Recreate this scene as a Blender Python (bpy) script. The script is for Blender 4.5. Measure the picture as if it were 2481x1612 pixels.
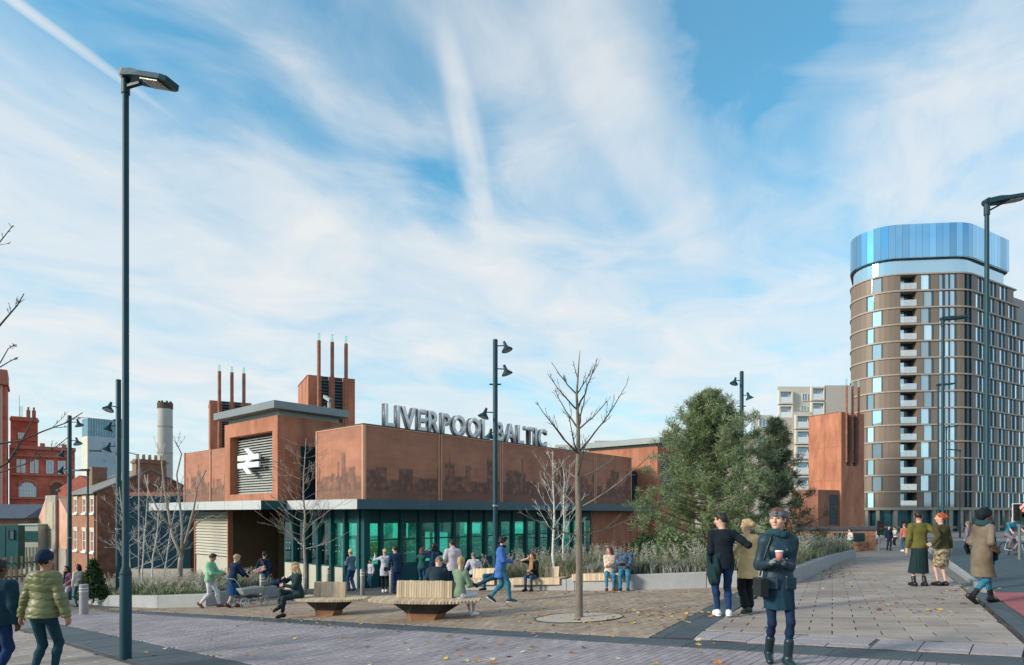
import bpy, math, random
import numpy as np
from mathutils import Vector, Matrix, Quaternion

for _o in list(bpy.data.objects):
    bpy.data.objects.remove(_o, do_unlink=True)
SC = bpy.context.scene
COL = SC.collection
PI = math.pi
CAMZ = 1.5                      # eye height of the camera above its own ground
F = 1540.0                      # focal length in photo pixels (photo 2481 wide)
CX, HY = 1240.5, 1245.0         # principal column, horizon row

# ---------------------------------------------------------------- camera
cam_d = bpy.data.cameras.new('camera')
cam = bpy.data.objects.new('camera', cam_d)
COL.objects.link(cam)
cam_d.sensor_width = 36.0
cam_d.lens = 36.0 * F / 2481.0
cam_d.shift_y = (HY - 806.0) / 2481.0
cam_d.clip_start = 0.1
cam_d.clip_end = 3000.0
cam.location = (0, 0, CAMZ)
cam.rotation_euler = (math.radians(90), 0, 0)
SC.camera = cam

# ---------------------------------------------------------------- sun and sky
SUN_AZ = math.radians(-112.0)    # measured from +Y clockwise: the sun stands to the west (image left), a little behind us
SUN_EL = math.radians(23.0)
sd = Vector((math.sin(SUN_AZ) * math.cos(SUN_EL), math.cos(SUN_AZ) * math.cos(SUN_EL), math.sin(SUN_EL)))
sun_d = bpy.data.lights.new('sun', 'SUN')
sun_d.energy = 2.7
sun_d.angle = math.radians(12.0)
sun_d.color = (1.0, 0.90, 0.76)
sun = bpy.data.objects.new('sun', sun_d)
COL.objects.link(sun)
sun.rotation_euler = sd.to_track_quat('Z', 'Y').to_euler()
sun.location = (-40, -20, 40)

world = bpy.data.worlds.new('World')
SC.world = world
world.use_nodes = True
nt = world.node_tree
nt.nodes.clear()
def N(tree, kind, **kw):
    n = tree.nodes.new(kind)
    for k, v in kw.items():
        if k.startswith('i_'):
            key = k[2:]
            n.inputs[int(key) if key.isdigit() else key].default_value = v
        else:
            setattr(n, k, v)
    return n
def math_n(tree, op, a, b=None, clamp=False):
    n = tree.nodes.new('ShaderNodeMath'); n.operation = op; n.use_clamp = clamp
    for i, q in enumerate((a, b)):
        if q is None: continue
        if isinstance(q, (int, float)): n.inputs[i].default_value = q
        else: tree.links.new(q, n.inputs[i])
    return n.outputs[0]
def ramp(tree, fac, stops, interp='LINEAR'):
    n = tree.nodes.new('ShaderNodeValToRGB'); n.color_ramp.interpolation = interp
    e = n.color_ramp.elements
    while len(e) < len(stops): e.new(0.5)
    for q, (p, c) in zip(e, stops):
        q.position = p
        q.color = c if len(c) == 4 else (*c, 1)
    tree.links.new(fac, n.inputs[0])
    return n.outputs[0]
def mixc(tree, fac, a, b):
    n = tree.nodes.new('ShaderNodeMix'); n.data_type = 'RGBA'
    for key, q in (('Factor', fac), ('A', a), ('B', b)):
        s = [x for x in n.inputs if x.name == key and (x.type == 'RGBA' if key != 'Factor' else x.type == 'VALUE')][0]
        if isinstance(q, (int, float)): s.default_value = q
        elif isinstance(q, tuple): s.default_value = q if len(q) == 4 else (*q, 1)
        else: tree.links.new(q, s)
    return [x for x in n.outputs if x.type == 'RGBA'][0]

sky = N(nt, 'ShaderNodeTexSky', sky_type='NISHITA', sun_disc=False, sun_elevation=SUN_EL,
        sun_rotation=SUN_AZ % (2 * PI), air_density=1.0, dust_density=0.6, ozone_density=2.5, altitude=0.0)
tc = N(nt, 'ShaderNodeTexCoord')
sep = N(nt, 'ShaderNodeSeparateXYZ'); nt.links.new(tc.outputs['Generated'], sep.inputs[0])
zc = math_n(nt, 'MAXIMUM', sep.outputs[2], 0.0)
zd = math_n(nt, 'ADD', zc, 0.10)
pu = math_n(nt, 'DIVIDE', sep.outputs[0], zd)
pv = math_n(nt, 'DIVIDE', sep.outputs[1], zd)
comb = N(nt, 'ShaderNodeCombineXYZ'); nt.links.new(pu, comb.inputs[0]); nt.links.new(pv, comb.inputs[1])
SKY_BANKS = [(0.42, 1.10, 75, 0.34, 0.16, -0.16), (-0.22, 1.30, 60, 0.42, 0.20, -0.11), (-0.17, 1.75, 80, 0.30, 0.11, -0.12), (-0.74, 1.16, 70, 0.40, 0.17, -0.10), (-0.52, 1.27, 65, 0.25, 0.14, -0.08),
             (0.17, 1.20, 70, 0.50, 0.13, 0.10), (0.42, 1.62, 62, 0.60, 0.13, 0.09), (-0.10, 1.40, 86, 0.42, 0.045, 0.14), (0.80, 1.28, 60, 0.60, 0.34, -0.095)]
def cloud_noise(angle, stretch, scale, detail, rough, dist, offs):
    mp = N(nt, 'ShaderNodeMapping'); mp.vector_type = 'TEXTURE'
    mp.inputs['Rotation'].default_value = (0, 0, math.radians(angle))
    mp.inputs['Scale'].default_value = (stretch, 1.0, 1.0)
    mp.inputs['Location'].default_value = offs
    nt.links.new(comb.outputs[0], mp.inputs[0])
    n = N(nt, 'ShaderNodeTexNoise')
    n.inputs['Scale'].default_value = scale; n.inputs['Detail'].default_value = detail
    n.inputs['Roughness'].default_value = rough; n.inputs['Distortion'].default_value = dist
    nt.links.new(mp.outputs[0], n.inputs['Vector'])
    return n.outputs[0]
n1 = cloud_noise(58, 2.4, 1.05, 6.0, 0.46, 0.35, (0.3, 0.9, 0))     # long veils running to the right-hand horizon
n2 = cloud_noise(40, 1.2, 2.8, 7.0, 0.54, 0.6, (3.1, 1.7, 0))      # soft puffs
n3 = cloud_noise(70, 7.0, 4.5, 6.0, 0.55, 0.2, (7.3, 4.2, 0))      # fine streaks
s12 = math_n(nt, 'ADD', math_n(nt, 'MULTIPLY', n1, 0.55), math_n(nt, 'MULTIPLY', n2, 0.36))
s123 = math_n(nt, 'ADD', s12, math_n(nt, 'MULTIPLY', n3, 0.09))
# more veil low down: cirrus thickens with the slant of the view
low = ramp(nt, zc, [(0.0, (0.02,) * 3), (0.10, (0.10,) * 3), (0.26, (0.150,) * 3), (0.40, (0.070,) * 3), (0.56, (-0.02 + 0.02,) * 3)])
cov = math_n(nt, 'SUBTRACT', math_n(nt, 'ADD', s123, low), 0.010)
# a few large gaps and banks in the veil (sky-plane position, reach, amount)
for bx_, by_, ang_, rx_, ry_, amt in SKY_BANKS:
    mp = N(nt, 'ShaderNodeMapping'); mp.vector_type = 'TEXTURE'
    mp.inputs['Location'].default_value = (bx_, by_, 0); mp.inputs['Rotation'].default_value = (0, 0, math.radians(ang_)); mp.inputs['Scale'].default_value = (rx_, ry_, 1)
    nt.links.new(comb.outputs[0], mp.inputs[0])
    ln = N(nt, 'ShaderNodeVectorMath', operation='LENGTH'); nt.links.new(mp.outputs[0], ln.inputs[0])
    wob = math_n(nt, 'ADD', ln.outputs['Value'], math_n(nt, 'MULTIPLY', math_n(nt, 'SUBTRACT', n2, 0.5), 1.1))
    g_ = ramp(nt, wob, [(0.0, (1, 1, 1)), (0.45, (0.62,) * 3), (1.0, (0, 0, 0))], 'EASE')
    cov = math_n(nt, 'ADD', cov, math_n(nt, 'MULTIPLY', g_, amt))
mask = ramp(nt, cov, [(0.37, (0.10,) * 3), (0.47, (0.40,) * 3), (0.57, (0.76,) * 3), (0.70, (0.96,) * 3)])
calm = ramp(nt, zc, [(0.02, (1, 1, 1)), (0.11, (0.62,) * 3), (0.26, (0, 0, 0))])           # near the horizon the veils run together
mask = math_n(nt, 'ADD', math_n(nt, 'MULTIPLY', mask, math_n(nt, 'SUBTRACT', 1.0, calm)), math_n(nt, 'MULTIPLY', calm, 0.92))
# a vapour trail, straight in the sky plane
p1, p2 = Vector((-0.972, 1.237)), Vector((-0.847, 1.63))
tu = math_n(nt, 'DIVIDE', sep.outputs[0], math_n(nt, 'ADD', zc, 0.001))
tv = math_n(nt, 'DIVIDE', sep.outputs[1], math_n(nt, 'ADD', zc, 0.001))
dirv = (p2 - p1).normalized(); nrm = Vector((-dirv.y, dirv.x))
dist = math_n(nt, 'ADD', math_n(nt, 'ADD', math_n(nt, 'MULTIPLY', tu, nrm.x), math_n(nt, 'MULTIPLY', tv, nrm.y)), -nrm.dot(p1))
dist = math_n(nt, 'ADD', dist, math_n(nt, 'MULTIPLY', math_n(nt, 'SUBTRACT', n2, 0.5), 0.05))
dista = math_n(nt, 'ABSOLUTE', dist)
along = math_n(nt, 'ADD', math_n(nt, 'MULTIPLY', tu, dirv.x), math_n(nt, 'MULTIPLY', tv, dirv.y))
trail = ramp(nt, math_n(nt, 'MULTIPLY', dista, 10.0), [(0.0, (1, 1, 1)), (0.12, (0.8,) * 3), (0.30, (0, 0, 0))])
fadeq = ramp(nt, math_n(nt, 'MULTIPLY', along, 0.25), [(0.20, (1, 1, 1)), (0.42, (0, 0, 0))])
trail = math_n(nt, 'MULTIPLY', math_n(nt, 'MULTIPLY', trail, fadeq), 0.92)
mask2 = math_n(nt, 'MAXIMUM', mask, trail)
ccol = mixc(nt, ramp(nt, n2, [(0.35, (0, 0, 0)), (0.65, (1, 1, 1))]), (4.75, 5.25, 5.6, 1), (5.65, 5.7, 5.68, 1))
# tint of the clear air between the veils
skyc = N(nt, 'ShaderNodeMix'); skyc.data_type = 'RGBA'; skyc.blend_type = 'MULTIPLY'
skyc.inputs[0].default_value = 1.0
nt.links.new(sky.outputs[0], skyc.inputs[6]); skyc.inputs[7].default_value = (0.50, 1.62, 1.62, 1)
final = mixc(nt, mask2, skyc.outputs[2], ccol)
bg = N(nt, 'ShaderNodeBackground'); bg.inputs[1].default_value = 0.10
nt.links.new(final, bg.inputs[0])
wo = N(nt, 'ShaderNodeOutputWorld'); nt.links.new(bg.outputs[0], wo.inputs[0])

vs = SC.view_settings
vs.view_transform = 'Standard'; vs.look = 'None'; vs.gamma = 1.0; vs.exposure = 0.62
vs.use_curve_mapping = False
SC.render.engine = 'CYCLES'
SC.cycles.use_denoising = True
SC.cycles.max_bounces = 6
SC.cycles.transparent_max_bounces = 12

# ---------------------------------------------------------------- geometry helpers
GA, GB = 0.05, -0.0556           # the square falls away from us and to the left
def zg(x, y):
    yc = y if y < 44 else 44 + (y - 44) * 0.22
    yc = min(yc, 90)
    xc = max(-28.0, min(34.0, x))
    return CAMZ - 1.43 + GA * xc + GB * yc
def at(px, py, d):               # a photo pixel at a given distance -> world point
    return Vector(((px - CX) / F * d, d, CAMZ - (py - HY) / F * d))
def gnd(px, py):                 # where a photo pixel meets the sloping square
    k = (px - CX) / F
    d = 1.43 / ((py - HY) / F + GA * k + GB)
    return Vector((k * d, d, CAMZ - 1.43 + GA * k * d + GB * d))
def og(x, y, dz=0.0):
    return Vector((x, y, zg(x, y) + dz))

def tag(o, label=None, cat=None, group=None, kind=None):
    if label: o['label'] = label
    if cat: o['category'] = cat
    if group: o['group'] = group
    if kind: o['kind'] = kind
    return o
def link(o, parent=None):
    COL.objects.link(o)
    if parent is not None: o.parent = parent
    return o
def empty(name, loc=(0, 0, 0), rz=0.0, scale=1.0):
    o = bpy.data.objects.new(name, None)
    o.location = loc; o.rotation_euler = (0, 0, rz); o.scale = (scale,) * 3
    o.empty_display_size = 0.2
    return link(o)
def me_obj(name, me, parent=None, loc=None, rot=None, scale=None):
    o = bpy.data.objects.new(name, me)
    if loc is not None: o.location = loc
    if rot is not None: o.rotation_euler = rot
    if scale is not None: o.scale = scale
    return link(o, parent)

class MB:
    def __init__(s): s.v = []; s.f = []; s.m = []
    def add(s, vs, fs, mi=0):
        b = len(s.v); s.v.extend([tuple(q) for q in vs])
        for f in fs: s.f.append(tuple(b + i for i in f)); s.m.append(mi)
        return s
    def fbox(s, o, a, b, c, mi=0):
        o, a, b, c = Vector(o), Vector(a), Vector(b), Vector(c)
        if a.cross(b).dot(c) < 0: a, b = b, a
        vs = [o, o + a, o + a + b, o + b, o + c, o + a + c, o + a + b + c, o + b + c]
        return s.add(vs, [(3, 2, 1, 0), (4, 5, 6, 7), (0, 1, 5, 4), (1, 2, 6, 5), (2, 3, 7, 6), (3, 0, 4, 7)], mi)
    def box(s, x0, x1, y0, y1, z0, z1, mi=0):
        return s.fbox((min(x0, x1), min(y0, y1), min(z0, z1)), (abs(x1 - x0), 0, 0), (0, abs(y1 - y0), 0), (0, 0, abs(z1 - z0)), mi)
    def cbox(s, c, size, R=None, mi=0):
        R = R or Matrix.Identity(3)
        a, b, d = R @ Vector((size[0], 0, 0)), R @ Vector((0, size[1], 0)), R @ Vector((0, 0, size[2]))
        return s.fbox(Vector(c) - (a + b + d) / 2, a, b, d, mi)
    def beam(s, p, q, w, h, mi=0, up=(0, 0, 1)):
        p, q = Vector(p), Vector(q); d = q - p
        side = d.cross(Vector(up)).normalized() * w
        upv = side.cross(d).normalized() * h
        return s.fbox(p - side / 2 - upv / 2, d, side, upv, mi)
    def prism(s, pts, z0, z1, mi=0):
        n = len(pts)
        area = sum(pts[i][0] * pts[(i + 1) % n][1] - pts[(i + 1) % n][0] * pts[i][1] for i in range(n))
        if area < 0: pts = pts[::-1]
        za = z0 if callable(z0) else (lambda x, y: z0)
        zb = z1 if callable(z1) else (lambda x, y: z1)
        vs = [(x, y, za(x, y)) for x, y in pts] + [(x, y, zb(x, y)) for x, y in pts]
        fs = [tuple(range(n - 1, -1, -1)), tuple(range(n, 2 * n))]
        fs += [(i, (i + 1) % n, n + (i + 1) % n, n + i) for i in range(n)]
        return s.add(vs, fs, mi)
    def tube(s, pts, rad, n=8, mi=0, cap=True):
        pts = [Vector(p) for p in pts]
        if isinstance(rad, (int, float)): rad = [rad] * len(pts)
        vs = []; ref = None
        for i, p in enumerate(pts):
            d = (pts[min(i + 1, len(pts) - 1)] - pts[max(i - 1, 0)])
            d = d.normalized() if d.length > 1e-9 else Vector((0, 0, 1))
            if ref is None or abs(ref.dot(d)) > 0.95:
                ref = Vector((0, 0, 1)) if abs(d.z) < 0.9 else Vector((1, 0, 0))
            a = d.cross(ref).normalized(); b = d.cross(a)
            ref = ref - d * ref.dot(d)
            for j in range(n):
                t = 2 * PI * j / n
                vs.append(p + (a * math.cos(t) - b * math.sin(t)) * -rad[i] * -1)
        fs = []
        for i in range(len(pts) - 1):
            for j in range(n):
                k = (j + 1) % n
                fs.append((i * n + k, i * n + j, (i + 1) * n + j, (i + 1) * n + k))
        if cap:
            fs.append(tuple(range(0, n))); fs.append(tuple(range(len(pts) * n - 1, (len(pts) - 1) * n - 1, -1)))
        return s.add(vs, fs, mi)
    def lathe(s, prof, c=(0, 0, 0), n=16, mi=0):
        vs = [(c[0] + max(r, 1e-4) * math.cos(2 * PI * k / n), c[1] + max(r, 1e-4) * math.sin(2 * PI * k / n), c[2] + z) for r, z in prof for k in range(n)]
        fs = [(i * n + k, i * n + (k + 1) % n, (i + 1) * n + (k + 1) % n, (i + 1) * n + k) for i in range(len(prof) - 1) for k in range(n)]
        fs += [tuple(range(n - 1, -1, -1)), tuple(range((len(prof) - 1) * n, len(prof) * n))]
        return s.add(vs, fs, mi)
    def disc(s, c, nrm, r, n=10, mi=0, rin=0.0):
        c, nrm = Vector(c), Vector(nrm).normalized()
        a = nrm.orthogonal().normalized(); b = nrm.cross(a)
        return s.add([c + (a * math.cos(2 * PI * i / n) + b * math.sin(2 * PI * i / n)) * r for i in range(n)], [tuple(range(n))], mi)
    def torus(s, c, axis, R, r, n=20, m=6, mi=0):
        c, axis = Vector(c), Vector(axis).normalized()
        a = axis.orthogonal().normalized(); b = axis.cross(a)
        vs = []; fs = []
        for i in range(n):
            t = 2 * PI * i / n; e = a * math.cos(t) + b * math.sin(t)
            for j in range(m):
                q = 2 * PI * j / m
                vs.append(c + e * (R + r * math.cos(q)) + axis * r * math.sin(q))
        for i in range(n):
            for j in range(m):
                fs.append((i * m + j, ((i + 1) % n) * m + j, ((i + 1) % n) * m + (j + 1) % m, i * m + (j + 1) % m))
        return s.add(vs, fs, mi)
    def mesh(s, name, mats, smooth=False):
        me = bpy.data.meshes.new(name)
        me.from_pydata(s.v, [], s.f)
        if not isinstance(mats, (list, tuple)): mats = [mats]
        for m in mats: me.materials.append(m)
        if len(mats) > 1: me.polygons.foreach_set('material_index', s.m)
        if smooth: me.polygons.foreach_set('use_smooth', [True] * len(me.polygons))
        me.update()
        return me
    def build(s, name, mats, parent=None, smooth=False, loc=None, rot=None):
        return me_obj(name, s.mesh(name, mats, smooth), parent, loc, rot)

def smooth_by_angle(o, deg=35):
    me = o.data
    me.polygons.foreach_set('use_smooth', [True] * len(me.polygons))
    try: me.set_sharp_from_angle(angle=math.radians(deg))
    except Exception: pass
    return o
def bevel(o, w=0.01, seg=2):
    m = o.modifiers.new('edge', 'BEVEL'); m.width = w; m.segments = seg; m.limit_method = 'ANGLE'
    return o

# ---------------------------------------------------------------- materials
MATS = {}
def mat(name, col, rough=0.6, metal=0.0, var=0.0, scale=3.0, bump=0.0, bscale=None, col2=None, rand=0.0, spec=0.5,
        stretch=(1, 1, 1), detail=5.0, ior=1.45, spots=0.0):
    if name in MATS: return MATS[name]
    m = bpy.data.materials.new(name); m.use_nodes = True
    t = m.node_tree; b = t.nodes['Principled BSDF']
    b.inputs['Roughness'].default_value = rough; b.inputs['Metallic'].default_value = metal
    b.inputs['Specular IOR Level'].default_value = spec; b.inputs['IOR'].default_value = ior
    src = None
    geo = N(t, 'ShaderNodeNewGeometry')
    mp = N(t, 'ShaderNodeMapping'); mp.inputs['Scale'].default_value = stretch
    t.links.new(geo.outputs['Position'], mp.inputs[0])
    if var > 0 or col2:
        nz = N(t, 'ShaderNodeTexNoise'); nz.inputs['Scale'].default_value = scale; nz.inputs['Detail'].default_value = detail
        nz.inputs['Roughness'].default_value = 0.62
        t.links.new(mp.outputs[0], nz.inputs['Vector'])
        fac = ramp(t, nz.outputs[0], [(0.30, (0, 0, 0)), (0.70, (1, 1, 1))])
        c0 = tuple(c * (1 - var) for c in col); c1 = tuple(c * (1 + var) for c in (col2 or col))
        src = mixc(t, fac, c0, c1)
    if rand > 0:
        oi = N(t, 'ShaderNodeObjectInfo')
        r = math_n(t, 'FRACT', math_n(t, 'ADD', oi.outputs['Random'], geo.outputs['Random Per Island']))
        fr = math_n(t, 'ADD', math_n(t, 'MULTIPLY', r, 2 * rand), 1 - rand)
        mm = N(t, 'ShaderNodeMix'); mm.data_type = 'RGBA'; mm.blend_type = 'MULTIPLY'; mm.inputs[0].default_value = 1.0
        if src is not None: t.links.new(src, mm.inputs[6])
        else: mm.inputs[6].default_value = (*col, 1)
        cc = N(t, 'ShaderNodeCombineXYZ')
        for i in range(3): t.links.new(fr, cc.inputs[i])
        t.links.new(cc.outputs[0], mm.inputs[7])
        src = mm.outputs[2]
    if spots > 0 and src is not None:          # trodden-in gum, drips and darker worn patches
        vo = N(t, 'ShaderNodeTexVoronoi'); vo.inputs['Scale'].default_value = 2.3; t.links.new(geo.outputs['Position'], vo.inputs['Vector'])
        sp = ramp(t, vo.outputs['Distance'], [(0.050, (1, 1, 1)), (0.075, (0, 0, 0))])
        n2_ = N(t, 'ShaderNodeTexNoise'); n2_.inputs['Scale'].default_value = 0.55; n2_.inputs['Detail'].default_value = 7; n2_.inputs['Roughness'].default_value = 0.7
        t.links.new(geo.outputs['Position'], n2_.inputs['Vector'])
        pt = ramp(t, n2_.outputs[0], [(0.36, (1, 1, 1)), (0.62, (0, 0, 0))])
        f_ = math_n(t, 'ADD', math_n(t, 'MULTIPLY', sp, spots), math_n(t, 'MULTIPLY', pt, spots * 0.75), True)
        src = mixc(t, f_, src, tuple(c * 0.30 for c in col))
    if src is not None: t.links.new(src, b.inputs['Base Color'])
    else: b.inputs['Base Color'].default_value = (*col, 1)
    if bump > 0:
        nb = N(t, 'ShaderNodeTexNoise'); nb.inputs['Scale'].default_value = bscale or scale * 8; nb.inputs['Detail'].default_value = 4
        t.links.new(mp.outputs[0], nb.inputs['Vector'])
        bp = N(t, 'ShaderNodeBump'); bp.inputs['Strength'].default_value = bump; bp.inputs['Distance'].default_value = 0.02
        t.links.new(nb.outputs[0], bp.inputs['Height']); t.links.new(bp.outputs[0], b.inputs['Normal'])
    m.diffuse_color = (*col, 1)
    MATS[name] = m
    return m
def glass(name, tint, gloss=0.35, rough=0.02, refl=(1, 1, 1)):
    if name in MATS: return MATS[name]
    m = bpy.data.materials.new(name); m.use_nodes = True
    t = m.node_tree; t.nodes.clear()
    tr = N(t, 'ShaderNodeBsdfTransparent'); tr.inputs[0].default_value = (*tint, 1)
    gl = N(t, 'ShaderNodeBsdfGlossy'); gl.inputs['Roughness'].default_value = rough; gl.inputs[0].default_value = (*refl, 1)
    fr = N(t, 'ShaderNodeLayerWeight'); fr.inputs[0].default_value = 0.25
    f2 = math_n(t, 'ADD', math_n(t, 'MULTIPLY', fr.outputs['Facing'], 0.5), gloss, True)
    mx = N(t, 'ShaderNodeMixShader'); t.links.new(f2, mx.inputs[0]); t.links.new(tr.outputs[0], mx.inputs[1]); t.links.new(gl.outputs[0], mx.inputs[2])
    o = N(t, 'ShaderNodeOutputMaterial'); t.links.new(mx.outputs[0], o.inputs[0])
    MATS[name] = m
    return m
def leafmat(name, col, rand=0.3, trans=0.45):
    m = mat(name, col, 0.65, rand=rand)
    t = m.node_tree; b = t.nodes['Principled BSDF']; out = [n for n in t.nodes if n.type == 'OUTPUT_MATERIAL'][0]
    tr = N(t, 'ShaderNodeBsdfTranslucent'); mx = N(t, 'ShaderNodeMixShader'); mx.inputs[0].default_value = trans
    src = b.inputs['Base Color'].links[0].from_socket if b.inputs['Base Color'].links else None
    if src: t.links.new(src, tr.inputs[0])
    else: tr.inputs[0].default_value = (*col, 1)
    t.links.new(b.outputs[0], mx.inputs[1]); t.links.new(tr.outputs[0], mx.inputs[2]); t.links.new(mx.outputs[0], out.inputs[0])
    return m
def emit(name, col, st):
    if name in MATS: return MATS[name]
    m = bpy.data.materials.new(name); m.use_nodes = True
    b = m.node_tree.nodes['Principled BSDF']
    b.inputs['Base Color'].default_value = (*col, 1); b.inputs['Emission Color'].default_value = (*col, 1); b.inputs['Emission Strength'].default_value = st
    MATS[name] = m
    return m

TEAL = mat('teal_painted_steel', (0.010, 0.052, 0.070), 0.45, 0.0, var=0.12, scale=2.0, spec=0.3)
TEAL2 = mat('dark_teal_cladding', (0.012, 0.080, 0.088), 0.5, 0.0, var=0.15, scale=1.5, spec=0.25)
DARK = mat('near_black_metal', (0.010, 0.036, 0.048), 0.5)
CORTEN = mat('corten_steel', (0.36, 0.132, 0.072), 0.75, 0.0, var=0.18, scale=1.3, col2=(0.46, 0.190, 0.112), bump=0.15, bscale=30, stretch=(1, 1, 0.30), detail=9.0)
CORTEN_D = mat('corten_dark', (0.22, 0.090, 0.058), 0.75, 0.0, var=0.14, scale=0.8, col2=(0.31, 0.135, 0.085), bump=0.15, bscale=30, stretch=(1, 1, 0.4))
ZINC = mat('zinc_fascia', (0.20, 0.235, 0.245), 0.42, 0.25, var=0.07, scale=0.7)
CREAM = mat('cream_louvre', (0.50, 0.48, 0.40), 0.55, 0.0, var=0.06, scale=1.2)
CONC = mat('planter_concrete', (0.33, 0.335, 0.34), 0.8, 0.0, var=0.10, scale=1.6, bump=0.2, bscale=40)
WOOD = mat('pale_timber', (0.57, 0.44, 0.30), 0.6, 0.0, var=0.12, scale=6, rand=0.22, stretch=(1, 1, 0.3))
WHITE = mat('white_paint', (0.78, 0.79, 0.80), 0.45)
STEEL = mat('brushed_steel', (0.36, 0.36, 0.35), 0.35, 0.8)
BLACKP = mat('black_plastic', (0.012, 0.013, 0.015), 0.4)
# ================================================================ ground and paving
RND = random.Random(7)
GROUND = mat('distant_ground', (0.16, 0.155, 0.15), 0.9, var=0.18, scale=0.6, bump=0.2, bscale=12)
ASPH = mat('asphalt', (0.045, 0.075, 0.090), 0.8, var=0.22, scale=2.5, bump=0.35, bscale=90)
JOINT = mat('paving_joint', (0.075, 0.070, 0.070), 0.95, var=0.2, scale=6)
PV_PLAZA = mat('brown_block_paving', (0.335, 0.250, 0.185), 0.75, var=0.16, scale=1.3, rand=0.17, spots=0.40, bump=0.12, bscale=45)
PV_LILAC = mat('lilac_grey_paving', (0.305, 0.266, 0.280), 0.72, var=0.12, scale=1.1, rand=0.13, spots=0.36, bump=0.12, bscale=45)
PV_SLAB = mat('buff_grey_slab', (0.320, 0.270, 0.238), 0.78, var=0.15, scale=0.9, rand=0.12, spots=0.40, bump=0.14, bscale=55)
PV_STRIP = mat('textured_grey_slab', (0.305, 0.275, 0.290), 0.85, var=0.20, scale=30, rand=0.06, bump=0.5, bscale=70)
PV_BAND = mat('dark_granite_slab', (0.055, 0.072, 0.085), 0.6, var=0.15, scale=3, rand=0.14, bump=0.1, bscale=60)

def axis(vals):
    return vals
gx = [-900, -500, -250, -140, -90, -60, -44, -34, -28, -20, -12, -4, 4, 12, 20, 28, 34, 44, 60, 90, 140, 250, 500, 900]
gy = [-60, -20, 0, 10, 20, 30, 38, 44, 52, 60, 75, 90, 120, 170, 250, 400, 700, 1400]
g = MB()
g.v = [(x, y, zg(x, y) - 0.07) for y in gy for x in gx]
nx = len(gx)
g.f = [(j * nx + i, j * nx + i + 1, (j + 1) * nx + i + 1, (j + 1) * nx + i) for j in range(len(gy) - 1) for i in range(nx - 1)]
g.m = [0] * len(g.f)
tag(g.build('ground', GROUND), kind='structure')

def clip_poly(poly, conv):
    out = list(poly); n = len(conv)
    for i in range(n):
        a, b = conv[i], conv[(i + 1) % n]
        ex, ey = b[0] - a[0], b[1] - a[1]
        inp = out; out = []
        if not inp: break
        for j in range(len(inp)):
            p, q = inp[j], inp[(j + 1) % len(inp)]
            sp = ex * (p[1] - a[1]) - ey * (p[0] - a[0]); sq = ex * (q[1] - a[1]) - ey * (q[0] - a[0])
            if sp >= 0: out.append(p)
            if sp * sq < 0:
                t = sp / (sp - sq); out.append((p[0] + (q[0] - p[0]) * t, p[1] + (q[1] - p[1]) * t))
    return out
def parea(p):
    return abs(sum(p[i][0] * p[(i + 1) % len(p)][1] - p[(i + 1) % len(p)][0] * p[i][1] for i in range(len(p)))) / 2
def paver_geo(mb, pts, th=0.03, ch=0.004, zf=None, lift=0.0):
    n = len(pts); cx = sum(p[0] for p in pts) / n; cy = sum(p[1] for p in pts) / n
    def ins(p):
        dx, dy = cx - p[0], cy - p[1]; L = math.hypot(dx, dy) or 1
        return (p[0] + dx / L * ch * 1.4, p[1] + dy / L * ch * 1.4)
    Z = zf or (lambda x, y: 0.0)
    vs = [(x, y, Z(x, y) - th + lift) for x, y in pts] + [(x, y, Z(x, y) - ch + lift) for x, y in pts]
    vs += [(*ins(p), Z(*p) + lift) for p in pts]
    fs = [tuple(range(2 * n, 3 * n))]
    for i in range(n):
        j = (i + 1) % n
        fs.append((i, j, n + j, n + i)); fs.append((n + i, n + j, 2 * n + j, 2 * n + i))
    mb.add(vs, fs)
NORMAL = Vector((-GA, -GB, 1)).normalized()
TILT = Vector((0, 0, 1)).rotation_difference(NORMAL)
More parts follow.
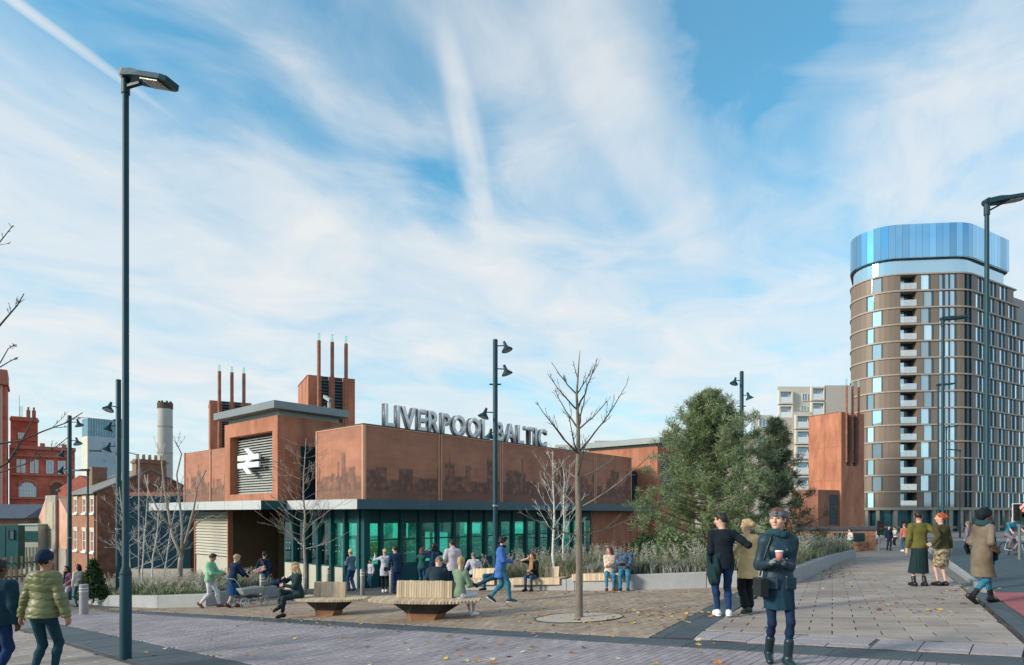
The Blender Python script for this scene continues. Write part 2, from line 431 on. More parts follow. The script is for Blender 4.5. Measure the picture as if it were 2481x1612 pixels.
def pave(name, poly, ang, L, W, gap, material, stagger=0.5, most=300, top=0.0, ymax=60, piece='paver', base=True):
    """lay pavers with their long side along ang inside a convex polygon (world xy)"""
    ar = sum(poly[i][0] * poly[(i + 1) % len(poly)][1] - poly[(i + 1) % len(poly)][0] * poly[i][1] for i in range(len(poly)))
    if ar < 0: poly = poly[::-1]
    sheet = MB(); zt = lambda x, y: zg(x, y) + top
    sheet.prism(poly, lambda x, y: zt(x, y) - 0.10, lambda x, y: zt(x, y) - 0.012)
    root = tag(sheet.build(name, JOINT), kind='structure')
    c, s = math.cos(ang), math.sin(ang)
    loc = [(x * c + y * s, -x * s + y * c) for x, y in poly]
    u0, u1 = min(p[0] for p in loc), max(p[0] for p in loc); v0, v1 = min(p[1] for p in loc), max(p[1] for p in loc)
    items = []
    j = 0; v = math.floor(v0 / W) * W
    while v < v1:
        u = math.floor(u0 / L) * L - L * ((j * stagger) % 1.0)
        while u < u1:
            r = [(u + gap / 2, v + gap / 2), (u + L - gap / 2, v + gap / 2), (u + L - gap / 2, v + W - gap / 2), (u + gap / 2, v + W - gap / 2)]
            wr = [(a * c - b * s, a * s + b * c) for a, b in r]
            cl = clip_poly(wr, poly)
            if len(cl) >= 3:
                a = parea(cl); full = a > 0.97 * (L - gap) * (W - gap)
                if a > 0.12 * L * W:
                    x = sum(p[0] for p in cl) / len(cl); y = sum(p[1] for p in cl) / len(cl)
                    if 3.5 < y < ymax and abs(x / y) < 0.86:
                        pyb = HY + (CAMZ - zg(x, y)) / y * F
                        items.append((a / y ** 3 * (1 if pyb < 1622 else 0.0), full, cl, x, y))
            u += L
        v += W; j += 1
    items.sort(key=lambda q: -q[0])
    unit = MB(); paver_geo(unit, [(-(L - gap) / 2, -(W - gap) / 2), ((L - gap) / 2, -(W - gap) / 2), ((L - gap) / 2, (W - gap) / 2), (-(L - gap) / 2, (W - gap) / 2)])
    ume = unit.mesh(piece, material)
    rest = MB(); q0 = TILT @ Quaternion((0, 0, 1), ang)
    for i, (sc, full, cl, x, y) in enumerate(items):
        lift = RND.uniform(-0.002, 0.002)
        if i < most and sc > 0:
            if full:
                o = bpy.data.objects.new(piece, ume); o.location = (x, y, zt(x, y) + lift)
                o.rotation_mode = 'QUATERNION'; o.rotation_quaternion = q0
            else:
                m = MB(); paver_geo(m, [(px - x, py - y) for px, py in cl], zf=lambda a, b: GA * a + GB * b)
                o = bpy.data.objects.new(piece, m.mesh(piece, material)); o.location = (x, y, zt(x, y) + lift)
            link(o, root)
        else:
            paver_geo(rest, cl, zf=zt, lift=lift)
    if rest.f:
        o = rest.build('remaining_' + piece + 's', material, root); o['kind'] = 'stuff'
    return root

L1a, L1d = Vector((-13.5, 22.0)), Vector((0.7788, -0.6272))      # far edge of the long dark band
L1n = Vector((-0.6272, -0.7788))                                 # towards us
def l1(x): return 22.0 - 0.8053 * (x + 13.5)
B2a, B2b = Vector((-12.05, 17.06)), Vector((5.0, 0.46))
b2d = (B2b - B2a).normalized(); b2n = Vector((b2d.y, -b2d.x))
if b2n.y > 0: b2n = -b2n
aang = math.atan2(0.893, 0.45); bang = aang - PI / 2
pave('plaza_paving', [(2.05, 9.55), (6.75, 18.3), (9.0, 24), (2, 31), (-20, 31), (-19, 26.6), (-13.6, 22.15)], math.radians(39), 0.26, 0.13, 0.007, PV_PLAZA, ymax=23)
pave('walkway_paving', [(3.04, 10.06), (6.0, 7.42), (20.3, 31.05), (18.5, 37), (8.0, 19.0)], bang, 0.62, 0.42, 0.016, PV_SLAB, ymax=36)
pave('textured_strip_paving', [(2.64, 9.24), (5.5, 6.86), (5.97, 7.40), (3.03, 10.03)], math.radians(51), 0.62, 0.5, 0.012, PV_STRIP, piece='slab')
pave('forecourt_paving', [(-13.9, 21.55), (6.1, 5.45), (4.5, 3.6), (1.55, 3.85), (-3.55, 8.82), (-12.03, 17.08), (-15.2, 20.2)], math.radians(51), 0.32, 0.105, 0.007, PV_LILAC)
pave('corner_paving', [(-12.8, 16.4), (-4.3, 8.1), (-0.3, 4.2), (-6, 4.2), (-13, 10), (-15, 15)], math.radians(51), 0.6, 0.3, 0.010, PV_SLAB, piece='slab')
def band(name, a, b, nrm, w, length):
    d = (b - a).normalized()
    q = [a, b, b + nrm * w, a + nrm * w]
    return pave(name, [(p.x, p.y) for p in q], math.atan2(d.y, d.x), length, w + 0.001, 0.006, PV_BAND, stagger=0, piece='slab')
P = L1a + L1d * 25.3
band('long_paving_band', L1a, P, L1n, 0.55, 0.9)
band('broad_paving_band', B2a, B2b, b2n, 0.98, 0.9)
c3 = Vector((2.06, 9.52)); d3 = Vector((0.472, 0.8816))
band('short_paving_band', c3 + d3 * 0.1, c3 + d3 * 10.1, Vector((0.8816, -0.472)), 0.62, 0.9)

# road on the right, its kerb, markings and the red tactile paving
RA, RB = Vector((5.63, 6.14)), Vector((25.3, 38.6))
RD = (RB - RA).normalized(); RN = Vector((RD.y, -RD.x))
def rp(s, o): q = RA + RD * s + RN * o; return (q.x, q.y)
m = MB(); m.prism([rp(8.75, 0.16), rp(60, 0.16), rp(60, 14), rp(8.75, 14)], lambda x, y: zg(x, y) - 0.30, lambda x, y: zg(x, y) - 0.045)
road = tag(m.build('road', ASPH), kind='structure')
kb = tag(MB().prism([rp(8.7, 0.0), rp(60, 0.0), rp(60, 0.145), rp(8.7, 0.145)], lambda x, y: zg(x, y) - 0.25, lambda x, y: zg(x, y) + 0.004).build('road_kerb', CONC), kind='structure')
PAINT = mat('road_paint', (0.62, 0.64, 0.64), 0.7, var=0.15, scale=12)
for s0, o0, ln in ((11.2, 4.2, 1.6), (16.0, 4.2, 1.6), (21, 4.2, 1.6), (26, 4.2, 1.8), (31, 4.2, 1.8), (10.0, 2.4, 1.2)):
    q = [rp(s0, o0), rp(s0 + ln, o0), rp(s0 + ln, o0 + 0.14), rp(s0, o0 + 0.14)]
    o = MB().prism(q, lambda x, y: zg(x, y) - 0.05, lambda x, y: zg(x, y) - 0.040).build('road_marking', PAINT, road)
RED = mat('red_tactile_paving', (0.30, 0.085, 0.10), 0.8, var=0.12, scale=8, rand=0.07, bump=0.3, bscale=60)
pave('tactile_paving', [rp(1.2, 0.02), rp(8.6, 0.02), rp(8.6, 4.4), rp(1.2, 4.4)], math.atan2(RD.y, RD.x), 0.42, 0.42, 0.010, RED, stagger=0, piece='tactile_slab', top=0.002)
band('edge_paving_band', Vector(rp(0.6, -0.262)), Vector(rp(8.65, -0.262)), RN, 0.26, 0.9)
# far street to the left
m = MB(); m.prism([(-26, 33), (-90, 60), (-90, 40), (-30, 20), (-19.5, 22)], lambda x, y: zg(x, y) - 0.3, lambda x, y: zg(x, y) - 0.04)
tag(m.build('side_street', mat('grey_street', (0.13, 0.135, 0.145), 0.85, var=0.15, scale=1.5)), kind='structure')
# ================================================================ the station
UA = math.radians(49.2)
UV = Vector((math.cos(UA), math.sin(UA), 0)); VV = Vector((-math.sin(UA), math.cos(UA), 0))
SO = Vector((-6.72, 28.8, CAMZ))
st = empty('station_building', SO, UA)       # local x: along the long front, local y: along the entrance side, z from eye level
tag(st, 'low station building clad in rust brown steel above a glazed teal ground floor', 'station')
BASE = -4.6

def print_panel(w, h, seed, along):
    """rust steel sheet perforated with a skyline picture; returns mesh in local (s, z)"""
    r = np.random.RandomState(seed)
    nx_, nz_ = int(w / 0.055), int(h / 0.055)
    xs = np.linspace(0, w, nx_ + 1); zs = np.linspace(0, h, nz_ + 1)
    hx = np.full(nx_ + 1, 0.32); tone = np.ones(nx_ + 1)
    x = 0.0
    while x < w:
        bw = r.uniform(0.25, 0.9); bh = r.choice([r.uniform(.28, .42), r.uniform(.42, .58), r.uniform(.56, .72)], p=[.48, .34, .18])
        sel = (xs >= x) & (xs < x + bw); hx[sel] = bh; tone[sel] = r.uniform(.75, 1.15)
        if r.rand() < 0.22:
            mid = x + bw / 2; hx[np.abs(xs - mid) < 0.07] = bh + r.uniform(.1, .24)
        x += bw
    X, Z = np.meshgrid(xs, zs); zz = Z / h
    HX = hx[None, :]
    def fbm(a, b, sd):
        rr = np.random.RandomState(sd); out = 0
        for o in range(4):
            gsz = (int(a * 2 ** o) + 2, int(b * 2 ** o) + 2)
            gg = rr.rand(gsz[1], gsz[0])
            ix = xs / w * (gsz[0] - 1.001); iz = zs / h * (gsz[1] - 1.001)
            i0 = ix.astype(int); j0 = iz.astype(int); fx = ix - i0; fz = iz - j0
            v = (gg[j0][:, i0] * (1 - fx) + gg[j0][:, i0 + 1] * fx) * (1 - fz)[:, None] + (gg[j0 + 1][:, i0] * (1 - fx) + gg[j0 + 1][:, i0 + 1] * fx) * fz[:, None]
            out = out + v * 0.5 ** o
        return out / 1.875
    n_a = fbm(6, 5, seed + 1); n_b = fbm(w * 5, 14, seed + 2); n_c = fbm(4, 22, seed + 3)
    body = np.clip((HX - zz) / 0.018, 0, 1) * np.clip(0.62 + 1.7 * (n_b - .45), 0.15, 1.0) * tone[None, :]
    water = (zz < 0.15) * (0.55 + 0.5 * (n_c - .5))
    d = np.maximum(body * (zz >= 0.13), water)
    d = d * 1.30 + (0.06 + 0.60 * (n_c - 0.5)) * (zz > HX) + 0.14 * (zz > .82)
    d = np.clip(d + 0.18 * (n_a - .5), 0, 1)
    verts = [(float(a), 0.0, float(b)) for b in zs for a in xs]
    k = nx_ + 1
    faces = [(j * k + i, j * k + i + 1, (j + 1) * k + i + 1, (j + 1) * k + i) for j in range(nz_) for i in range(nx_)]
    me = bpy.data.meshes.new('printed_panel'); me.from_pydata(verts, [], faces)
    at_ = me.color_attributes.new('print', 'FLOAT_COLOR', 'POINT')
    colr = np.ones((len(verts), 4), np.float32); colr[:, :3] = d.reshape(-1, 1)
    at_.data.foreach_set('color', colr.ravel())
    me.materials.append(PRINT)
    return me
def make_print_mat():
    m = bpy.data.materials.new('perforated_corten_print'); m.use_nodes = True
    t = m.node_tree; b = t.nodes['Principled BSDF']; b.inputs['Roughness'].default_value = 0.7
    ca = N(t, 'ShaderNodeVertexColor', layer_name='print')
    geo = N(t, 'ShaderNodeNewGeometry')
    nz = N(t, 'ShaderNodeTexNoise'); nz.inputs['Scale'].default_value = 1.1; nz.inputs['Detail'].default_value = 6
    t.links.new(geo.outputs['Position'], nz.inputs['Vector'])
    base = mixc(t, ramp(t, nz.outputs[0], [(.3, (0, 0, 0)), (.7, (1, 1, 1))]), (0.38, 0.150, 0.088), (0.48, 0.205, 0.128))
    vo = N(t, 'ShaderNodeTexVoronoi'); vo.inputs['Scale'].default_value = 26.0; vo.inputs['Randomness'].default_value = 0.15
    t.links.new(geo.outputs['Position'], vo.inputs['Vector'])
    hole = ramp(t, vo.outputs['Distance'], [(.18, (1, 1, 1)), (.36, (0, 0, 0))])
    dk = math_n(t, 'MULTIPLY', ca.outputs['Color'], math_n(t, 'ADD', 0.80, math_n(t, 'MULTIPLY', hole, 0.30)))
    dk = math_n(t, 'ADD', dk, math_n(t, 'MULTIPLY', hole, 0.10), True)
    t.links.new(mixc(t, dk, base, (0.105, 0.058, 0.047)), b.inputs['Base Color'])
    bp = N(t, 'ShaderNodeBump'); bp.inputs['Strength'].default_value = 0.35; bp.inputs['Distance'].default_value = 0.02; bp.invert = True
    t.links.new(hole, bp.inputs['Height']); t.links.new(bp.outputs[0], b.inputs['Normal'])
    return m
PRINT = make_print_mat()

# --- upper rust steel box
MB().box(0.06, 23.7, 0.06, 3.85, 0.55, 4.03).build('upper_box', DARK, st)
MB().box(1.5, 23.0, 3.8, 13.0, 0.5, 3.95).build('hall_block', CORTEN_D, st)
EDGE = mat('corten_edge_trim', (0.60, 0.31, 0.205), 0.65, var=0.1, scale=2)
xs5 = [0.0, 4.67, 9.35, 14.05, 18.9, 23.75]
for i in range(5):
    w = xs5[i + 1] - xs5[i] - 0.10
    p = me_obj('printed_panel', print_panel(w, 3.40, 20 + i, 'x'), st, (xs5[i] + 0.05, -0.004, 0.66))
    t_ = MB()
    t_.box(xs5[i] + (0.045 if i else 0.0), xs5[i] + 0.12, -0.035, 0.05, 0.66, 4.06); t_.box(xs5[i + 1] - 0.12, xs5[i + 1] - 0.045, -0.035, 0.05, 0.66, 4.06)
    t_.box(xs5[i] + 0.12, xs5[i + 1] - 0.12, -0.028, 0.05, 4.0, 4.055)
    t_.build('panel_frame', EDGE, p).location = (-xs5[i] - 0.05, 0.004, -0.66)
p = me_obj('printed_panel', print_panel(3.7, 3.40, 41, 'y'), st, (-0.004, 3.80, 0.66), (0, 0, -PI / 2))
t_ = MB(); t_.box(-0.035, 0.05, 0.012, 0.11, 0.66, 4.06); t_.box(-0.035, 0.05, 3.77, 3.865, 0.66, 4.06); t_.box(-0.028, 0.05, 0.11, 3.77, 4.0, 4.055)
t_.build('panel_frame', EDGE, st)
MB().box(-0.05, 23.8, -0.05, 3.9, 4.06, 4.10).build('coping', DARK, st)

def louvres(name, parent, o, along, up, n_out, length, z0, z1, pitch, mat_slat, mat_back, tilt=0.55, depth=0.12, back=0.16):
    """individual horizontal blades in front of a dark backing. along/out in the parent's xy"""
    al, no = Vector(along), Vector(n_out)
    b = MB(); b.fbox(Vector(o) - no * back + Vector((0, 0, z0)), al * length, no * 0.02, Vector((0, 0, z1 - z0)))
    root = b.build(name, mat_back, parent)
    n = int((z1 - z0) / pitch)
    u = MB(); d = no * depth * math.cos(tilt) ; dz = -depth * math.sin(tilt)
    th = 0.022
    u.fbox(Vector((0, 0, 0)), al * length, d + Vector((0, 0, dz)), Vector((0, 0, th)))
    me = u.mesh('slat', mat_slat)
    for i in range(n):
        q = Vector(o) - no * depth * 0.8 + Vector((0, 0, z0 + (i + 0.8) * pitch))
        me_obj('slat', me, root, q)
    return root

# --- sign box with the rail emblem
sx, sy0, sy1, szt = -1.39, 5.05, 10.65, 4.82
s = MB()
s.box(sx + 0.55, 2.3, sy0, sy1, 0.5, szt)                       # body behind the reveal
s.box(sx, sx + 0.55, sy0, sy0 + 0.50, 0.5, szt); s.box(sx, sx + 0.55, sy1 - 0.62, sy1, 0.5, szt)
s.box(sx, sx + 0.55, sy0 + 0.50, sy1 - 0.62, 0.5, 1.02); s.box(sx, sx + 0.55, sy0 + 0.50, sy1 - 0.62, 4.10, szt)
s.build('sign_box', CORTEN, st)
PALE = mat('pale_zinc_louvre', (0.50, 0.52, 0.49), 0.5, 0.1, var=0.05)
louvres('sign_louvre', st, (sx + 0.40, sy0 + 0.51, 0), (0, 1, 0), None, (-1, 0, 0), sy1 - sy0 - 1.14, 1.03, 4.09, 0.135, PALE, DARK, depth=0.16)
s = MB(); s.box(sx + 0.15, 2.2, sy0 + 0.15, sy1 - 0.15, szt, 5.08); s.build('roof_neck', mat('pale_green_soffit', (0.36, 0.42, 0.38), 0.6), st)
s = MB(); s.box(sx - 0.42, 2.45, sy0 - 0.42, sy1 + 0.42, 5.08, 5.46); bevel(s.build('roof_slab', ZINC, st), 0.015)
louvres('side_louvre', st, (sx + 1.25, sy0 - 0.03, 0), (1, 0, 0), None, (0, -1, 0), 2.3, 0.6, 3.42, 0.14, TEAL, DARK, depth=0.08, back=0.02)
# emblem: two bars and a zigzag
def stroke(mb, p, q, w, d):
    p, q = Vector(p), Vector(q)
    t = (q - p).normalized(); nn = Vector((-t.y, t.x)) * w / 2
    pts = [p + nn, q + nn, q - nn, p - nn]
    mb.add([(-d, -a.x, a.y) for a in pts] + [(0, -a.x, a.y) for a in pts], [(0, 1, 2, 3), (7, 6, 5, 4), (0, 4, 5, 1), (1, 5, 6, 2), (2, 6, 7, 3), (3, 7, 4, 0)])
e = MB()
hw, hh = 1.12, 0.66
stroke(e, (-hw, 0.20), (hw, 0.20), 0.27, 0.10); stroke(e, (-hw, -0.20), (hw, -0.20), 0.27, 0.10)
def para(mb, x0, z0, x1, z1, w, d):
    pts = [(x0 - w, z0), (x0 + w, z0), (x1 + w, z1), (x1 - w, z1)]
    mb.add([(-d, -a, b) for a, b in pts] + [(0, -a, b) for a, b in pts], [(0, 1, 2, 3), (7, 6, 5, 4), (0, 4, 5, 1), (1, 5, 6, 2), (2, 6, 7, 3), (3, 7, 4, 0)])
para(e, -0.16, hh, 0.52, 0.20, 0.24, 0.103); para(e, 0.52, 0.26, -0.52, -0.26, 0.24, 0.106); para(e, -0.52, -0.20, 0.16, -hh, 0.24, 0.103)
e.build('rail_emblem', WHITE, st, loc=(sx + 0.05, 7.95, 2.72))
e = MB(); e.box(0, 0.42, -0.8, -0.76, 0.10, 0.14); e.box(0, 0.42, 0.76, 0.8, -0.14, -0.10)
e.build('emblem_bracket', DARK, st, loc=(sx + 0.05, 7.95, 2.72))

# --- wing beyond the sign box
MB().box(-0.44, 6.0, 10.66, 18.0, 0.5, 3.83).build('wing_block', CORTEN_D, st)
for y0, y1, sdn in ((10.70, 14.28, 51), (14.36, 17.95, 52)):
    me_obj('printed_panel', print_panel(y1 - y0, 3.1, sdn, 'y'), st, (-0.50, y1, 0.68), (0, 0, -PI / 2))
t_ = MB(); t_.box(-0.56, -0.445, 14.282, 14.358, 0.66, 3.84); t_.box(-0.56, -0.445, 17.952, 18.05, 0.66, 3.84); t_.build('panel_frame', EDGE, st)
# --- right-hand end block
MB().box(25.15, 31.5, -1.36, 5.0, BASE, 4.98).build('end_block', CORTEN, st)
s = MB(); s.box(25.3, 31.3, -1.2, 4.8, 4.98, 5.18); s.build('roof_neck', MATS['pale_green_soffit'], st)
s = MB(); s.box(24.75, 31.9, -1.76, 5.4, 5.18, 5.62); bevel(s.build('roof_slab', ZINC, st), 0.015)
louvres('end_louvre', st, (25.7, -1.38, 0), (1, 0, 0), None, (0, -1, 0), 5.2, 0.8, 4.4, 0.16, PALE, DARK, depth=0.10, back=0.02)
louvres('recess_louvre', st, (23.80, 0.30, 0), (1, 0, 0), None, (0, -1, 0), 1.33, 0.55, 3.1, 0.15, TEAL, DARK, depth=0.08, back=0.04)
MB().box(23.78, 25.14, 0.42, 3.6, BASE, 3.2).build('recess_wall', DARK, st)

# --- canopy
def canopy():
    pl = [(-1.2, -1.2), (25.1, -1.2), (25.1, 3.0), (6, 9), (6, 18.2), (-2.5, 18.2), (-2.5, 4.5), (-1.2, 4.5)]
    o = MB().prism(pl, 0.24, 0.60).build('canopy', TEAL2, st)
    f = MB()
    f.box(-1.23, 25.1, -1.235, -1.2, 0.20, 0.63, 1)
    f.box(-1.238, -1.203, -1.23, 4.46, 0.20, 0.632, 0)
    f.box(-2.535, -2.5, 4.5, 18.2, 0.20, 0.634, 0)
    f.box(-2.53, -1.24, 4.462, 4.498, 0.20, 0.63, 2)
    f.build('fascia', [mat('sunlit_zinc_fascia', (0.50, 0.52, 0.53), 0.5, 0.1, var=0.05, scale=0.8), mat('shaded_zinc_fascia', (0.055, 0.115, 0.145), 0.45, 0.1, var=0.06, scale=0.8), TEAL2], o)  # sun-facing sides coloured pale as lit, long front and return dark as shaded
    j = MB()
    for x in (3.0, 7.5, 12, 16.5, 21): j.box(x, x + 0.012, -1.2365, -1.23, 0.21, 0.62)
    for y in (1.2, 3.2): j.box(-1.2395, -1.237, y, y + 0.012, 0.21, 0.62)
    for y in (6.3, 8.2, 10.4, 13, 15.6): j.box(-2.5365, -2.53, y, y + 0.012, 0.21, 0.62)
    j.build('fascia_joint', DARK, o)
canopy()

# --- glazed ground floor
GL = glass('teal_glass', (0.26, 0.80, 0.74), 0.14, 0.02, (0.80, 0.95, 0.95))
fr = MB()
DOT = mat('white_manifestation_dot', (0.72, 0.80, 0.78), 0.6)
dots_me = MB()
for i in range(2):
    for k in range(3):
        dots_me.add([(math.cos(a) * 0.022 + 0.18 + 0.28 * k, 0, math.sin(a) * 0.022 - 0.28 * i) for a in [j * PI / 4 for j in range(8)]], [tuple(range(8))])
dots_mesh = dots_me.mesh('glass_dots', DOT)
ztop = -0.45
def front_bay(x0, x1):
    b = empty('glazed_bay'); b.parent = st; b.location = (x0, 0, 0)
    w = x1 - x0
    f = MB()
    f.box(-0.09, 0.09, -0.13, 0.06, BASE, 0.22)                         # fin
    f.box(0.09, w - 0.09, -0.05, 0.05, ztop, 0.22); f.box(0.09, w - 0.09, -0.05, 0.05, -1.25, -1.19)
    f.box(0.09, w - 0.09, -0.06, 0.06, BASE, -2.35)
    f.box(0.09, 0.13, -0.04, 0.04, -2.35, ztop); f.box(w - 0.13, w - 0.09, -0.04, 0.04, -2.35, ztop)
    f.build('frame', TEAL2, b)
    g_ = MB(); g_.box(0.13, w - 0.13, -0.006, 0.006, -1.19, ztop); g_.box(0.13, w - 0.13, -0.006, 0.006, -2.35, -1.25)
    p_ = g_.build('pane', GL, b)
    d_ = me_obj('glass_dots', dots_mesh, p_, (0.0, -0.012, -1.55)); d_['kind'] = 'stuff'
    u_ = MB()
    for q in range(5): u_.box(0.16, w - 0.16, -0.058, -0.048, -0.36 + q * 0.11, -0.32 + q * 0.11)
    u_.build('transom_louvre', DARK, b)
bx = [0.0] + [0.94 + 1.17 * i for i in range(16)]
for i in range(len(bx) - 1): front_bay(bx[i], bx[i + 1])
def side_bay(y0, y1):
    b = empty('glazed_bay'); b.parent = st; b.location = (0, y0, 0)
    w = y1 - y0
    f = MB()
    f.box(-0.20, 0.06, -0.075, 0.075, BASE, 0.22)
    f.box(-0.05, 0.05, 0.075, w - 0.075, ztop + 0.02, 0.22); f.box(-0.05, 0.05, 0.075, w - 0.075, -2.52, -2.46)
    f.build('frame', TEAL2, b)
    g_ = MB(); g_.box(-0.006, 0.006, 0.075, w - 0.075, -2.46, ztop + 0.02)
    p_ = g_.build('pane', GL, b)
    o = me_obj('glass_dots', dots_mesh, p_, (-0.012, w - 0.05, -1.5)); o.rotation_euler = (0, 0, -PI / 2); o['kind'] = 'stuff'
    MB().box(-0.03, 0.03, 0.075, w - 0.075, BASE, -2.52).build('plinth', CREAM, b)
for i in range(6): side_bay(0.16 + i * 1.115, 0.16 + (i + 1) * 1.115)
MB().box(-0.12, 0.20, -0.20, 0.16, BASE, 0.22).build('corner_post', TEAL2, st)
# interior: floor, back walls, unseen ceiling lights added to brighten it, ticket-hall panels
inn = empty('ticket_hall'); inn.parent = st
MB().box(0.3, 18.4, 0.3, 6.6, BASE, -3.42).build('hall_floor', mat('hall_floor', (0.30, 0.32, 0.30), 0.4), inn)
MB().box(0.4, 18.4, 3.2, 3.4, -3.42, 0.2).build('back_wall', mat('hall_wall', (0.18, 0.46, 0.42), 0.6, var=0.4, scale=0.9, col2=(0.46, 0.70, 0.62)), inn)
MB().box(6.0, 6.2, 0.4, 3.2, -3.42, 0.2).build('cross_wall', mat('hall_cross_wall', (0.10, 0.30, 0.29), 0.6, var=0.2, scale=0.8), inn)
MB().box(0.1, 18.5, 0.1, 6.7, 0.12, 0.19).build('hall_ceiling', mat('hall_ceiling', (0.25, 0.34, 0.33), 0.7), inn)
for x in (1.2, 3.2, 7.5, 9.6, 11.7, 14, 16.2):
    for y in (0.9, 2.2):
        MB().box(x, x + 1.3, y, y + 0.22, 0.06, 0.11).build('added_ceiling_light', emit('added_hall_light', (0.80, 1.0, 0.92), 7.0), inn)
PANEL = emit('lit_hall_panel', (0.50, 0.74, 0.64), 0.55)
for x0, x1, z0, z1 in ((0.9, 1.9, -1.1, -0.5), (1.0, 1.8, -2.9, -1.3), (2.4, 3.4, -2.6, -1.35), (2.3, 3.6, -1.15, -0.5), (4.2, 5.2, -1.3, -0.5), (7.4, 8.4, -1.4, -0.6), (9.6, 10.9, -1.2, -0.6), (12.2, 12.9, -2.4, -1.4), (14.2, 15.4, -1.3, -0.6)):
    MB().box(x0, x1, 3.13, 3.18, z0, z1).build('lit_panel', PANEL, inn)
for y0, y1 in ((0.8, 1.9), (2.2, 3.0)):
    MB().box(5.9, 5.96, y0, y1, -2.6, -1.0).build('lit_panel', PANEL, inn)
for x in (1.6, 3.9, 5.2, 7.8, 10.2, 12.6, 15.0, 17.2): MB().box(x, x + 0.24, 2.0, 2.24, -3.42, 0.12).build('hall_column', TEAL2, inn)
for i, x in enumerate(np.arange(8.2, 13.6, 0.85)): bevel(MB().box(x, x + 0.22, 1.5, 2.9, -3.42, -2.45).build('ticket_gate', mat('gate_grey', (0.42, 0.46, 0.46), 0.4), inn), 0.03)
for x, w_, m_ in ((2.6, 0.9, (0.55, 0.42, 0.10)), (14.6, 0.7, (0.50, 0.10, 0.08)), (16.3, 0.8, (0.62, 0.62, 0.58)), (4.5, 0.5, (0.62, 0.64, 0.60))): MB().box(x, x + w_, 3.06, 3.11, -2.3, -1.45).build('poster_board', mat('poster_%d' % int(x), m_, 0.5, var=0.5, scale=5), inn)
# --- recess with rust doors, then the cream louvred store
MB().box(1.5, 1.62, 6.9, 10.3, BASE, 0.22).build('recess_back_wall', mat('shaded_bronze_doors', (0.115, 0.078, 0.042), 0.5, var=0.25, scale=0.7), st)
d_ = MB(); d_.box(1.46, 1.5, 8.55, 8.59, BASE, 0.2); d_.box(1.46, 1.5, 6.9, 10.3, -1.62, -1.585); d_.build('door_joint', DARK, st)
MB().box(0.06, 1.5, 6.86, 6.98, BASE, 0.22).build('recess_side_wall', TEAL2, st)
MB().box(-1.10, 5.0, 10.36, 14.8, BASE, 0.22).build('store_block', TEAL2, st)
MB().box(-1.40, -1.12, 10.24, 10.35, BASE, 0.22).build('corten_fin', CORTEN, st)
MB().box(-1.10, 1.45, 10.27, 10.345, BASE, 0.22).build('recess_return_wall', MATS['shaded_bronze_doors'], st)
louvres('store_louvre', st, (-1.26, 10.36, 0), (0, 1, 0), None, (-1, 0, 0), 4.4, -2.35, 0.18, 0.165, CREAM, mat('louvre_gap', (0.10, 0.095, 0.075), 0.8), tilt=0.95, depth=0.15, back=0.13)
MB().box(-1.16, -1.10, 10.36, 14.76, BASE, -2.4).build('store_plinth', CREAM, st)
MB().box(-1.2, 5.0, 14.82, 15.0, BASE, 0.22).build('corten_fin', CORTEN_D, st)
MB().box(0.4, 6.0, 15.1, 18.0, BASE, 0.22).build('store_end_wall', DARK, st)
# right part of the long front: rust wall
MB().box(18.55, 25.1, -0.06, 0.4, BASE, 0.22).build('corten_front_wall', CORTEN, st)
d_ = MB()
for x in (20.2, 21.9, 23.5): d_.box(x, x + 0.02, -0.064, -0.05, BASE, 0.22)
d_.build('wall_joint', DARK, st)
# roof camera / loudhailer bracket behind the sign roof
rc = MB(); rc.box(1.7, 1.82, 5.4, 5.52, 5.46, 5.9); rc.fbox((1.55, 5.15, 5.86), (0.18, 0, 0), (0, 0.55, 0.28), (0, -0.05, 0.16)); rc.fbox((1.6, 5.6, 5.6), (0.1, 0, 0), (0, 0.3, -0.2), (0, 0.06, 0.1))
o = rc.build('roof_camera', STEEL, st)

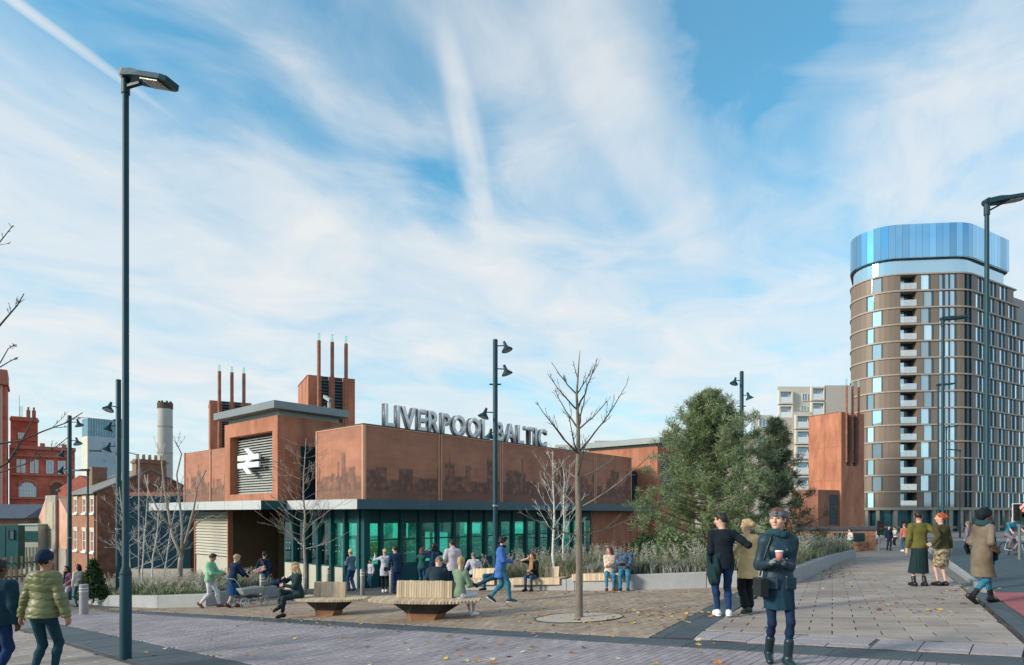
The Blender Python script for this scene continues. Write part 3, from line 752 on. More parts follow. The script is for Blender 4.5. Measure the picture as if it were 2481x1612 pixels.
# --- roof lettering, every letter a part
sg = empty('roof_sign', SO, UA)
tag(sg, 'grey metal roof lettering reading LIVERPOOL BALTIC above the rust steel box', 'sign')
LFACE = mat('letter_face', (0.82, 0.81, 0.82), 0.45, 0.0, var=0.04); LSIDE = mat('letter_side', (0.13, 0.155, 0.17), 0.5, 0.3)
def letters(text, x0, x1, cap_h, y, z):
    items = []; adv = 0.0
    for ch in text:
        if ch == ' ': adv += 0.30; continue
        cu = bpy.data.curves.new('letter_curve', 'FONT'); cu.body = ch; cu.size = 1.0; cu.extrude = 0.0; cu.offset = 0.030; cu.resolution_u = 4
        ob = bpy.data.objects.new('letter_curve', cu); COL.objects.link(ob)
        bpy.context.view_layer.update()
        dg = bpy.context.evaluated_depsgraph_get(); me = bpy.data.meshes.new_from_object(ob.evaluated_get(dg))
        xs_ = [v.co.x for v in me.vertices]; ys_ = [v.co.y for v in me.vertices]
        items.append((ch, me, adv - min(xs_), min(ys_), max(ys_), max(xs_) - min(xs_))); adv += max(xs_) - min(xs_) + 0.075
        bpy.data.objects.remove(ob)
    sx_ = (x1 - x0) / (adv - 0.075); H = max(i[4] for i in items if i[0] in 'LIVERPBAT')
    for ch, me, off, y0, y1, w in items:
        import bmesh
        bm = bmesh.new(); bm.from_mesh(me)
        bmesh.ops.dissolve_limit(bm, angle_limit=0.02, verts=bm.verts, edges=bm.edges)
        r = bmesh.ops.extrude_face_region(bm, geom=list(bm.faces))
        ext = [q for q in r['geom'] if isinstance(q, bmesh.types.BMVert)]
        for v in ext: v.co.z += 1.0
        top = [q for q in r['geom'] if isinstance(q, bmesh.types.BMFace)]
        bm.faces.ensure_lookup_table()
        bmesh.ops.recalc_face_normals(bm, faces=bm.faces)
        bm.normal_update()
        for f in bm.faces: f.material_index = 0 if abs(f.normal.z) > 0.7 else 1
        for v in bm.verts:
            vx, vy, vz = v.co
            v.co = Vector((x0 + (vx + off) * sx_, y + 0.24 - vz * 0.24 if False else y + vz * 0.24, z + vy / H * cap_h))
        me2 = bpy.data.meshes.new('letter'); bm.to_mesh(me2); bm.free()
        me2.materials.append(LFACE); me2.materials.append(LSIDE)
        me_obj('letter_' + ch.lower(), me2, sg)
letters('LIVERPOOL BALTIC', 1.42, 14.0, 1.08, 0.30, 4.16)
b_ = MB(); b_.box(1.3, 14.1, 0.50, 0.56, 4.105, 4.16); b_.box(1.3, 14.1, 0.36, 0.40, 4.105, 4.15); b_.build('sign_rail', DARK, sg)

# --- ventilation towers
TCAP = glass('pipe_glass_cap', (0.62, 0.86, 0.82), 0.25, 0.1)
PIPE = mat('rust_pipe', (0.27, 0.095, 0.055), 0.6, var=0.15, scale=3, col2=(0.34, 0.14, 0.08))
def vent_tower(px, d, w, dep, ztop, pipes, pz, gz, label, rz=27.0, slats_to=None, pr=0.13, gp=0.20):
    t = empty('ventilation_tower', at(px, HY, d), math.radians(rz))
    tag(t, label, 'tower', 'rust steel ventilation towers')
    b = MB()
    c0, c1, c2 = pipes
    zb = slats_to if slats_to is not None else 0.0
    g0, g1, g2, g3 = c0 + gp, c1 - gp, c1 + gp, c2 - gp
    b.box(0, w, 0.35, dep, -7.5, ztop - 0.01)
    for a0, a1 in ((0, g0), (g1, g2), (g3, w)): b.box(a0, a1, 0, 0.35, zb, ztop)
    b.box(0, w, 0, 0.35, -7.5, zb)
    body = b.build('tower_body', CORTEN, t)
    j = MB()
    for z in (ztop * 0.33, ztop * 0.66): j.box(-0.004, 0.01, 0.02, dep, z, z + 0.03)
    j.box(-0.004, 0.01, dep * 0.5, dep * 0.5 + 0.03, 0, ztop); j.build('panel_joint', CORTEN_D, t)
    for a0, a1 in ((g0, g1), (g2, g3)):
        louvres('vent_louvre', t, (a0, 0.10, 0), (1, 0, 0), None, (0, -1, 0), a1 - a0, zb, ztop, 0.22, mat('blue_grey_slat', (0.09, 0.13, 0.17), 0.5), DARK, depth=0.16, back=0.2)
    for cxx in pipes:
        p = MB(); p.tube([(cxx, -pr * 0.6, zb + 0.3), (cxx, -pr * 0.6, pz)], pr, 12); o = smooth_by_angle(p.build('pipe', PIPE, t))
        c = MB(); c.tube([(cxx, -pr * 0.6, pz + 0.012), (cxx, -pr * 0.6, gz)], pr * 0.8, 12); smooth_by_angle(c.build('glass_cap', TCAP, o))
    MB().box(-0.03, w + 0.03, -0.03 + 0.36, dep + 0.03, ztop - 0.008, ztop + 0.05).build('coping', CORTEN_D, t)
    return t
vent_tower(747, 44.0, 3.22, 4.6, 9.63, (0.695, 1.61, 2.57), 12.05, 12.57, 'tall rust steel vent tower with three pipes behind the sign box roof')
vent_tower(509, 50.0, 3.03, 4.0, 8.93, (0.66, 1.57, 2.45), 11.25, 11.72, 'rust steel vent tower with three pipes above the far wing of the station')
v3 = vent_tower(2038.5, 58.0, 3.25, 3.44, 9.3, (0.62, 1.45, 2.35), 11.75, 12.35, 'orange rust steel vent tower standing beside the curved apartment tower', slats_to=4.4, pr=0.10, gp=0.13)
b = MB(); b.box(-2.9, -0.02, 0.2, 3.0, -7.5, 2.15); b.build('annex_block', CORTEN_D, v3)
louvres('annex_louvre', v3, (-1.35, 0.17, 0), (1, 0, 0), None, (0, -1, 0), 1.1, -1.0, 1.7, 0.2, mat('blue_grey_slat', (0.09, 0.13, 0.17), 0.5), DARK, depth=0.10, back=0.02)
# ================================================================ background buildings
WIN = mat('window_glass_grey', (0.05, 0.09, 0.12), 0.08, 0.0, spec=0.9)
WINB = mat('window_glass_sky', (0.20, 0.33, 0.40), 0.06, 0.55, spec=0.9, rand=0.25)
SASH = mat('white_sash', (0.70, 0.70, 0.68), 0.5)
def unit_window(name, w, h, frame, pane, nx_=2, nz_=2, fw=0.07, dep=0.10):
    """mesh pair (frame, panes) in local x (width) / z, front towards -y"""
    f = MB(); f.box(0, w, -0.02, dep, 0, fw); f.box(0, w, -0.02, dep, h - fw, h); f.box(0, fw, -0.02, dep, fw, h - fw); f.box(w - fw, w, -0.02, dep, fw, h - fw)
    for i in range(1, nx_): x = w * i / nx_; f.box(x - fw * .3, x + fw * .3, 0.0, dep, fw, h - fw)
    for i in range(1, nz_): z = h * i / nz_; f.box(fw, w - fw, 0.004, dep, z - fw * .3, z + fw * .3)
    p = MB(); p.box(fw, w - fw, 0.05, 0.07, fw, h - fw)
    return f.mesh(name + '_frame', frame), p.mesh(name + '_pane', pane)
def put_window(parent, fm, pm, loc, rz=0.0, name='window'):
    o = me_obj(name, fm, parent, loc, (0, 0, rz)); me_obj('pane', pm, o)
    return o

# --- the curved apartment tower
TB = mat('bronze_cladding', (0.215, 0.165, 0.130), 0.55, 0.15, var=0.08, scale=0.4, stretch=(1, 1, 0.1))
TS = mat('pale_bronze_band', (0.37, 0.315, 0.26), 0.6, var=0.05)
TG = mat('sky_glass', (0.52, 0.68, 0.78), 0.05, 0.75, rand=0.40)
TGD = mat('dark_tower_glass', (0.015, 0.05, 0.075), 0.08, 0.2, spec=0.9)
CROWN = mat('crown_mirror_glass', (0.28, 0.56, 0.80), 0.04, 0.95, rand=0.25)
R0 = 5.5
def tower_outline(off=0.0):
    pts = []
    # back left, up to the left curve (counter-clockwise seen from above would run right; we run left -> front -> right)
    A = Vector((68.4, 112.2)); cdir = Vector((-0.995, 0.096)); nin = Vector((0.096, 0.995))
    cen = A + nin * R0
    for i in range(0, 13):
        a = math.radians(148) + (math.radians(264.5) - math.radians(148)) * i / 12
        pts.append(cen + Vector((math.cos(a), math.sin(a))) * (R0 + off))
    back = pts[0] + Vector((0.62, 1)) * 12
    pts.insert(0, back)
    # right bend
    B = Vector((77.4, 111.33)); r1 = 7.0
    cen2 = B + nin * r1
    a0 = math.radians(264.5); a1 = math.radians(300)
    for i in range(0, 9):
        a = a0 + (a1 - a0) * i / 8
        pts.append(cen2 + Vector((math.cos(a), math.sin(a))) * (r1 + off))
    pts.append(pts[-1] + Vector((0.866, 0.5)) * 46)
    return pts
def resample(pts, step=0.25):
    out = []; S = []; acc = 0.0
    for i in range(len(pts) - 1):
        a, b = pts[i], pts[i + 1]; L = (b - a).length; n = max(1, int(L / step))
        for k in range(n): out.append(a + (b - a) * k / n); S.append(acc + L * k / n)
        acc += L
    out.append(pts[-1]); S.append(acc)
    return out, S
TO = tower_outline(); TP, TSA = resample(TO)
_kpx = [CX + p.x / p.y * F for p in TP]
_i0 = min(range(len(_kpx)), key=lambda i: _kpx[i])
def s_at(px):
    best = min(range(_i0, len(TP)), key=lambda i: abs(_kpx[i] - px)); return TSA[best]
def pt_s(s, off=0.0):
    import bisect
    i = max(0, min(len(TP) - 2, bisect.bisect_right(TSA, s) - 1))
    a, b = TP[i], TP[i + 1]; t = (s - TSA[i]) / max(1e-6, TSA[i + 1] - TSA[i])
    q = a + (b - a) * t; d = (b - a).normalized(); n = Vector((d.y, -d.x))
    return q + n * off, d, n
tw = empty('apartment_tower', (75, 118, zg(75, 118)))
tag(tw, 'tall curved apartment tower with bronze cladding and a mirror glass crown', 'tower block')
def curved_wall(mb, s0, s1, z0, z1, o_out, o_in, mi=0, step=1.0):
    n = max(1, int(math.ceil((s1 - s0) / step)))
    for i in range(n):
        a, b = s0 + (s1 - s0) * i / n, s0 + (s1 - s0) * (i + 1) / n
        p1, _, _ = pt_s(a, o_out); p2, _, _ = pt_s(b, o_out); p3, _, _ = pt_s(b, o_in); p4, _, _ = pt_s(a, o_in)
        vs = [(p.x, p.y, z) for z in (z0, z1) for p in (p1, p2, p3, p4)]
        fs = [(0, 1, 5, 4), (2, 3, 7, 6), (4, 5, 6, 7), (3, 2, 1, 0)]
        if i == 0: fs.append((3, 0, 4, 7))
        if i == n - 1: fs.append((1, 2, 6, 5))
        mb.add(vs, fs, mi)
def tb(name, mb, m, par=None, smooth=False):
    o = mb.build(name, m, par or tw, smooth)
    if par is None: o.matrix_parent_inverse = Matrix.Translation(-tw.location)
    return o
FH = 2.95; NF = 14; ZT = 42.4 + CAMZ
smax = TSA[-1]
# pattern in photo columns: (from, to, kind)  b brown, w pane, d dark glass, B balcony
def pattern(fl):
    e = fl % 2
    base = [(2114, 2134, 'w')] if e == 0 else [(2099, 2116, 'w')]
    base += [(2180, 2223, 'B')]
    base += [(2231, 2251, 'w')] if e == 0 else [(2239, 2260, 'w')]
    base += [(2275, 2287, 'w'), (2288, 2300, 'w'), (2301, 2314, 'w'), (2335, 2344, 'd'), (2345, 2354, 'd')]
    x = 2368 if e == 0 else 2364
    while x < 2500:
        base += [(x, x + 9, 'w'), (x + 10, x + 18.5, 'w')]
        x += 27 if e == 0 else 26
    return base
sL = s_at(2071)
ends = {0: 2456, 1: 2465, 2: 2472}
balc_glass = glass('balcony_glass', (0.80, 0.92, 0.95), 0.48, 0.02)
for fl in range(NF):
    z1 = ZT - fl * FH - 0.28; z0 = ZT - (fl + 1) * FH
    send = s_at(ends[fl]) if fl in ends else smax
    # floor band
    bnd = MB(); curved_wall(bnd, 0.0, send + (0.9 if fl in ends else 0), ZT - fl * FH - 0.29, ZT - fl * FH - 0.04, 0.16, -1.6)
    tb('floor_band', bnd, TS)
    cuts = []
    for a, b, k in pattern(fl):
        sa, sb = s_at(a), s_at(b)
        if sb <= send and sb > sa + 0.15: cuts.append((sa, sb, k))
    s_ = 0.0
    for sa, sb, k in cuts + [(send, send, 'e')]:
        if sa > s_ + 0.02: wall = MB(); curved_wall(wall, s_, sa, z0 - 0.01, z1 + 0.005, 0.0, -0.45); tb('cladding_panel', wall, TB)
        s_ = sb
    # dark strip at the far left edge
    for sa, sb, k in cuts:
        g_ = MB()
        if k == 'B':
            curved_wall(g_, sa, sb, z0, z1, -1.7, -1.8); tb('balcony_window', g_, TGD)
            for q0, q1 in ((sa - 0.01, sa + 0.15), (sb - 0.15, sb + 0.01)): sd_ = MB(); curved_wall(sd_, q0, q1, z0, z1, -0.02, -1.7); tb('balcony_side', sd_, TB)
            fl_ = MB(); curved_wall(fl_, sa + 0.16, sb - 0.16, z0, z0 + 0.12, -0.02, -1.7); tb('balcony_floor', fl_, TS)
            bl = MB(); curved_wall(bl, sa + 0.16, sb - 0.16, z0 + 0.12, z0 + 1.2, 0.06, 0.03); tb('balustrade', bl, balc_glass)
            hw_ = MB(); curved_wall(hw_, sa + 0.3, (sa + sb) / 2, z0 + 0.12, z1 - 0.25, -1.60, -1.68); tb('balcony_door', hw_, TG)
        else:
            curved_wall(g_, sa + 0.04, sb - 0.04, z0 + 0.02, z1 - 0.02, -0.16, -0.22, step=3); tb('window', g_, TG if k == 'w' else TGD)
            fr_ = MB(); curved_wall(fr_, sb - 0.04, sb + 0.10, z0, z1, 0.05, -0.3); curved_wall(fr_, sa - 0.02, sa + 0.05, z0, z1, 0.03, -0.3); tb('window_fin', fr_, TGD)
lb = MB(); curved_wall(lb, 0.0, smax, ZT - NF * FH - 0.45, ZT - NF * FH, 0.24, -1.6); tb('floor_band', lb, TS)
# ground floor: columns and shopfront glass
gf = MB(); curved_wall(gf, 0.0, smax, CAMZ - 9.0, ZT - NF * FH - 0.45, -0.9, -1.0); tb('shopfront_glass', gf, mat('shopfront_glass', (0.03, 0.14, 0.17), 0.08, 0.2, var=0.5, scale=0.3, spec=0.9))
for px in (2098, 2128, 2170, 2215, 2262, 2304, 2330, 2350, 2372, 2395, 2420, 2445, 2468):
    cl_ = MB(); s_ = s_at(px); curved_wall(cl_, s_ - 0.3, s_ + 0.3, CAMZ - 9.0, ZT - NF * FH - 0.45, 0.05, -0.6); tb('column', cl_, TS)
tr_ = MB(); curved_wall(tr_, 0.0, smax, CAMZ - 2.6, CAMZ - 2.2, -0.75, -0.95); tb('transom', tr_, TS)
# crown
sC = s_at(2443)
rb = MB(); curved_wall(rb, 0.0, sC - 0.8, ZT, ZT + 2.7, -0.45, -0.6); tb('recessed_glass_band', rb, mat('recessed_crown_glass', (0.45, 0.66, 0.78), 0.06, 0.8))
nP = 46; cr = tb('crown', MB().add(*(lambda mb: (mb.v, mb.f))((lambda mb: (curved_wall(mb, 0.0, sC - 0.05, ZT + 2.75, ZT + 8.55, 0.04, -0.1), mb)[1])(MB()))), DARK)
for i in range(nP):
    a, b = sC * i / nP, sC * (i + 1) / nP
    pm = MB(); curved_wall(pm, a + 0.015, b - 0.015, ZT + 2.72, ZT + 8.6, 0.12, 0.05, step=2.5)
    o = pm.build('crown_pane', CROWN, cr)
rf_ = MB(); poly = [(pt_s(sC * i / 40, -0.15)[0].x, pt_s(sC * i / 40, -0.15)[0].y) for i in range(41)] + [(97, 140), (84, 140)]
rf_.prism(poly, ZT + 2.5, ZT + 2.74); tb('crown_soffit', rf_, DARK)
core = MB(); core.prism([(pt_s(s, -2.0)[0].x, pt_s(s, -2.0)[0].y) for s in np.linspace(1, smax - 1, 50)] + [(112, 150), (92, 150)], CAMZ - 9, ZT - 0.2); tb('core', core, TGD)

# --- grey apartment blocks stepping up behind the pines
GRY = mat('pale_grey_render', (0.52, 0.485, 0.42), 0.8, var=0.06, scale=0.3)
GRY2 = mat('pinkish_grey_render', (0.46, 0.415, 0.37), 0.8, var=0.06, scale=0.3)
FRM = mat('loggia_frame', (0.60, 0.565, 0.50), 0.7)
WBAL = mat('white_balcony_panel', (0.66, 0.69, 0.71), 0.4)
ap = empty('apartment_block', at(1900, HY, 90)); ap.location.z = zg(40, 90)
tag(ap, 'pale grey apartment block with loggias stepping up behind the pine trees', 'apartment block')
apf, app = unit_window('loggia_window', 1.3, 1.7, SASH, WINB, 2, 1, 0.08)
API = Matrix.Translation(-ap.location)
def ablock(px0, px1, ptop, d, depth, m, pbot=1330):
    a, b = at(px0, ptop, d), at(px1, pbot, d)
    q = (d + depth) / d; o = MB().prism([(a.x, d), (b.x, d), (b.x * q + 0.5, d + depth), (a.x * q + 0.5, d + depth)], b.z - 2, a.z).build('block', m, ap); o.matrix_parent_inverse = API; return o
def loggia(px0, px1, py0, py1, d, bal=True):
    a, b = at(px0, py0, d), at(px1, py1, d); w, h = b.x - a.x, a.z - b.z
    f = MB(); t = 0.22
    f.box(a.x, b.x, d - 0.5, d, a.z - t, a.z); f.box(a.x, b.x, d - 0.5, d, b.z, b.z + t); f.box(a.x, a.x + t, d - 0.5, d, b.z + t, a.z - t); f.box(b.x - t, b.x, d - 0.5, d, b.z + t, a.z - t)
    o = f.build('loggia', FRM, ap); o.matrix_parent_inverse = API
    q = put_window(o, apf, app, (a.x + t + 0.15, d - 0.12, b.z + t + 0.05)); q.scale = ((w - 2 * t - 0.3) / 1.3, 1, (h - 2 * t - 0.1) / 1.7)
    if bal:
        p = MB().box(a.x + t, b.x - t, d - 0.46, d - 0.42, b.z + t, b.z + t + h * 0.38).build('balustrade', WBAL, o)
def awin(px0, px1, py0, py1, d):
    a, b = at(px0, py0, d), at(px1, py1, d)
    o = put_window(ap, apf, app, (a.x, d - 0.06, b.z)); o.scale = ((b.x - a.x) / 1.3, 1, (a.z - b.z) / 1.7); o.matrix_parent_inverse = API
ablock(1884, 2062, 937, 92, 12, GRY); ablock(1998, 2062, 934, 91.4, 8, GRY2)
ablock(1826, 1965, 1012, 88, 10, GRY2); ablock(1921, 1966, 998, 86.5, 8, GRY); ablock(1826, 1866, 1006, 87, 6, GRY)
ablock(1604, 1700, 1042, 95, 10, GRY); ablock(1700, 1830, 1060, 97, 10, GRY2); ablock(1345, 1490, 1078, 110, 10, GRY); ablock(1440, 1500, 1068, 109, 6, GRY2)
for px0, px1, py0, py1 in ((1884, 1918, 947, 980), (1884, 1918, 983, 1016), (1962, 1996, 939, 972), (1962, 1996, 975, 1008)): loggia(px0, px1, py0, py1, 91.9)
for px0, px1, py0, py1 in ((1943, 1956, 954, 972), (1940, 1955, 984, 996)): awin(px0, px1, py0, py1, 91.95)
for i in range(7): loggia(1924, 1963, 1006 + i * 37, 1040 + i * 37, 86.4)
for px0, px1, py0, py1 in ((1886, 1902, 1020, 1038), (1886, 1902, 1062, 1082), (1886, 1902, 1104, 1124), (1838, 1856, 1014, 1034), (1838, 1856, 1056, 1076), (1838, 1856, 1098, 1118)): awin(px0, px1, py0, py1, 86.95 if px0 < 1860 else 87.95)
for px0, px1, py0, py1 in ((1612, 1636, 1048, 1072), (1612, 1636, 1080, 1104), (1655, 1680, 1048, 1072)): loggia(px0, px1, py0, py1, 94.9, False)
for px0 in (1352, 1378, 1404, 1446, 1470): awin(px0, px0 + 13, 1082, 1100, 108.9 if px0 > 1430 else 109.9)
for z in (1050, 1092, 1134):
    a, b = at(1868, z, 87.9), at(1920, z - 5, 87.9); o = MB().box(a.x, b.x, 87.5, 87.98, a.z, b.z).build('floor_band', FRM, ap); o.matrix_parent_inverse = API

# --- low brick wall with dark coping in front of the third tower
BRK = mat('orange_brick', (0.33, 0.14, 0.075), 0.85, var=0.28, scale=3.0, col2=(0.40, 0.20, 0.12), rand=0.22)
MORT = mat('mortar', (0.30, 0.25, 0.20), 0.9)
def brick_wall(name, a, b, z0, z1, label, bw=0.46, bh=0.15, thick=0.35, most=300):
    d = (b - a); L = d.length; d.normalize(); n = Vector((d.y, -d.x, 0))
    root = empty(name, (a.x, a.y, z0), math.atan2(d.y, d.x)); tag(root, label, 'wall')
    MB().box(0, L, 0.02, thick, -1.5, z1 - z0).build('wall_core', MORT, root)
    MB().box(-0.05, L + 0.05, -0.10, thick + 0.1, z1 - z0 + 0.003, z1 - z0 + 0.22).build('coping', mat('dark_coping', (0.09, 0.10, 0.12), 0.7), root)
    u = MB().box(0, bw - 0.02, 0, 0.05, 0, bh - 0.02).mesh('brick', BRK)
    rest = MB(); k = 0; rows = int((z1 - z0) / bh)
    for j in reversed(range(rows)):
        x = -(bw / 2) * (j % 2)
        while x < L - 0.02:
            x0 = max(0, x)
            if x >= 0 and x + bw <= L and k < most: me_obj('brick', u, root, (x, 0, j * bh + 0.01)); k += 1
            else: rest.box(x0, min(L, x + bw - 0.02), 0, 0.05, j * bh + 0.01, (j + 1) * bh - 0.01)
            x += bw
    if rest.f: rest.build('remaining_bricks', BRK, root)['kind'] = 'stuff'
    return root
A, B = at(1925, 1335, 46), at(2122, 1335, 46)
bwall = brick_wall('brick_wall', A, B, A.z - 0.1, at(0, 1284, 46).z, 'orange brick wall with dark coping below the third vent tower')
for px0, px1 in ((2022, 2052), (2070, 2096)):
    a, b = at(px0, 1292, 45.9), at(px1, 1312, 45.9)
    o = MB().box(a.x - A.x, b.x - A.x, -0.03, 0.10, b.z - bwall.location.z, a.z - bwall.location.z).build('wall_opening', DARK, bwall)

# --- red brick and terracotta building far left
RB_ = mat('red_terracotta_brick', (0.42, 0.105, 0.070), 0.8, var=0.2, scale=0.8, col2=(0.48, 0.14, 0.095))
RBT = mat('terracotta_trim', (0.42, 0.15, 0.10), 0.75, var=0.12, scale=1.5)
rd = empty('brewery_building', at(90, HY, 95), math.radians(36.8)); rd.location.z = CAMZ
RK = 20.2; RZ = 95.0 / F
def rx(px): return (px - 90) / RK
def rz(py, d=95): return (HY - py) * (d / F)
tag(rd, 'ornate red brick building with arched windows and a square tower', 'building')
def rbx(name, px0, px1, p0, p1, d, dep, m=None, proud=0.0):
    return MB().box(rx(px0), rx(px1), d - 95 - proud, d - 95 + dep, rz(p1), rz(p0)).build(name, m or RB_, rd)
rbx('main_block', 24, 184, 1088, 1340, 95, 14); rbx('tower', 24, 92, 1003, 1100, 100, 8); rbx('parapet', 24, 186, 1082, 1090, 95, 1.0, RBT, 0.5)
rbx('stair_turret', -60, 20, 945, 1340, 92, 6); rbx('turret_top', -60, 21.5, 914, 944, 92, 6, RBT, 0.4); rbx('cornice', -60, 24, 944, 949, 92, 6, RBT, 0.9)
rbx('string_course', 24, 184, 1103, 1108, 95, 0.3, RBT, 0.35); rbx('string_course', 24, 184, 1148, 1153, 95, 0.3, RBT, 0.35); rbx('string_course', 24, 184, 1206, 1210, 95, 0.3, RBT, 0.3)
rbx('cornice', 22, 95, 1008, 1014, 100, 0.5, RBT, 0.5); rbx('string_course', 24, 92, 1058, 1062, 100, 0.3, RBT, 0.3)
for px in (68, 82): rbx('pinnacle', px - 5, px + 5, 985, 1003, 100, 1.0, RBT); rbx('finial', px - 2.5, px + 2.5, 977, 985, 100.2, 0.5, RBT)
for i in range(7): rbx('turret_slot', -5 + 0, 5, 962 + i * 36, 986 + i * 36, 92, 0.1, WIN, 0.10)
for px in (103, 157): rbx('parapet_pier', px - 6, px + 6, 1074, 1082, 95, 1.0, RBT, 0.4)
for i, px in enumerate((-40, -24, -8, 8)): rbx('turret_pilaster', px - 2.5, px + 2.5, 950, 1225, 92, 0.2, mat('pale_terracotta', (0.58, 0.36, 0.28), 0.8), 0.35)
def rwin(px0, px1, p0, p1, d, nxx=2, nz=2):
    fm, pm = unit_window('sash_window', rx(px1) - rx(px0), rz(p0) - rz(p1), SASH, WINB, nxx, nz, 0.12, 0.12)
    put_window(rd, fm, pm, (rx(px0), d - 95 - 0.12, rz(p1)))
for px0, px1 in ((41, 50), (52, 62), (73, 82), (84, 93), (112, 130), (141, 160)): rwin(px0, px1, 1115, 1147, 95)
rwin(42, 58, 1043, 1060, 100)
def arch_window(px0, px1, p0, p1, d, pane, bars):
    a, b = Vector((rx(px0), 0, rz(p0))), Vector((rx(px1), 0, rz(p1))); w, h = b.x - a.x, a.z - b.z; d = d - 95
    r = w / 2; cxm = (a.x + b.x) / 2; zs = b.z + h - r * 0.8
    pts = [(a.x, b.z), (b.x, b.z)] + [(cxm + r * math.cos(t), zs + r * 0.8 * math.sin(t)) for t in np.linspace(0, PI, 13)]
    f = MB()
    f.add([(x, d - 0.06, z) for x, z in pts], [tuple(range(len(pts)))])
    o = f.build('arched_window', pane, rd)
    tr = MB(); tr.tube([(x, d - 0.1, z) for x, z in pts[2:]], 0.28, 6)
    o2 = tr.build('arch_surround', RBT, o)
    if bars:
        br = MB()
        for i in range(1, 6):
            x = a.x + w * i / 6; zz = zs + r * 0.8 * math.sqrt(max(0, 1 - ((x - cxm) / r) ** 2)); br.box(x - 0.07, x + 0.07, d - 0.12, d - 0.07, b.z, zz)
        for i in range(1, 4): z = b.z + h * i / 4; br.box(a.x + 0.1, b.x - 0.1, d - 0.11, d - 0.075, z - 0.06, z + 0.06)
        br.build('glazing_bars', SASH, o)
arch_window(46, 88, 1165, 1205, 95, WINB, True); arch_window(122, 156, 1166, 1207, 95, mat('boarded_arch', (0.12, 0.09, 0.06), 0.8), False)
for px0, px1, p0 in ((44.5, 45.5, 945), (46, 47.5, 972), (51, 52.5, 972)): rbx('antenna', px0, px1, p0, 1003, 102, 0.1, STEEL)

# --- slate-roofed shed, hoardings, fence on the left edge
SLATE = mat('slate_roof', (0.060, 0.075, 0.105), 0.6, var=0.2, scale=2)
sh = empty('roadside_shed', at(40, HY, 58)); sh.location.z = zg(-45, 58); SI = Matrix.Translation(-sh.location)
tag(sh, 'low shed with a dark slate roof below the red brick building', 'shed')
a, b = at(-60, 1222, 60), at(90, 1256, 58)
m_ = MB(); m_.add([(a.x, 60, a.z), (b.x - 0.6, 60, a.z), (b.x, 56.5, b.z), (a.x, 56.5, b.z), (a.x, 62, b.z), (b.x, 62, b.z)], [(0, 3, 2, 1), (0, 1, 5, 4), (1, 2, 5), (0, 4, 3)])
o = m_.build('roof', SLATE, sh); o.matrix_parent_inverse = SI
o = MB().box(a.x, b.x - 0.3, 57, 61.8, b.z - 6, b.z - 0.02).build('wall', mat('shed_brick', (0.20, 0.12, 0.085), 0.85, var=0.25, scale=2), sh); o.matrix_parent_inverse = SI
def slab_thing(name, px0, px1, p0, p1, d, dep, m, label, cat, extra=None):
    a, b = at(px0, p0, d), at(px1, p1, d)
    r = empty(name, (a.x, d, b.z)); tag(r, label, cat)
    MB().box(0, b.x - a.x, 0, dep, 0, a.z - b.z).build('panel' if cat == 'hoarding' else 'body', m, r)
    return r, b.x - a.x, a.z - b.z
h1, w1, hh1 = slab_thing('hoarding', -70, 12, 1274, 1352, 52, 0.2, TEAL2, 'dark teal hoarding at the picture edge below the shed roof', 'hoarding')
h2, w2, hh2 = slab_thing('site_cabin', 15, 44, 1273, 1380, 50, 0.7, TEAL2, 'narrow dark teal site cabin with a small window by the fence', 'cabin')
fm, pm = unit_window('cabin_window', w2 * 0.5, hh2 * 0.22, DARK, WINB, 1, 1, 0.05); put_window(h2, fm, pm, (w2 * 0.2, -0.06, hh2 * 0.68))
h3, w3, hh3 = slab_thing('site_cabin', 48, 92, 1273, 1390, 54, 2.6, mat('cabin_cream', (0.46, 0.47, 0.40), 0.7, var=0.1), 'cream and teal site cabin next to the pink gable', 'cabin')
MB().box(-0.02, w3 + 0.02, -0.04, -0.003, hh3 * 0.66, hh3 * 0.88).build('teal_band', TEAL2, h3); MB().box(-0.05, w3 + 0.05, -0.10, 2.65, hh3 + 0.003, hh3 + 0.12).build('roof_edge', mat('mint_trim', (0.35, 0.55, 0.50), 0.6), h3)
for i in range(5): MB().box(w3 * (0.05 + 0.19 * i), w3 * (0.16 + 0.19 * i), -0.05, -0.003, hh3 * 0.15, hh3 * 0.55).build('side_panel', mat('cabin_panel', (0.33, 0.34, 0.27), 0.7), h3)
fa, fb = at(-40, 1412, 34), at(118, 1408, 36)
fe = empty('timber_fence', (fa.x, fa.y, min(fa.z, fb.z))); tag(fe, 'weathered timber paling fence beside the far street', 'fence')
PAL = mat('weathered_paling', (0.11, 0.105, 0.075), 0.85, rand=0.3, var=0.2, scale=4)
L = fb.x - fa.x; up_ = MB().box(0, 0.13, 0, 0.03, 0, 1.45).mesh('paling', PAL)
for i in range(int(L / 0.16)): me_obj('paling', up_, fe, (i * 0.16, (fb.y - fa.y) * i * 0.16 / L, RND.uniform(-0.05, 0.03)))
for z in (0.35, 1.1): MB().beam((0, 0.05, z), (L, fb.y - fa.y + 0.05, z), 0.05, 0.09).build('rail', PAL, fe)

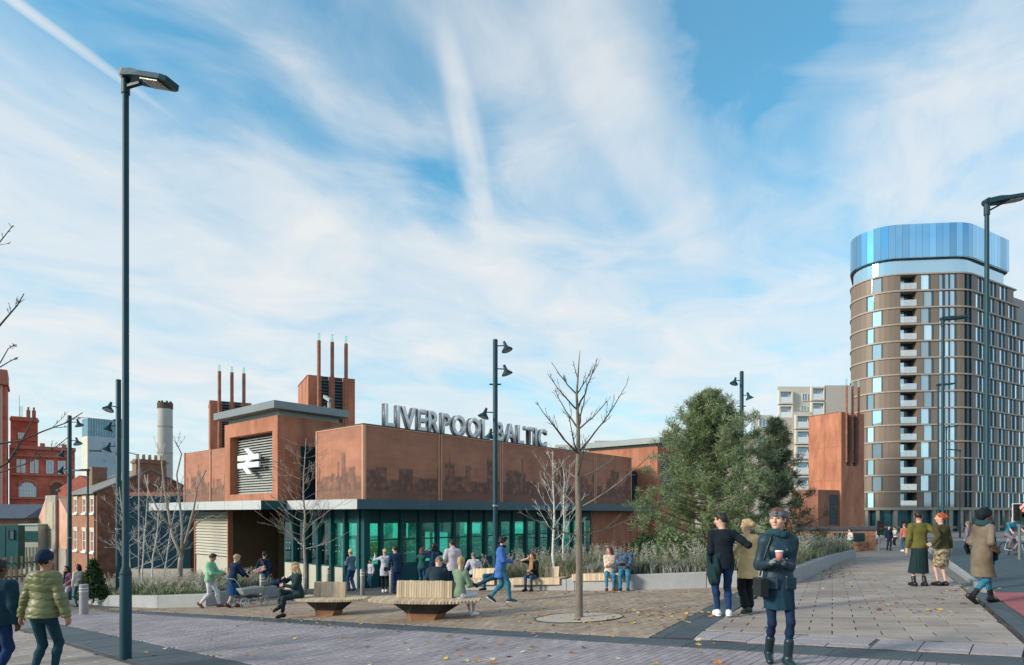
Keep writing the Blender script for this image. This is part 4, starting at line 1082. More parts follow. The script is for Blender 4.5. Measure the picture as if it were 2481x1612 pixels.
# --- pink gable cottage and brick terrace house (same street grid as the station)
def street_house(name, px, d, label):
    K = at(px, HY, d); r = empty(name, K, UA); tag(r, label, 'house'); return r
PINK = mat('pink_render', (0.58, 0.30, 0.20), 0.85, var=0.10, scale=0.8, col2=(0.62, 0.38, 0.28))
STONE = mat('grey_stone_patch', (0.34, 0.31, 0.27), 0.85, var=0.2, scale=1.5)
hg = street_house('gable_cottage', 164, 52, 'pink rendered gable wall with a boarded chimney breast')
a, c = at(92, 1255, 55), at(164, 1205, 52)
W_ = 8.8; ze, zr, zb_ = -0.35, 1.45, -6.5
gw = MB(); gw.add([(0, 0, zb_), (0, W_, zb_), (0, W_, ze), (0, W_ * 0.72, zr), (0, W_ * 0.30, zr), (0, 0, ze + 0.3)], [(0, 1, 2, 3, 4, 5)])
gw.v += [(v[0] + 4.5, v[1], v[2]) for v in gw.v]; gw.f.append((11, 10, 9, 8, 7, 6)); gw.m.append(0)
for i in range(6): j = (i + 1) % 6; gw.f.append((i, i + 6, j + 6, j)); gw.m.append(0)
gw.build('gable_wall', PINK, hg)
MB().box(-0.22, 0.0, 2.6, 5.7, zb_, zr + 0.12).build('chimney_breast', STONE, hg); MB().box(-0.26, -0.221, 3.2, 4.9, -1.3, 1.0).build('boarded_panel', mat('board_buff', (0.44, 0.38, 0.27), 0.8, var=0.1), hg)
MB().box(-0.05, -0.003, 5.9, 8.6, zb_, -2.5).build('lower_patch', STONE, hg); MB().box(-0.05, -0.003, 0.2, 2.4, zb_, -2.9).build('lower_patch', STONE, hg)
for y in (2.45, 5.8): MB().tube([(-0.10, y, zb_), (-0.10, y, zr - 0.3)], 0.05, 6).build('drainpipe', mat('rust_drainpipe', (0.22, 0.055, 0.035), 0.7), hg)
MB().box(-0.3, -0.262, 2.7, 5.6, -3.35, -3.0).build('lintel', mat('pale_lintel', (0.60, 0.52, 0.42), 0.8), hg)
MB().box(-0.24, -0.221, 2.9, 4.2, zb_, -3.35).build('door', mat('dark_red_door', (0.16, 0.045, 0.04), 0.7), hg)

hb = street_house('terrace_house', 235, 45, 'brown brick terraced house with a slate roof and a pot-topped chimney stack')
BR1 = mat('shaded_brick', (0.18, 0.085, 0.055), 0.85, var=0.22, scale=2.2, col2=(0.23, 0.12, 0.08), bump=0.3, bscale=14)
BR2 = mat('sunlit_brick', (0.33, 0.155, 0.095), 0.85, var=0.2, scale=2.2, bump=0.3, bscale=14)  # one brick in two tones: sunlit front, gable darkened as in shade
gwid, ln, ez, rz_ = 7.0, 5.8, 1.55, 3.25
w_ = MB(); prof = [(0, -6.0), (gwid, -6.0), (gwid, ez), (gwid / 2, rz_), (0, ez)]
vs = [(x, 0, z) for x, z in prof] + [(x, ln, z) for x, z in prof]
w_.add(vs, [(0, 1, 2, 3, 4), (9, 8, 7, 6, 5), (0, 5, 6, 1), (1, 6, 7, 2)], 0); w_.add(vs, [(5, 0, 4, 9)], 1)
w_.build('wall', [BR1, BR2], hb)
r_ = MB()
for x0, x1, z0, z1 in ((-0.3, gwid / 2, ez - 0.14, rz_ + 0.03), (gwid + 0.3, gwid / 2, ez - 0.14, rz_ + 0.03)):
    r_.add([(x0, -0.12, z0), (x0, ln, z0), (x1, ln, z1), (x1, -0.12, z1), (x0, -0.12, z0 + 0.12), (x0, ln, z0 + 0.12), (x1, ln, z1 + 0.12), (x1, -0.12, z1 + 0.12)], [(0, 1, 2, 3), (7, 6, 5, 4), (0, 3, 7, 4), (1, 5, 6, 2), (0, 4, 5, 1)])
rfo = r_.build('roof', mat('grey_slate', (0.20, 0.20, 0.185), 0.7, var=0.2, scale=3), hb)
ch_ = MB(); ch_.box(2.5, 4.6, -0.05, 0.75, 2.2, 4.05); ch_.box(2.4, 4.7, -0.14, 0.84, 3.75, 3.92)
cho = ch_.build('chimney', mat('stack_brick', (0.23, 0.13, 0.085), 0.85, var=0.2, scale=2.5), rfo)
for i in range(5): smooth_by_angle(MB().lathe([(0.13, 0), (0.11, 0.35), (0.13, 0.38)], (2.72 + 0.42 * i, 0.35, 4.05), 10).build('chimney_pot', mat('buff_pot', (0.40, 0.30, 0.19), 0.8), cho))
c2 = MB().box(1.0, 2.0, ln - 1.2, ln - 0.4, 2.0, 3.6).build('chimney', MATS['stack_brick'], rfo)
for y, w, z0, z1 in ((0.55, 0.75, 0.05, 1.15), (2.35, 0.75, 0.05, 1.15), (4.4, 0.75, 0.05, 1.15), (0.55, 0.8, -2.75, -1.2), (2.35, 0.8, -2.75, -1.2), (4.4, 0.8, -2.75, -1.2)):
    fm, pm = unit_window('house_window', w, z1 - z0, SASH, WIN, 1, 2, 0.09)
    o = put_window(hb, fm, pm, (-0.02, y + w, z0), -PI / 2)
    MB().box(-0.12, w + 0.12, -0.1, 0.02, -0.14, -0.003).build('sill', SASH, o); MB().box(-0.1, w + 0.1, -0.04, 0.02, z1 - z0 + 0.003, z1 - z0 + 0.2).build('lintel', MATS['pale_lintel'], o)
MB().tube([(-0.08, 0.18, -5.8), (-0.08, 0.18, ez - 0.1)], 0.05, 6).build('drainpipe', DARK, hb)
# houses further down the same street: red gables peeping over
for i, (px, py, d, w) in enumerate(((192, 1152, 75, 5), (232, 1160, 78, 6))):
    q = at(px, py, d); r = empty('rear_gable_house', (q.x, q.y, zg(q.x, q.y))); 
    tag(r, ['small red gable showing above the slate roof of the brick house', 'second red gable tucked behind the brick house roof'][i], 'house', 'red gables behind the terrace')
    H = q.z - r.location.z; m_ = MB(); pr = [(-w / 2, 0), (w / 2, 0), (w / 2, H - 1.6), (0, H), (-w / 2, H - 1.6)]
    m_.add([(x, 0, z) for x, z in pr] + [(x, 8, z) for x, z in pr], [(0, 1, 2, 3, 4), (9, 8, 7, 6, 5)] + [(k, k + 5, (k + 1) % 5 + 5, (k + 1) % 5) for k in range(5)])
    m_.build('gable', RB_, r); MB().box(-w / 2 - 0.2, -w / 2 + 0.1, -0.1, 8, H - 1.9, H - 1.6).build('eave', SLATE, r)

# --- white and blue tower block, concrete chimney far behind
tb2 = empty('office_tower', at(214, HY, 180), UA); tag(tb2, 'pale blue and white tower block with a glazed top behind the terraced house', 'tower block')
hT = (1245 - 1012) / F * 180; hM = (1245 - 1056) / F * 180
MB().box(0, 9.2, 0, 5.5, -20, hM).build('main_wall', mat('blue_grey_panel', (0.36, 0.45, 0.52), 0.5, var=0.08, scale=0.15), tb2)
MB().box(-0.2, -0.003, 0.05, 5.45, -20, hM).build('side_wall', mat('cream_panel', (0.60, 0.58, 0.48), 0.6, var=0.06, scale=0.3), tb2)
MB().box(-0.1, 9.2, 0.1, 5.4, hM + 0.01, hT).build('glazed_top', mat('teal_top_glass', (0.12, 0.26, 0.32), 0.15, 0.4, var=0.3, scale=0.4), tb2)
for i in range(14): MB().box(0.3 + i * 0.64, 0.42 + i * 0.64, -0.12, 0.1, hM, hT).build('top_fin', mat('pale_blue_fin', (0.42, 0.56, 0.62), 0.5), tb2)
tf, tp = unit_window('tower_window', 0.5, 0.9, mat('blue_frame', (0.20, 0.30, 0.36), 0.5), WINB, 1, 1, 0.06)
for j in range(9):
    for x in (3.6, 6.6): put_window(tb2, tf, tp, (x + (j % 2) * 0.6, -0.1, 0.5 + j * 2.4))
ck = at(400, HY, 130); cb = empty('concrete_chimney', (ck.x, ck.y, zg(ck.x, ck.y))); tag(cb, 'tall round concrete chimney with a dark collar at its top', 'chimney')
top = (1245 - 977) / F * 130 + CAMZ - cb.location.z; rr = 33 / F * 130 / 2
CH = mat('pale_concrete', (0.46, 0.45, 0.42), 0.85, var=0.12, scale=0.35, stretch=(1, 1, 0.4))
smooth_by_angle(MB().lathe([(rr * 1.04, 0), (rr, top - 1.2)], n=28).build('shaft', CH, cb)); smooth_by_angle(MB().lathe([(rr * 1.05, top - 1.2), (rr * 1.05, top)], n=28).build('collar', mat('sooty_collar', (0.10, 0.075, 0.055), 0.9), cb))
for z in (top - 10.4, top - 5.0): smooth_by_angle(MB().lathe([(rr * 1.03, z), (rr * 1.03, z + 0.22)], n=28).build('band', mat('band_concrete', (0.30, 0.29, 0.26), 0.9), cb))
for i in range(8): MB().box(rr * 0.8 * math.cos(i * PI / 4) - .15, rr * 0.8 * math.cos(i * PI / 4) + .15, rr * 0.8 * math.sin(i * PI / 4) - .15, rr * 0.8 * math.sin(i * PI / 4) + .15, top, top + 0.35).build('crown_bolt', MATS['sooty_collar'], cb)

# --- blue hoarding and low white wall behind the left planter
a, b = at(296, 1202, 42), at(462, 1378, 42)
bh_ = empty('blue_hoarding', (a.x, 42, zg(a.x, 42))); tag(bh_, 'long dark blue hoarding behind the birches, left of the station', 'hoarding')
n = 7; W = (b.x - a.x) / n; z0, z1 = b.z - bh_.location.z, a.z - bh_.location.z
um = MB().box(0.01, W - 0.01, 0, 0.06, 0, z1 - z0).mesh('panel', mat('navy_teal_board', (0.006, 0.036, 0.055), 0.7, spec=0.12, var=0.08, rand=0.06))
for i in range(n): me_obj('panel', um, bh_, (i * W, 0, z0))
MB().box(-0.1, W * n + 0.1, -0.15, 0.25, -0.6, z0 - 0.003).build('plinth_wall', mat('white_wash_wall', (0.50, 0.45, 0.40), 0.8, var=0.15), bh_)
MB().box(-0.1, W * n + 0.1, 0.3, 5.0, z1 - 1.2, z1 + 0.25).build('shed_behind', CORTEN_D, bh_)
# ================================================================ street furniture
def lamp_post(px, py, ptop, label, head_dir, rise, ll=1.15, d=None, seg=True):
    """LED street light: stepped column, tilted flat head. head_dir: unit vector of the head in xy, rise: slope of the head"""
    b = gnd(px, py) if d is None else Vector(((px - CX) / F * d, d, zg((px - CX) / F * d, d)))
    H = at(px, ptop, b.y).z - b.z
    r = empty('street_lamp', b); tag(r, label, 'street lamp', 'tall street lamps')
    smooth_by_angle(MB().lathe([(0.086, -0.1), (0.086, 1.36), (0.050, 1.47), (0.047, H - 0.1), (0.045, H)], n=20).build('column', TEAL, r))
    smooth_by_angle(MB().lathe([(0.088, 1.33), (0.091, 1.345), (0.088, 1.36)], n=20).build('collar', TEAL, r))
    hd = Vector((head_dir[0], head_dir[1], 0)).normalized(); al = (hd + Vector((0, 0, rise))).normalized()
    si = Vector((-hd.y, hd.x, 0)); up = al.cross(si) * -1
    if up.z < 0: up = -up
    o = Vector((0, 0, H))
    k = MB(); k.tube([o + Vector((0, 0, -0.28)), o + Vector((0, 0, 0.05))], 0.062, 14); k.tube([o - si * 0.075 + Vector((0, 0, 0.02)), o + si * 0.075 + Vector((0, 0, 0.02))], 0.075, 14)
    k.build('knuckle', DARK, r)
    def lerp(t, w, u): return o + al * t + si * w + up * u
    prof = [(0.0, 0.10), (0.25, 0.15), (0.45, 0.17), (ll - 0.10, 0.17), (ll, 0.13)]
    m = MB(); vs = []
    for t, w in prof:
        for q in (-1, 1): vs += [lerp(t, q * w, -0.035), lerp(t, q * w * 0.92, 0.045 + 0.03 * (t < 0.3))]
    fs = []
    for i in range(len(prof) - 1):
        a, b_ = 4 * i, 4 * i + 4
        fs += [(a, b_, b_ + 2, a + 2), (a + 1, a + 3, b_ + 3, b_ + 1), (a, a + 1, b_ + 1, b_), (a + 2, b_ + 2, b_ + 3, a + 3)]
    fs += [(0, 2, 3, 1), (len(vs) - 4, len(vs) - 3, len(vs) - 1, len(vs) - 2)]
    m.add(vs, fs); hd_o = m.build('lamp_head', TEAL, r)
    if seg:
        le = mat('led_lens', (0.55, 0.53, 0.47), 0.25, 0.2, rand=0.2)
        uu = MB(); nx_, ny_ = 8, 4
        plate = MB(); plate.fbox(lerp(0.46, -0.135, -0.045), al * (ll - 0.60), si * 0.27, up * 0.006); plate.build('lens_plate', mat('lens_plate', (0.16, 0.17, 0.17), 0.3, 0.4), hd_o)
        e = MB()
        cw, cd = (ll - 0.62) / nx_, 0.26 / ny_
        e.fbox(Vector((0, 0, 0)), al * cw * 0.78, si * cd * 0.74, up * 0.012); me = e.mesh('led_cell', le)
        for i in range(nx_):
            for j in range(ny_): me_obj('led_cell', me, hd_o, lerp(0.47 + i * cw, -0.13 + j * cd, -0.058))
        st_ = MB(); st_.fbox(lerp(0.02, -0.03, -0.20), al * 0.36 + Vector((0, 0, 0.12)), si * 0.06, up * 0.04); st_.build('strut', TEAL, r)
    return r
lamp_post(304.5, 1596, 185, 'tall teal street lamp at the front corner of the square, head tilted down', (0.95, -0.30), -0.33, 0.98)
lamp_post(2391, 1424, 492, 'tall teal street lamp beside the road, head pointing right and up', (0.95, 0.1), 0.20, 1.0)
lamp_post(2284, 1370, 774, 'smaller looking street lamp standing in front of the curved tower', (0.95, 0.1), 0.12, 1.0, d=24, seg=False)
lamp_post(2273, 1350, 934, 'thin distant street lamp just left of the smaller one', (0.95, 0.1), 0.12, 1.0, d=36, seg=False)
lamp_post(2293, 1340, 1036, 'faint street lamp far down the road', (0.95, 0.1), 0.12, 1.0, d=52, seg=False)
lamp_post(2326, 1340, 1092, 'farthest thin street lamp right of the red haired woman', (-0.95, 0.1), 0.12, 1.2, d=66, seg=False)
lamp_post(213, 1380, 1140, 'slim street light with a cross arm in front of the brick house', (-0.95, 0.1), 0.0, 1.6, d=36, seg=False)

SPOTG = mat('spot_lens', (0.50, 0.55, 0.55), 0.15, 0.2)
def spot_pole(px, d, ptop, spots, label, rad=0.09, zbase=None):
    x = (px - CX) / F * d; b = Vector((x, d, zg(x, d)))
    r = empty('floodlight_pole', b); tag(r, label, 'light pole', 'floodlight poles round the square')
    H = at(px, ptop, d).z - b.z
    smooth_by_angle(MB().lathe([(rad, -0.2), (rad, H - 0.02), (rad * 0.9, H)], n=16).build('pole', TEAL, r))
    smooth_by_angle(MB().lathe([(rad * 1.25, H * 0.33), (rad * 1.25, H * 0.33 + 0.06)], n=16).build('strap', STEEL, r))
    for py, side, az in spots:
        z = at(px, py, d).z - b.z
        dv = Vector((math.cos(math.radians(az)), math.sin(math.radians(az)), 0)) * side
        m = MB(); m.tube([(0, 0, z + 0.05), tuple(dv * 0.36 + Vector((0, 0, z + 0.05)))], 0.022, 6)
        a = m.build('bracket', TEAL, r)
        c = dv * 0.40 + Vector((0, 0, z)); ax = (Vector((dv.x * 0.35, dv.y * 0.35 - 0.1, -1))).normalized()
        s = MB(); s.tube([c - ax * 0.22, c - ax * 0.10, c - ax * 0.02, c + ax * 0.13, c + ax * 0.15], [0.045, 0.06, 0.075, 0.21, 0.215], 14)
        h = smooth_by_angle(s.build('spotlight', TEAL, r), 40)
        MB().disc(c + ax * 0.153, ax, 0.17, 14).build('lens', SPOTG, h)
    m = MB(); m.tube([(-0.22, 0, H * 0.82), (0.22, 0, H * 0.82)], 0.03, 6); m.build('sensor_arm', TEAL, r)
    return r
spot_pole(1200, 23.5, 823, [(842, 1, -10), (897, 1, 10), (1003, -1, 10), (1050, -1, -60)], 'teal floodlight pole rising in front of the roof lettering')
spot_pole(1797, 33.0, 900, [(925, -1, 10), (960, 1, 10)], 'teal floodlight pole standing up out of the pine tree', 0.10)
spot_pole(287, 26.0, 920, [(990, -1, 70), (1035, -1, 0), (1085, -1, 10)], 'teal floodlight pole right beside the tall front lamp', 0.10)
spot_pole(168.5, 33.0, 1007, [(1025, 1, 20), (1070, 1, 0), (1100, -1, 0), (1140, -1, 10)], 'teal floodlight pole in front of the pink gable', 0.10)
# hooked street light by the chimney stack
x = at(337, HY, 40).x; hk = empty('hook_lamp', (x, 40, zg(x, 40))); tag(hk, 'thin street light with a long curved arm by the chimney stack', 'street lamp')
zt_ = at(0, 1098, 40).z - hk.location.z
smooth_by_angle(MB().tube([(0, 0, 0), (0, 0, zt_ - 0.4), (-0.15, 0, zt_ - 0.1), (-0.5, 0, zt_), (-2.2, -0.3, zt_ + 0.12)], [0.06, 0.045, 0.04, 0.035, 0.03], 8).build('column_and_arm', STEEL, hk))
MB().box(-2.9, -2.2, -0.4, -0.2, zt_ + 0.06, zt_ + 0.16).build('lamp_head', DARK, hk)

def bollard(px, py, label, h=0.98, r_=0.085, m=None):
    b = gnd(px, py); o = empty('bollard', b); tag(o, label, 'bollard', 'steel bollards')
    k = MB(); k.lathe([(r_, -0.1), (r_, h - 0.02), (r_ * 0.86, h)], n=18); smooth_by_angle(k.build('post', m or mat('bollard_steel', (0.20, 0.19, 0.185), 0.45, 0.5, var=0.1), o))
    for z in (h - 0.14, h - 0.24): smooth_by_angle(MB().lathe([(r_ * 1.03, z), (r_ * 1.03, z + 0.035)], n=18).build('reflective_band', mat('pale_band', (0.62, 0.60, 0.55), 0.4), o))
bollard(203, 1489, 'grey steel bollard in front of the person in the white jacket', 0.98, 0.13, mat('bollard_pale', (0.34, 0.32, 0.32), 0.45, 0.4, var=0.12))
bollard(635, 1460, 'grey steel bollard in front of the man with the striped bag'); bollard(878, 1444, 'steel bollard by the glazed corner, right of the person in the pale beanie')
bollard(948, 1436, 'steel bollard beside the blonde woman in pale grey'); bollard(796, 1428, 'steel bollard seen over the backrest of the smaller bench')

# --- timber benches on folded steel bases
BASE_D = mat('dark_weathered_steel', (0.045, 0.045, 0.045), 0.55, 0.4, var=0.3, scale=3)
BASE_R = mat('rusty_steel_foot', (0.34, 0.15, 0.06), 0.8, var=0.35, scale=5, col2=(0.20, 0.10, 0.05))
def bench(px, py, width, label, back_from, back_to, rz, flip=1):
    b = gnd(px, py); r = empty('timber_bench', b, rz); tag(r, label, 'bench', 'timber slat benches')
    n = 34; W = width; sw = W / n
    root = empty('seat'); root.parent = r
    for i in range(n):
        x = -W / 2 + sw * (i + 0.5); q = abs(x) / (W / 2)
        hd = 0.10 + 0.42 * math.sqrt(max(0, 1 - q ** 2.2))
        o = MB().box(x - sw * 0.42, x + sw * 0.42, -hd, hd, 0.40, 0.455).build('seat_slat', WOOD, root)
    bb = empty('backrest'); bb.parent = r
    nb = 22
    for i in range(nb):
        x = back_from + (back_to - back_from) * (i + 0.5) / nb; w = (back_to - back_from) / nb
        y = 0.12 - 0.10 * ((x - (back_from + back_to) / 2) / (back_to - back_from)) * flip
        MB().fbox((x - w * 0.43, y - 0.05, 0.458), (w * 0.86, 0, 0), (0, 0.10, 0), (0, 0.05, 0.36 + RND.uniform(-.006, .006))).build('back_slat', WOOD, bb)
    # folded pedestal: lens at the top twisting into a narrower foot
    top = [(-0.78, -0.05), (-0.2, -0.36), (0.45, -0.36), (0.85, 0.0), (0.3, 0.36), (-0.35, 0.36)]
    mid = [(-0.42, -0.02), (-0.30, -0.20), (0.30, -0.24), (0.46, 0.02), (0.26, 0.22), (-0.26, 0.22)]
    bot = [(-0.36, -0.02), (-0.24, -0.22), (0.18, -0.27), (0.40, 0.02), (0.22, 0.22), (-0.22, 0.22)]
    f = W / 2.4
    L = [[(x * f, y, z) for x, y in p] for p, z in ((bot, -0.06), (mid, 0.15), (top, 0.396))]
    vs = L[0] + L[1] + L[2]; fs = []; fm_ = []
    p = MB()
    p.add(vs, [(i, (i + 1) % 6, 6 + (i + 1) % 6, 6 + i) for i in range(6)], 1)
    fs = []
    for i in range(6):
        j = (i + 1) % 6; fs += [(6 + i, 6 + j, 12 + j), (6 + i, 12 + j, 12 + i)]
    fs.append(tuple(range(12, 18)))
    p.add(vs, fs, 0)
    p.build('pedestal', [BASE_D, BASE_R], r)
    return r
bench1 = bench(795, 1491, 1.95, 'smaller timber bench with a slatted backrest, a seated blonde woman at its end', -0.42, 0.42, math.radians(-3))
bench2 = bench(1030, 1501, 2.4, 'larger timber slat bench in the middle of the square with two people on it', -0.66, 0.58, math.radians(-3))

# --- planters
def planter(name, outline, label, hgt, joints=True):
    pts = [gnd(*q) if isinstance(q, tuple) else q for q in outline]
    r = empty(name, pts[0]); tag(r, label, 'planter'); I = Matrix.Translation(-r.location)
    n = len(pts); ctr = sum((Vector((p.x, p.y)) for p in pts), Vector((0, 0))) / n
    nr = []
    for i in range(n):
        a, b, c = pts[i - 1], pts[i], pts[(i + 1) % n]
        d1 = (Vector((b.x - a.x, b.y - a.y))).normalized(); d2 = (Vector((c.x - b.x, c.y - b.y))).normalized()
        t = (d1 + d2).normalized(); nn = Vector((-t.y, t.x))
        if nn.dot(ctr - Vector((b.x, b.y))) < 0: nn = -nn
        nr.append(nn / max(0.5, nn.dot(Vector((-d1.y, d1.x))) if nn.dot(Vector((-d1.y, d1.x))) > 0 else 0.8))
    TH = 0.34
    hs = hgt if isinstance(hgt, (list, tuple)) else [hgt] * n
    for i in range(n):
        j = (i + 1) % n; a, b = pts[i], pts[j]; ia, ib = nr[i] * TH, nr[j] * TH
        seglen = (b - a).length; parts_ = max(1, int(round(seglen / 2.6)))
        for k in range(parts_):
            t0, t1 = k / parts_, (k + 1) / parts_; g0 = 0.006 / max(seglen, .1)
            t0 += g0; t1 -= g0
            def P(t, inn): q = a.lerp(b, t); w = ia.lerp(ib, t) if inn else Vector((0, 0)); return q.x + w.x, q.y + w.y
            h0, h1 = hs[i] + (hs[j] - hs[i]) * t0, hs[i] + (hs[j] - hs[i]) * t1
            c4 = [P(t0, 0), P(t1, 0), P(t1, 1), P(t0, 1)]; hh = [h0, h1, h1, h0]
            m = MB(); m.add([(x, y, zg(x, y) - 0.12) for x, y in c4] + [(x, y, zg(x, y) + h) for (x, y), h in zip(c4, hh)],
                            [(3, 2, 1, 0), (4, 5, 6, 7), (0, 1, 5, 4), (1, 2, 6, 5), (2, 3, 7, 6), (3, 0, 4, 7)])
            o = m.build('kerb_block', CONC, r); o.matrix_parent_inverse = I; bevel(o, 0.02, 2)
    s = MB(); inner = [(p.x + q.x * TH * 0.9, p.y + q.y * TH * 0.9) for p, q in zip(pts, nr)]
    s.prism(inner, lambda x, y: zg(x, y) - 0.1, lambda x, y: zg(x, y) + (min(hs) * 0.75))
    o = s.build('soil', mat('planter_soil', (0.055, 0.055, 0.032), 0.95, var=0.4, scale=3), r); o.matrix_parent_inverse = I
    return r, pts
BP = [(1116, 1429), (1230, 1430), (1372, 1431), (1392, 1431), (1500, 1431), (1712, 1425), (1850, 1421.5), (1932, 1413.5), (1972, 1394), (2026, 1366), (2074, 1349.5)]
BPb = [Vector((17.5, 37.5, 0)), Vector((11, 34, 0)), Vector((3.5, 30, 0)), Vector((-0.8, 26.5, 0))]
for v in BPb: v.z = zg(v.x, v.y)
pl_big, BPW = planter('large_planter', BP + BPb, 'long concrete planter of grasses with timber seats along its edge', [0.36, 0.36, 0.36, 0.47, 0.47, 0.47, 0.47, 0.47, 0.47, 0.46, 0.44] + [0.4] * 4)
SP = [(212, 1463), (250, 1468), (262, 1468), (382, 1474), (500, 1470.5), (544, 1461)]
SPb = [Vector((-9.6, 26.0, 0)), Vector((-11.5, 29.5, 0)), Vector((-16, 33, 0)), Vector((-20, 31, 0))]
for v in SPb: v.z = zg(v.x, v.y)
pl_small, SPW = planter('small_planter', SP + SPb, 'curved concrete planter of silvery grasses with birches, left of the station', [0.12, 0.14, 0.40, 0.44, 0.44, 0.43, 0.4, 0.4, 0.3, 0.15])
def seat_run(px0, px1, py, label, zt, back=None, yd=0.46):
    """timber slats folded over the planter edge, each slat a part"""
    a, b = gnd(px0, py), gnd(px1, py); d = b - a; L = Vector((d.x, d.y)).length; ang = math.atan2(d.y, d.x)
    r = empty('planter_seat', (a.x, a.y, a.z), ang); tag(r, label, 'seat', 'timber seats on the planter edge')
    n = max(6, int(L / 0.065)); w = L / n; sl = (b.z - a.z) / L
    for i in range(n):
        x = i * w; z = sl * x
        m = MB(); m.box(x + w * .07, x + w * .93, -0.07, yd, zt + z + 0.004, zt + z + 0.05); m.box(x + w * .07, x + w * .93, -0.068, -0.004, zt + z - 0.17, zt + z + 0.004)
        m.build('seat_slat', WOOD, r)
    if back:
        u0, u1 = back; k = max(5, int(L * (u1 - u0) / 0.065)); w = L * (u1 - u0) / k
        for i in range(k):
            x = L * u0 + i * w; z = sl * x
            MB().fbox((x + w * .07, yd - 0.06, zt + z + 0.052), (w * .86, 0, 0), (0, 0.09, 0), (0, 0.04, 0.34)).build('back_slat', WOOD, r)
    return r
seat_run(1118, 1200, 1430, 'timber planter seat with a backrest, behind the man in the blue coat', 0.37, (0.12, 0.95))
seat_run(1232, 1358, 1431, 'timber planter seat with a short backrest where a woman in a tan scarf sits', 0.37, (0.58, 0.84))
seat_run(1388, 1512, 1431, 'timber planter seat behind the bare street tree where a couple sits', 0.48)
# tree pit
tpc = gnd(1402, 1497); tpit = empty('tree_pit', tpc); tag(tpit, 'round resin gravel tree pit with a steel edge', 'tree pit')
q_ = TILT.to_euler()
k = MB(); k.lathe([(0.86, -0.05), (0.86, 0.010), (0.0, 0.012)], n=40); k.build('gravel_disc', mat('resin_gravel', (0.46, 0.38, 0.31), 0.9, var=0.15, scale=40, bump=0.4, bscale=90), tpit).rotation_euler = q_
k = MB(); k.lathe([(0.885, -0.05), (0.885, 0.016), (0.865, 0.016), (0.865, -0.05)], n=40); k.build('steel_edge', DARK, tpit).rotation_euler = q_

# --- traffic signals
def signal(px, d, ptop, pbot, label, w=0.42, h=0.95, red=True, border=True):
    x = (px - CX) / F * d; r = empty('traffic_signal', (x, d, zg(x, d))); tag(r, label, 'traffic light', 'traffic signals by the road')
    zt = at(px, ptop, d).z - r.location.z
    smooth_by_angle(MB().lathe([(0.055, -0.1), (0.055, zt)], n=12).build('pole', mat('grey_pole', (0.16, 0.18, 0.19), 0.5, 0.3), r))
    hd = MB().box(-w / 2, w / 2, -0.24, -0.06, zt - h, zt).build('signal_head', BLACKP, r)
    if border:
        f = MB(); t = 0.035
        f.box(-w / 2 - t, w / 2 + t, -0.10, -0.08, zt + 0.003, zt + t); f.box(-w / 2 - t, w / 2 + t, -0.10, -0.08, zt - h - t, zt - h - 0.003)
        f.box(-w / 2 - t, -w / 2 - 0.003, -0.10, -0.08, zt - h, zt); f.box(w / 2 + 0.003, w / 2 + t, -0.10, -0.08, zt - h, zt); f.build('white_border', WHITE, hd)
    for i, (nm, c) in enumerate((('red_lens', (0.10, 0.015, 0.015)), ('amber_lens', (0.10, 0.055, 0.02)), ('green_lens', (0.01, 0.07, 0.03)))):
        z = zt - h * (0.2 + 0.3 * i)
        MB().disc((0, -0.245, z), (0, -1, 0), w * 0.30, 14).build(nm, emit('signal_red', (0.9, 0.35, 0.32), 0.8) if i == 0 and red else mat('lens_%d' % i, c, 0.2), hd)
        v = MB(); v.tube([(math.cos(a) * w * .32, -0.30, z + math.sin(a) * w * .32) for a in np.linspace(0.2, PI - 0.2, 7)], 0.02, 5); v.build('visor', BLACKP, hd)
signal(2470, 24.0, 1222, 1268, 'large traffic signal with a white border and a red light, beside the cyclist', 0.62, 0.62)
signal(2130, 44.0, 1262, 1300, 'dark traffic signal at the end of the brick wall', 0.40, 1.0, False, False)
signal(2185, 48.0, 1262, 1300, 'dark traffic signal behind the person in the orange waistcoat', 0.40, 1.0, False, False)
# ================================================================ trees and planting
BARK = mat('grey_brown_bark', (0.20, 0.165, 0.13), 0.9, var=0.25, scale=14, bump=0.5, bscale=60, stretch=(1, 1, 0.3))
BARKD = mat('dark_twig', (0.085, 0.07, 0.06), 0.9, var=0.2, scale=10)
BIRCH = mat('white_birch_bark', (0.58, 0.56, 0.52), 0.8, var=0.35, scale=7, stretch=(1, 1, 3))
BUFFB = mat('buff_bark', (0.34, 0.29, 0.24), 0.9, var=0.2, scale=12)
def curve_pts(a, b, sag, rnd, n=5, wob=0.02):
    a, b = Vector(a), Vector(b); L = (b - a).length; out = []
    for i in range(n + 1):
        t = i / n; p = a.lerp(b, t)
        p = p + Vector((rnd.uniform(-1, 1), rnd.uniform(-1, 1), rnd.uniform(-.5, .5))) * wob * L * (0 if i in (0, n) else 1)
        p.z -= sag * L * 4 * t * (1 - t); out.append(p)
    return out
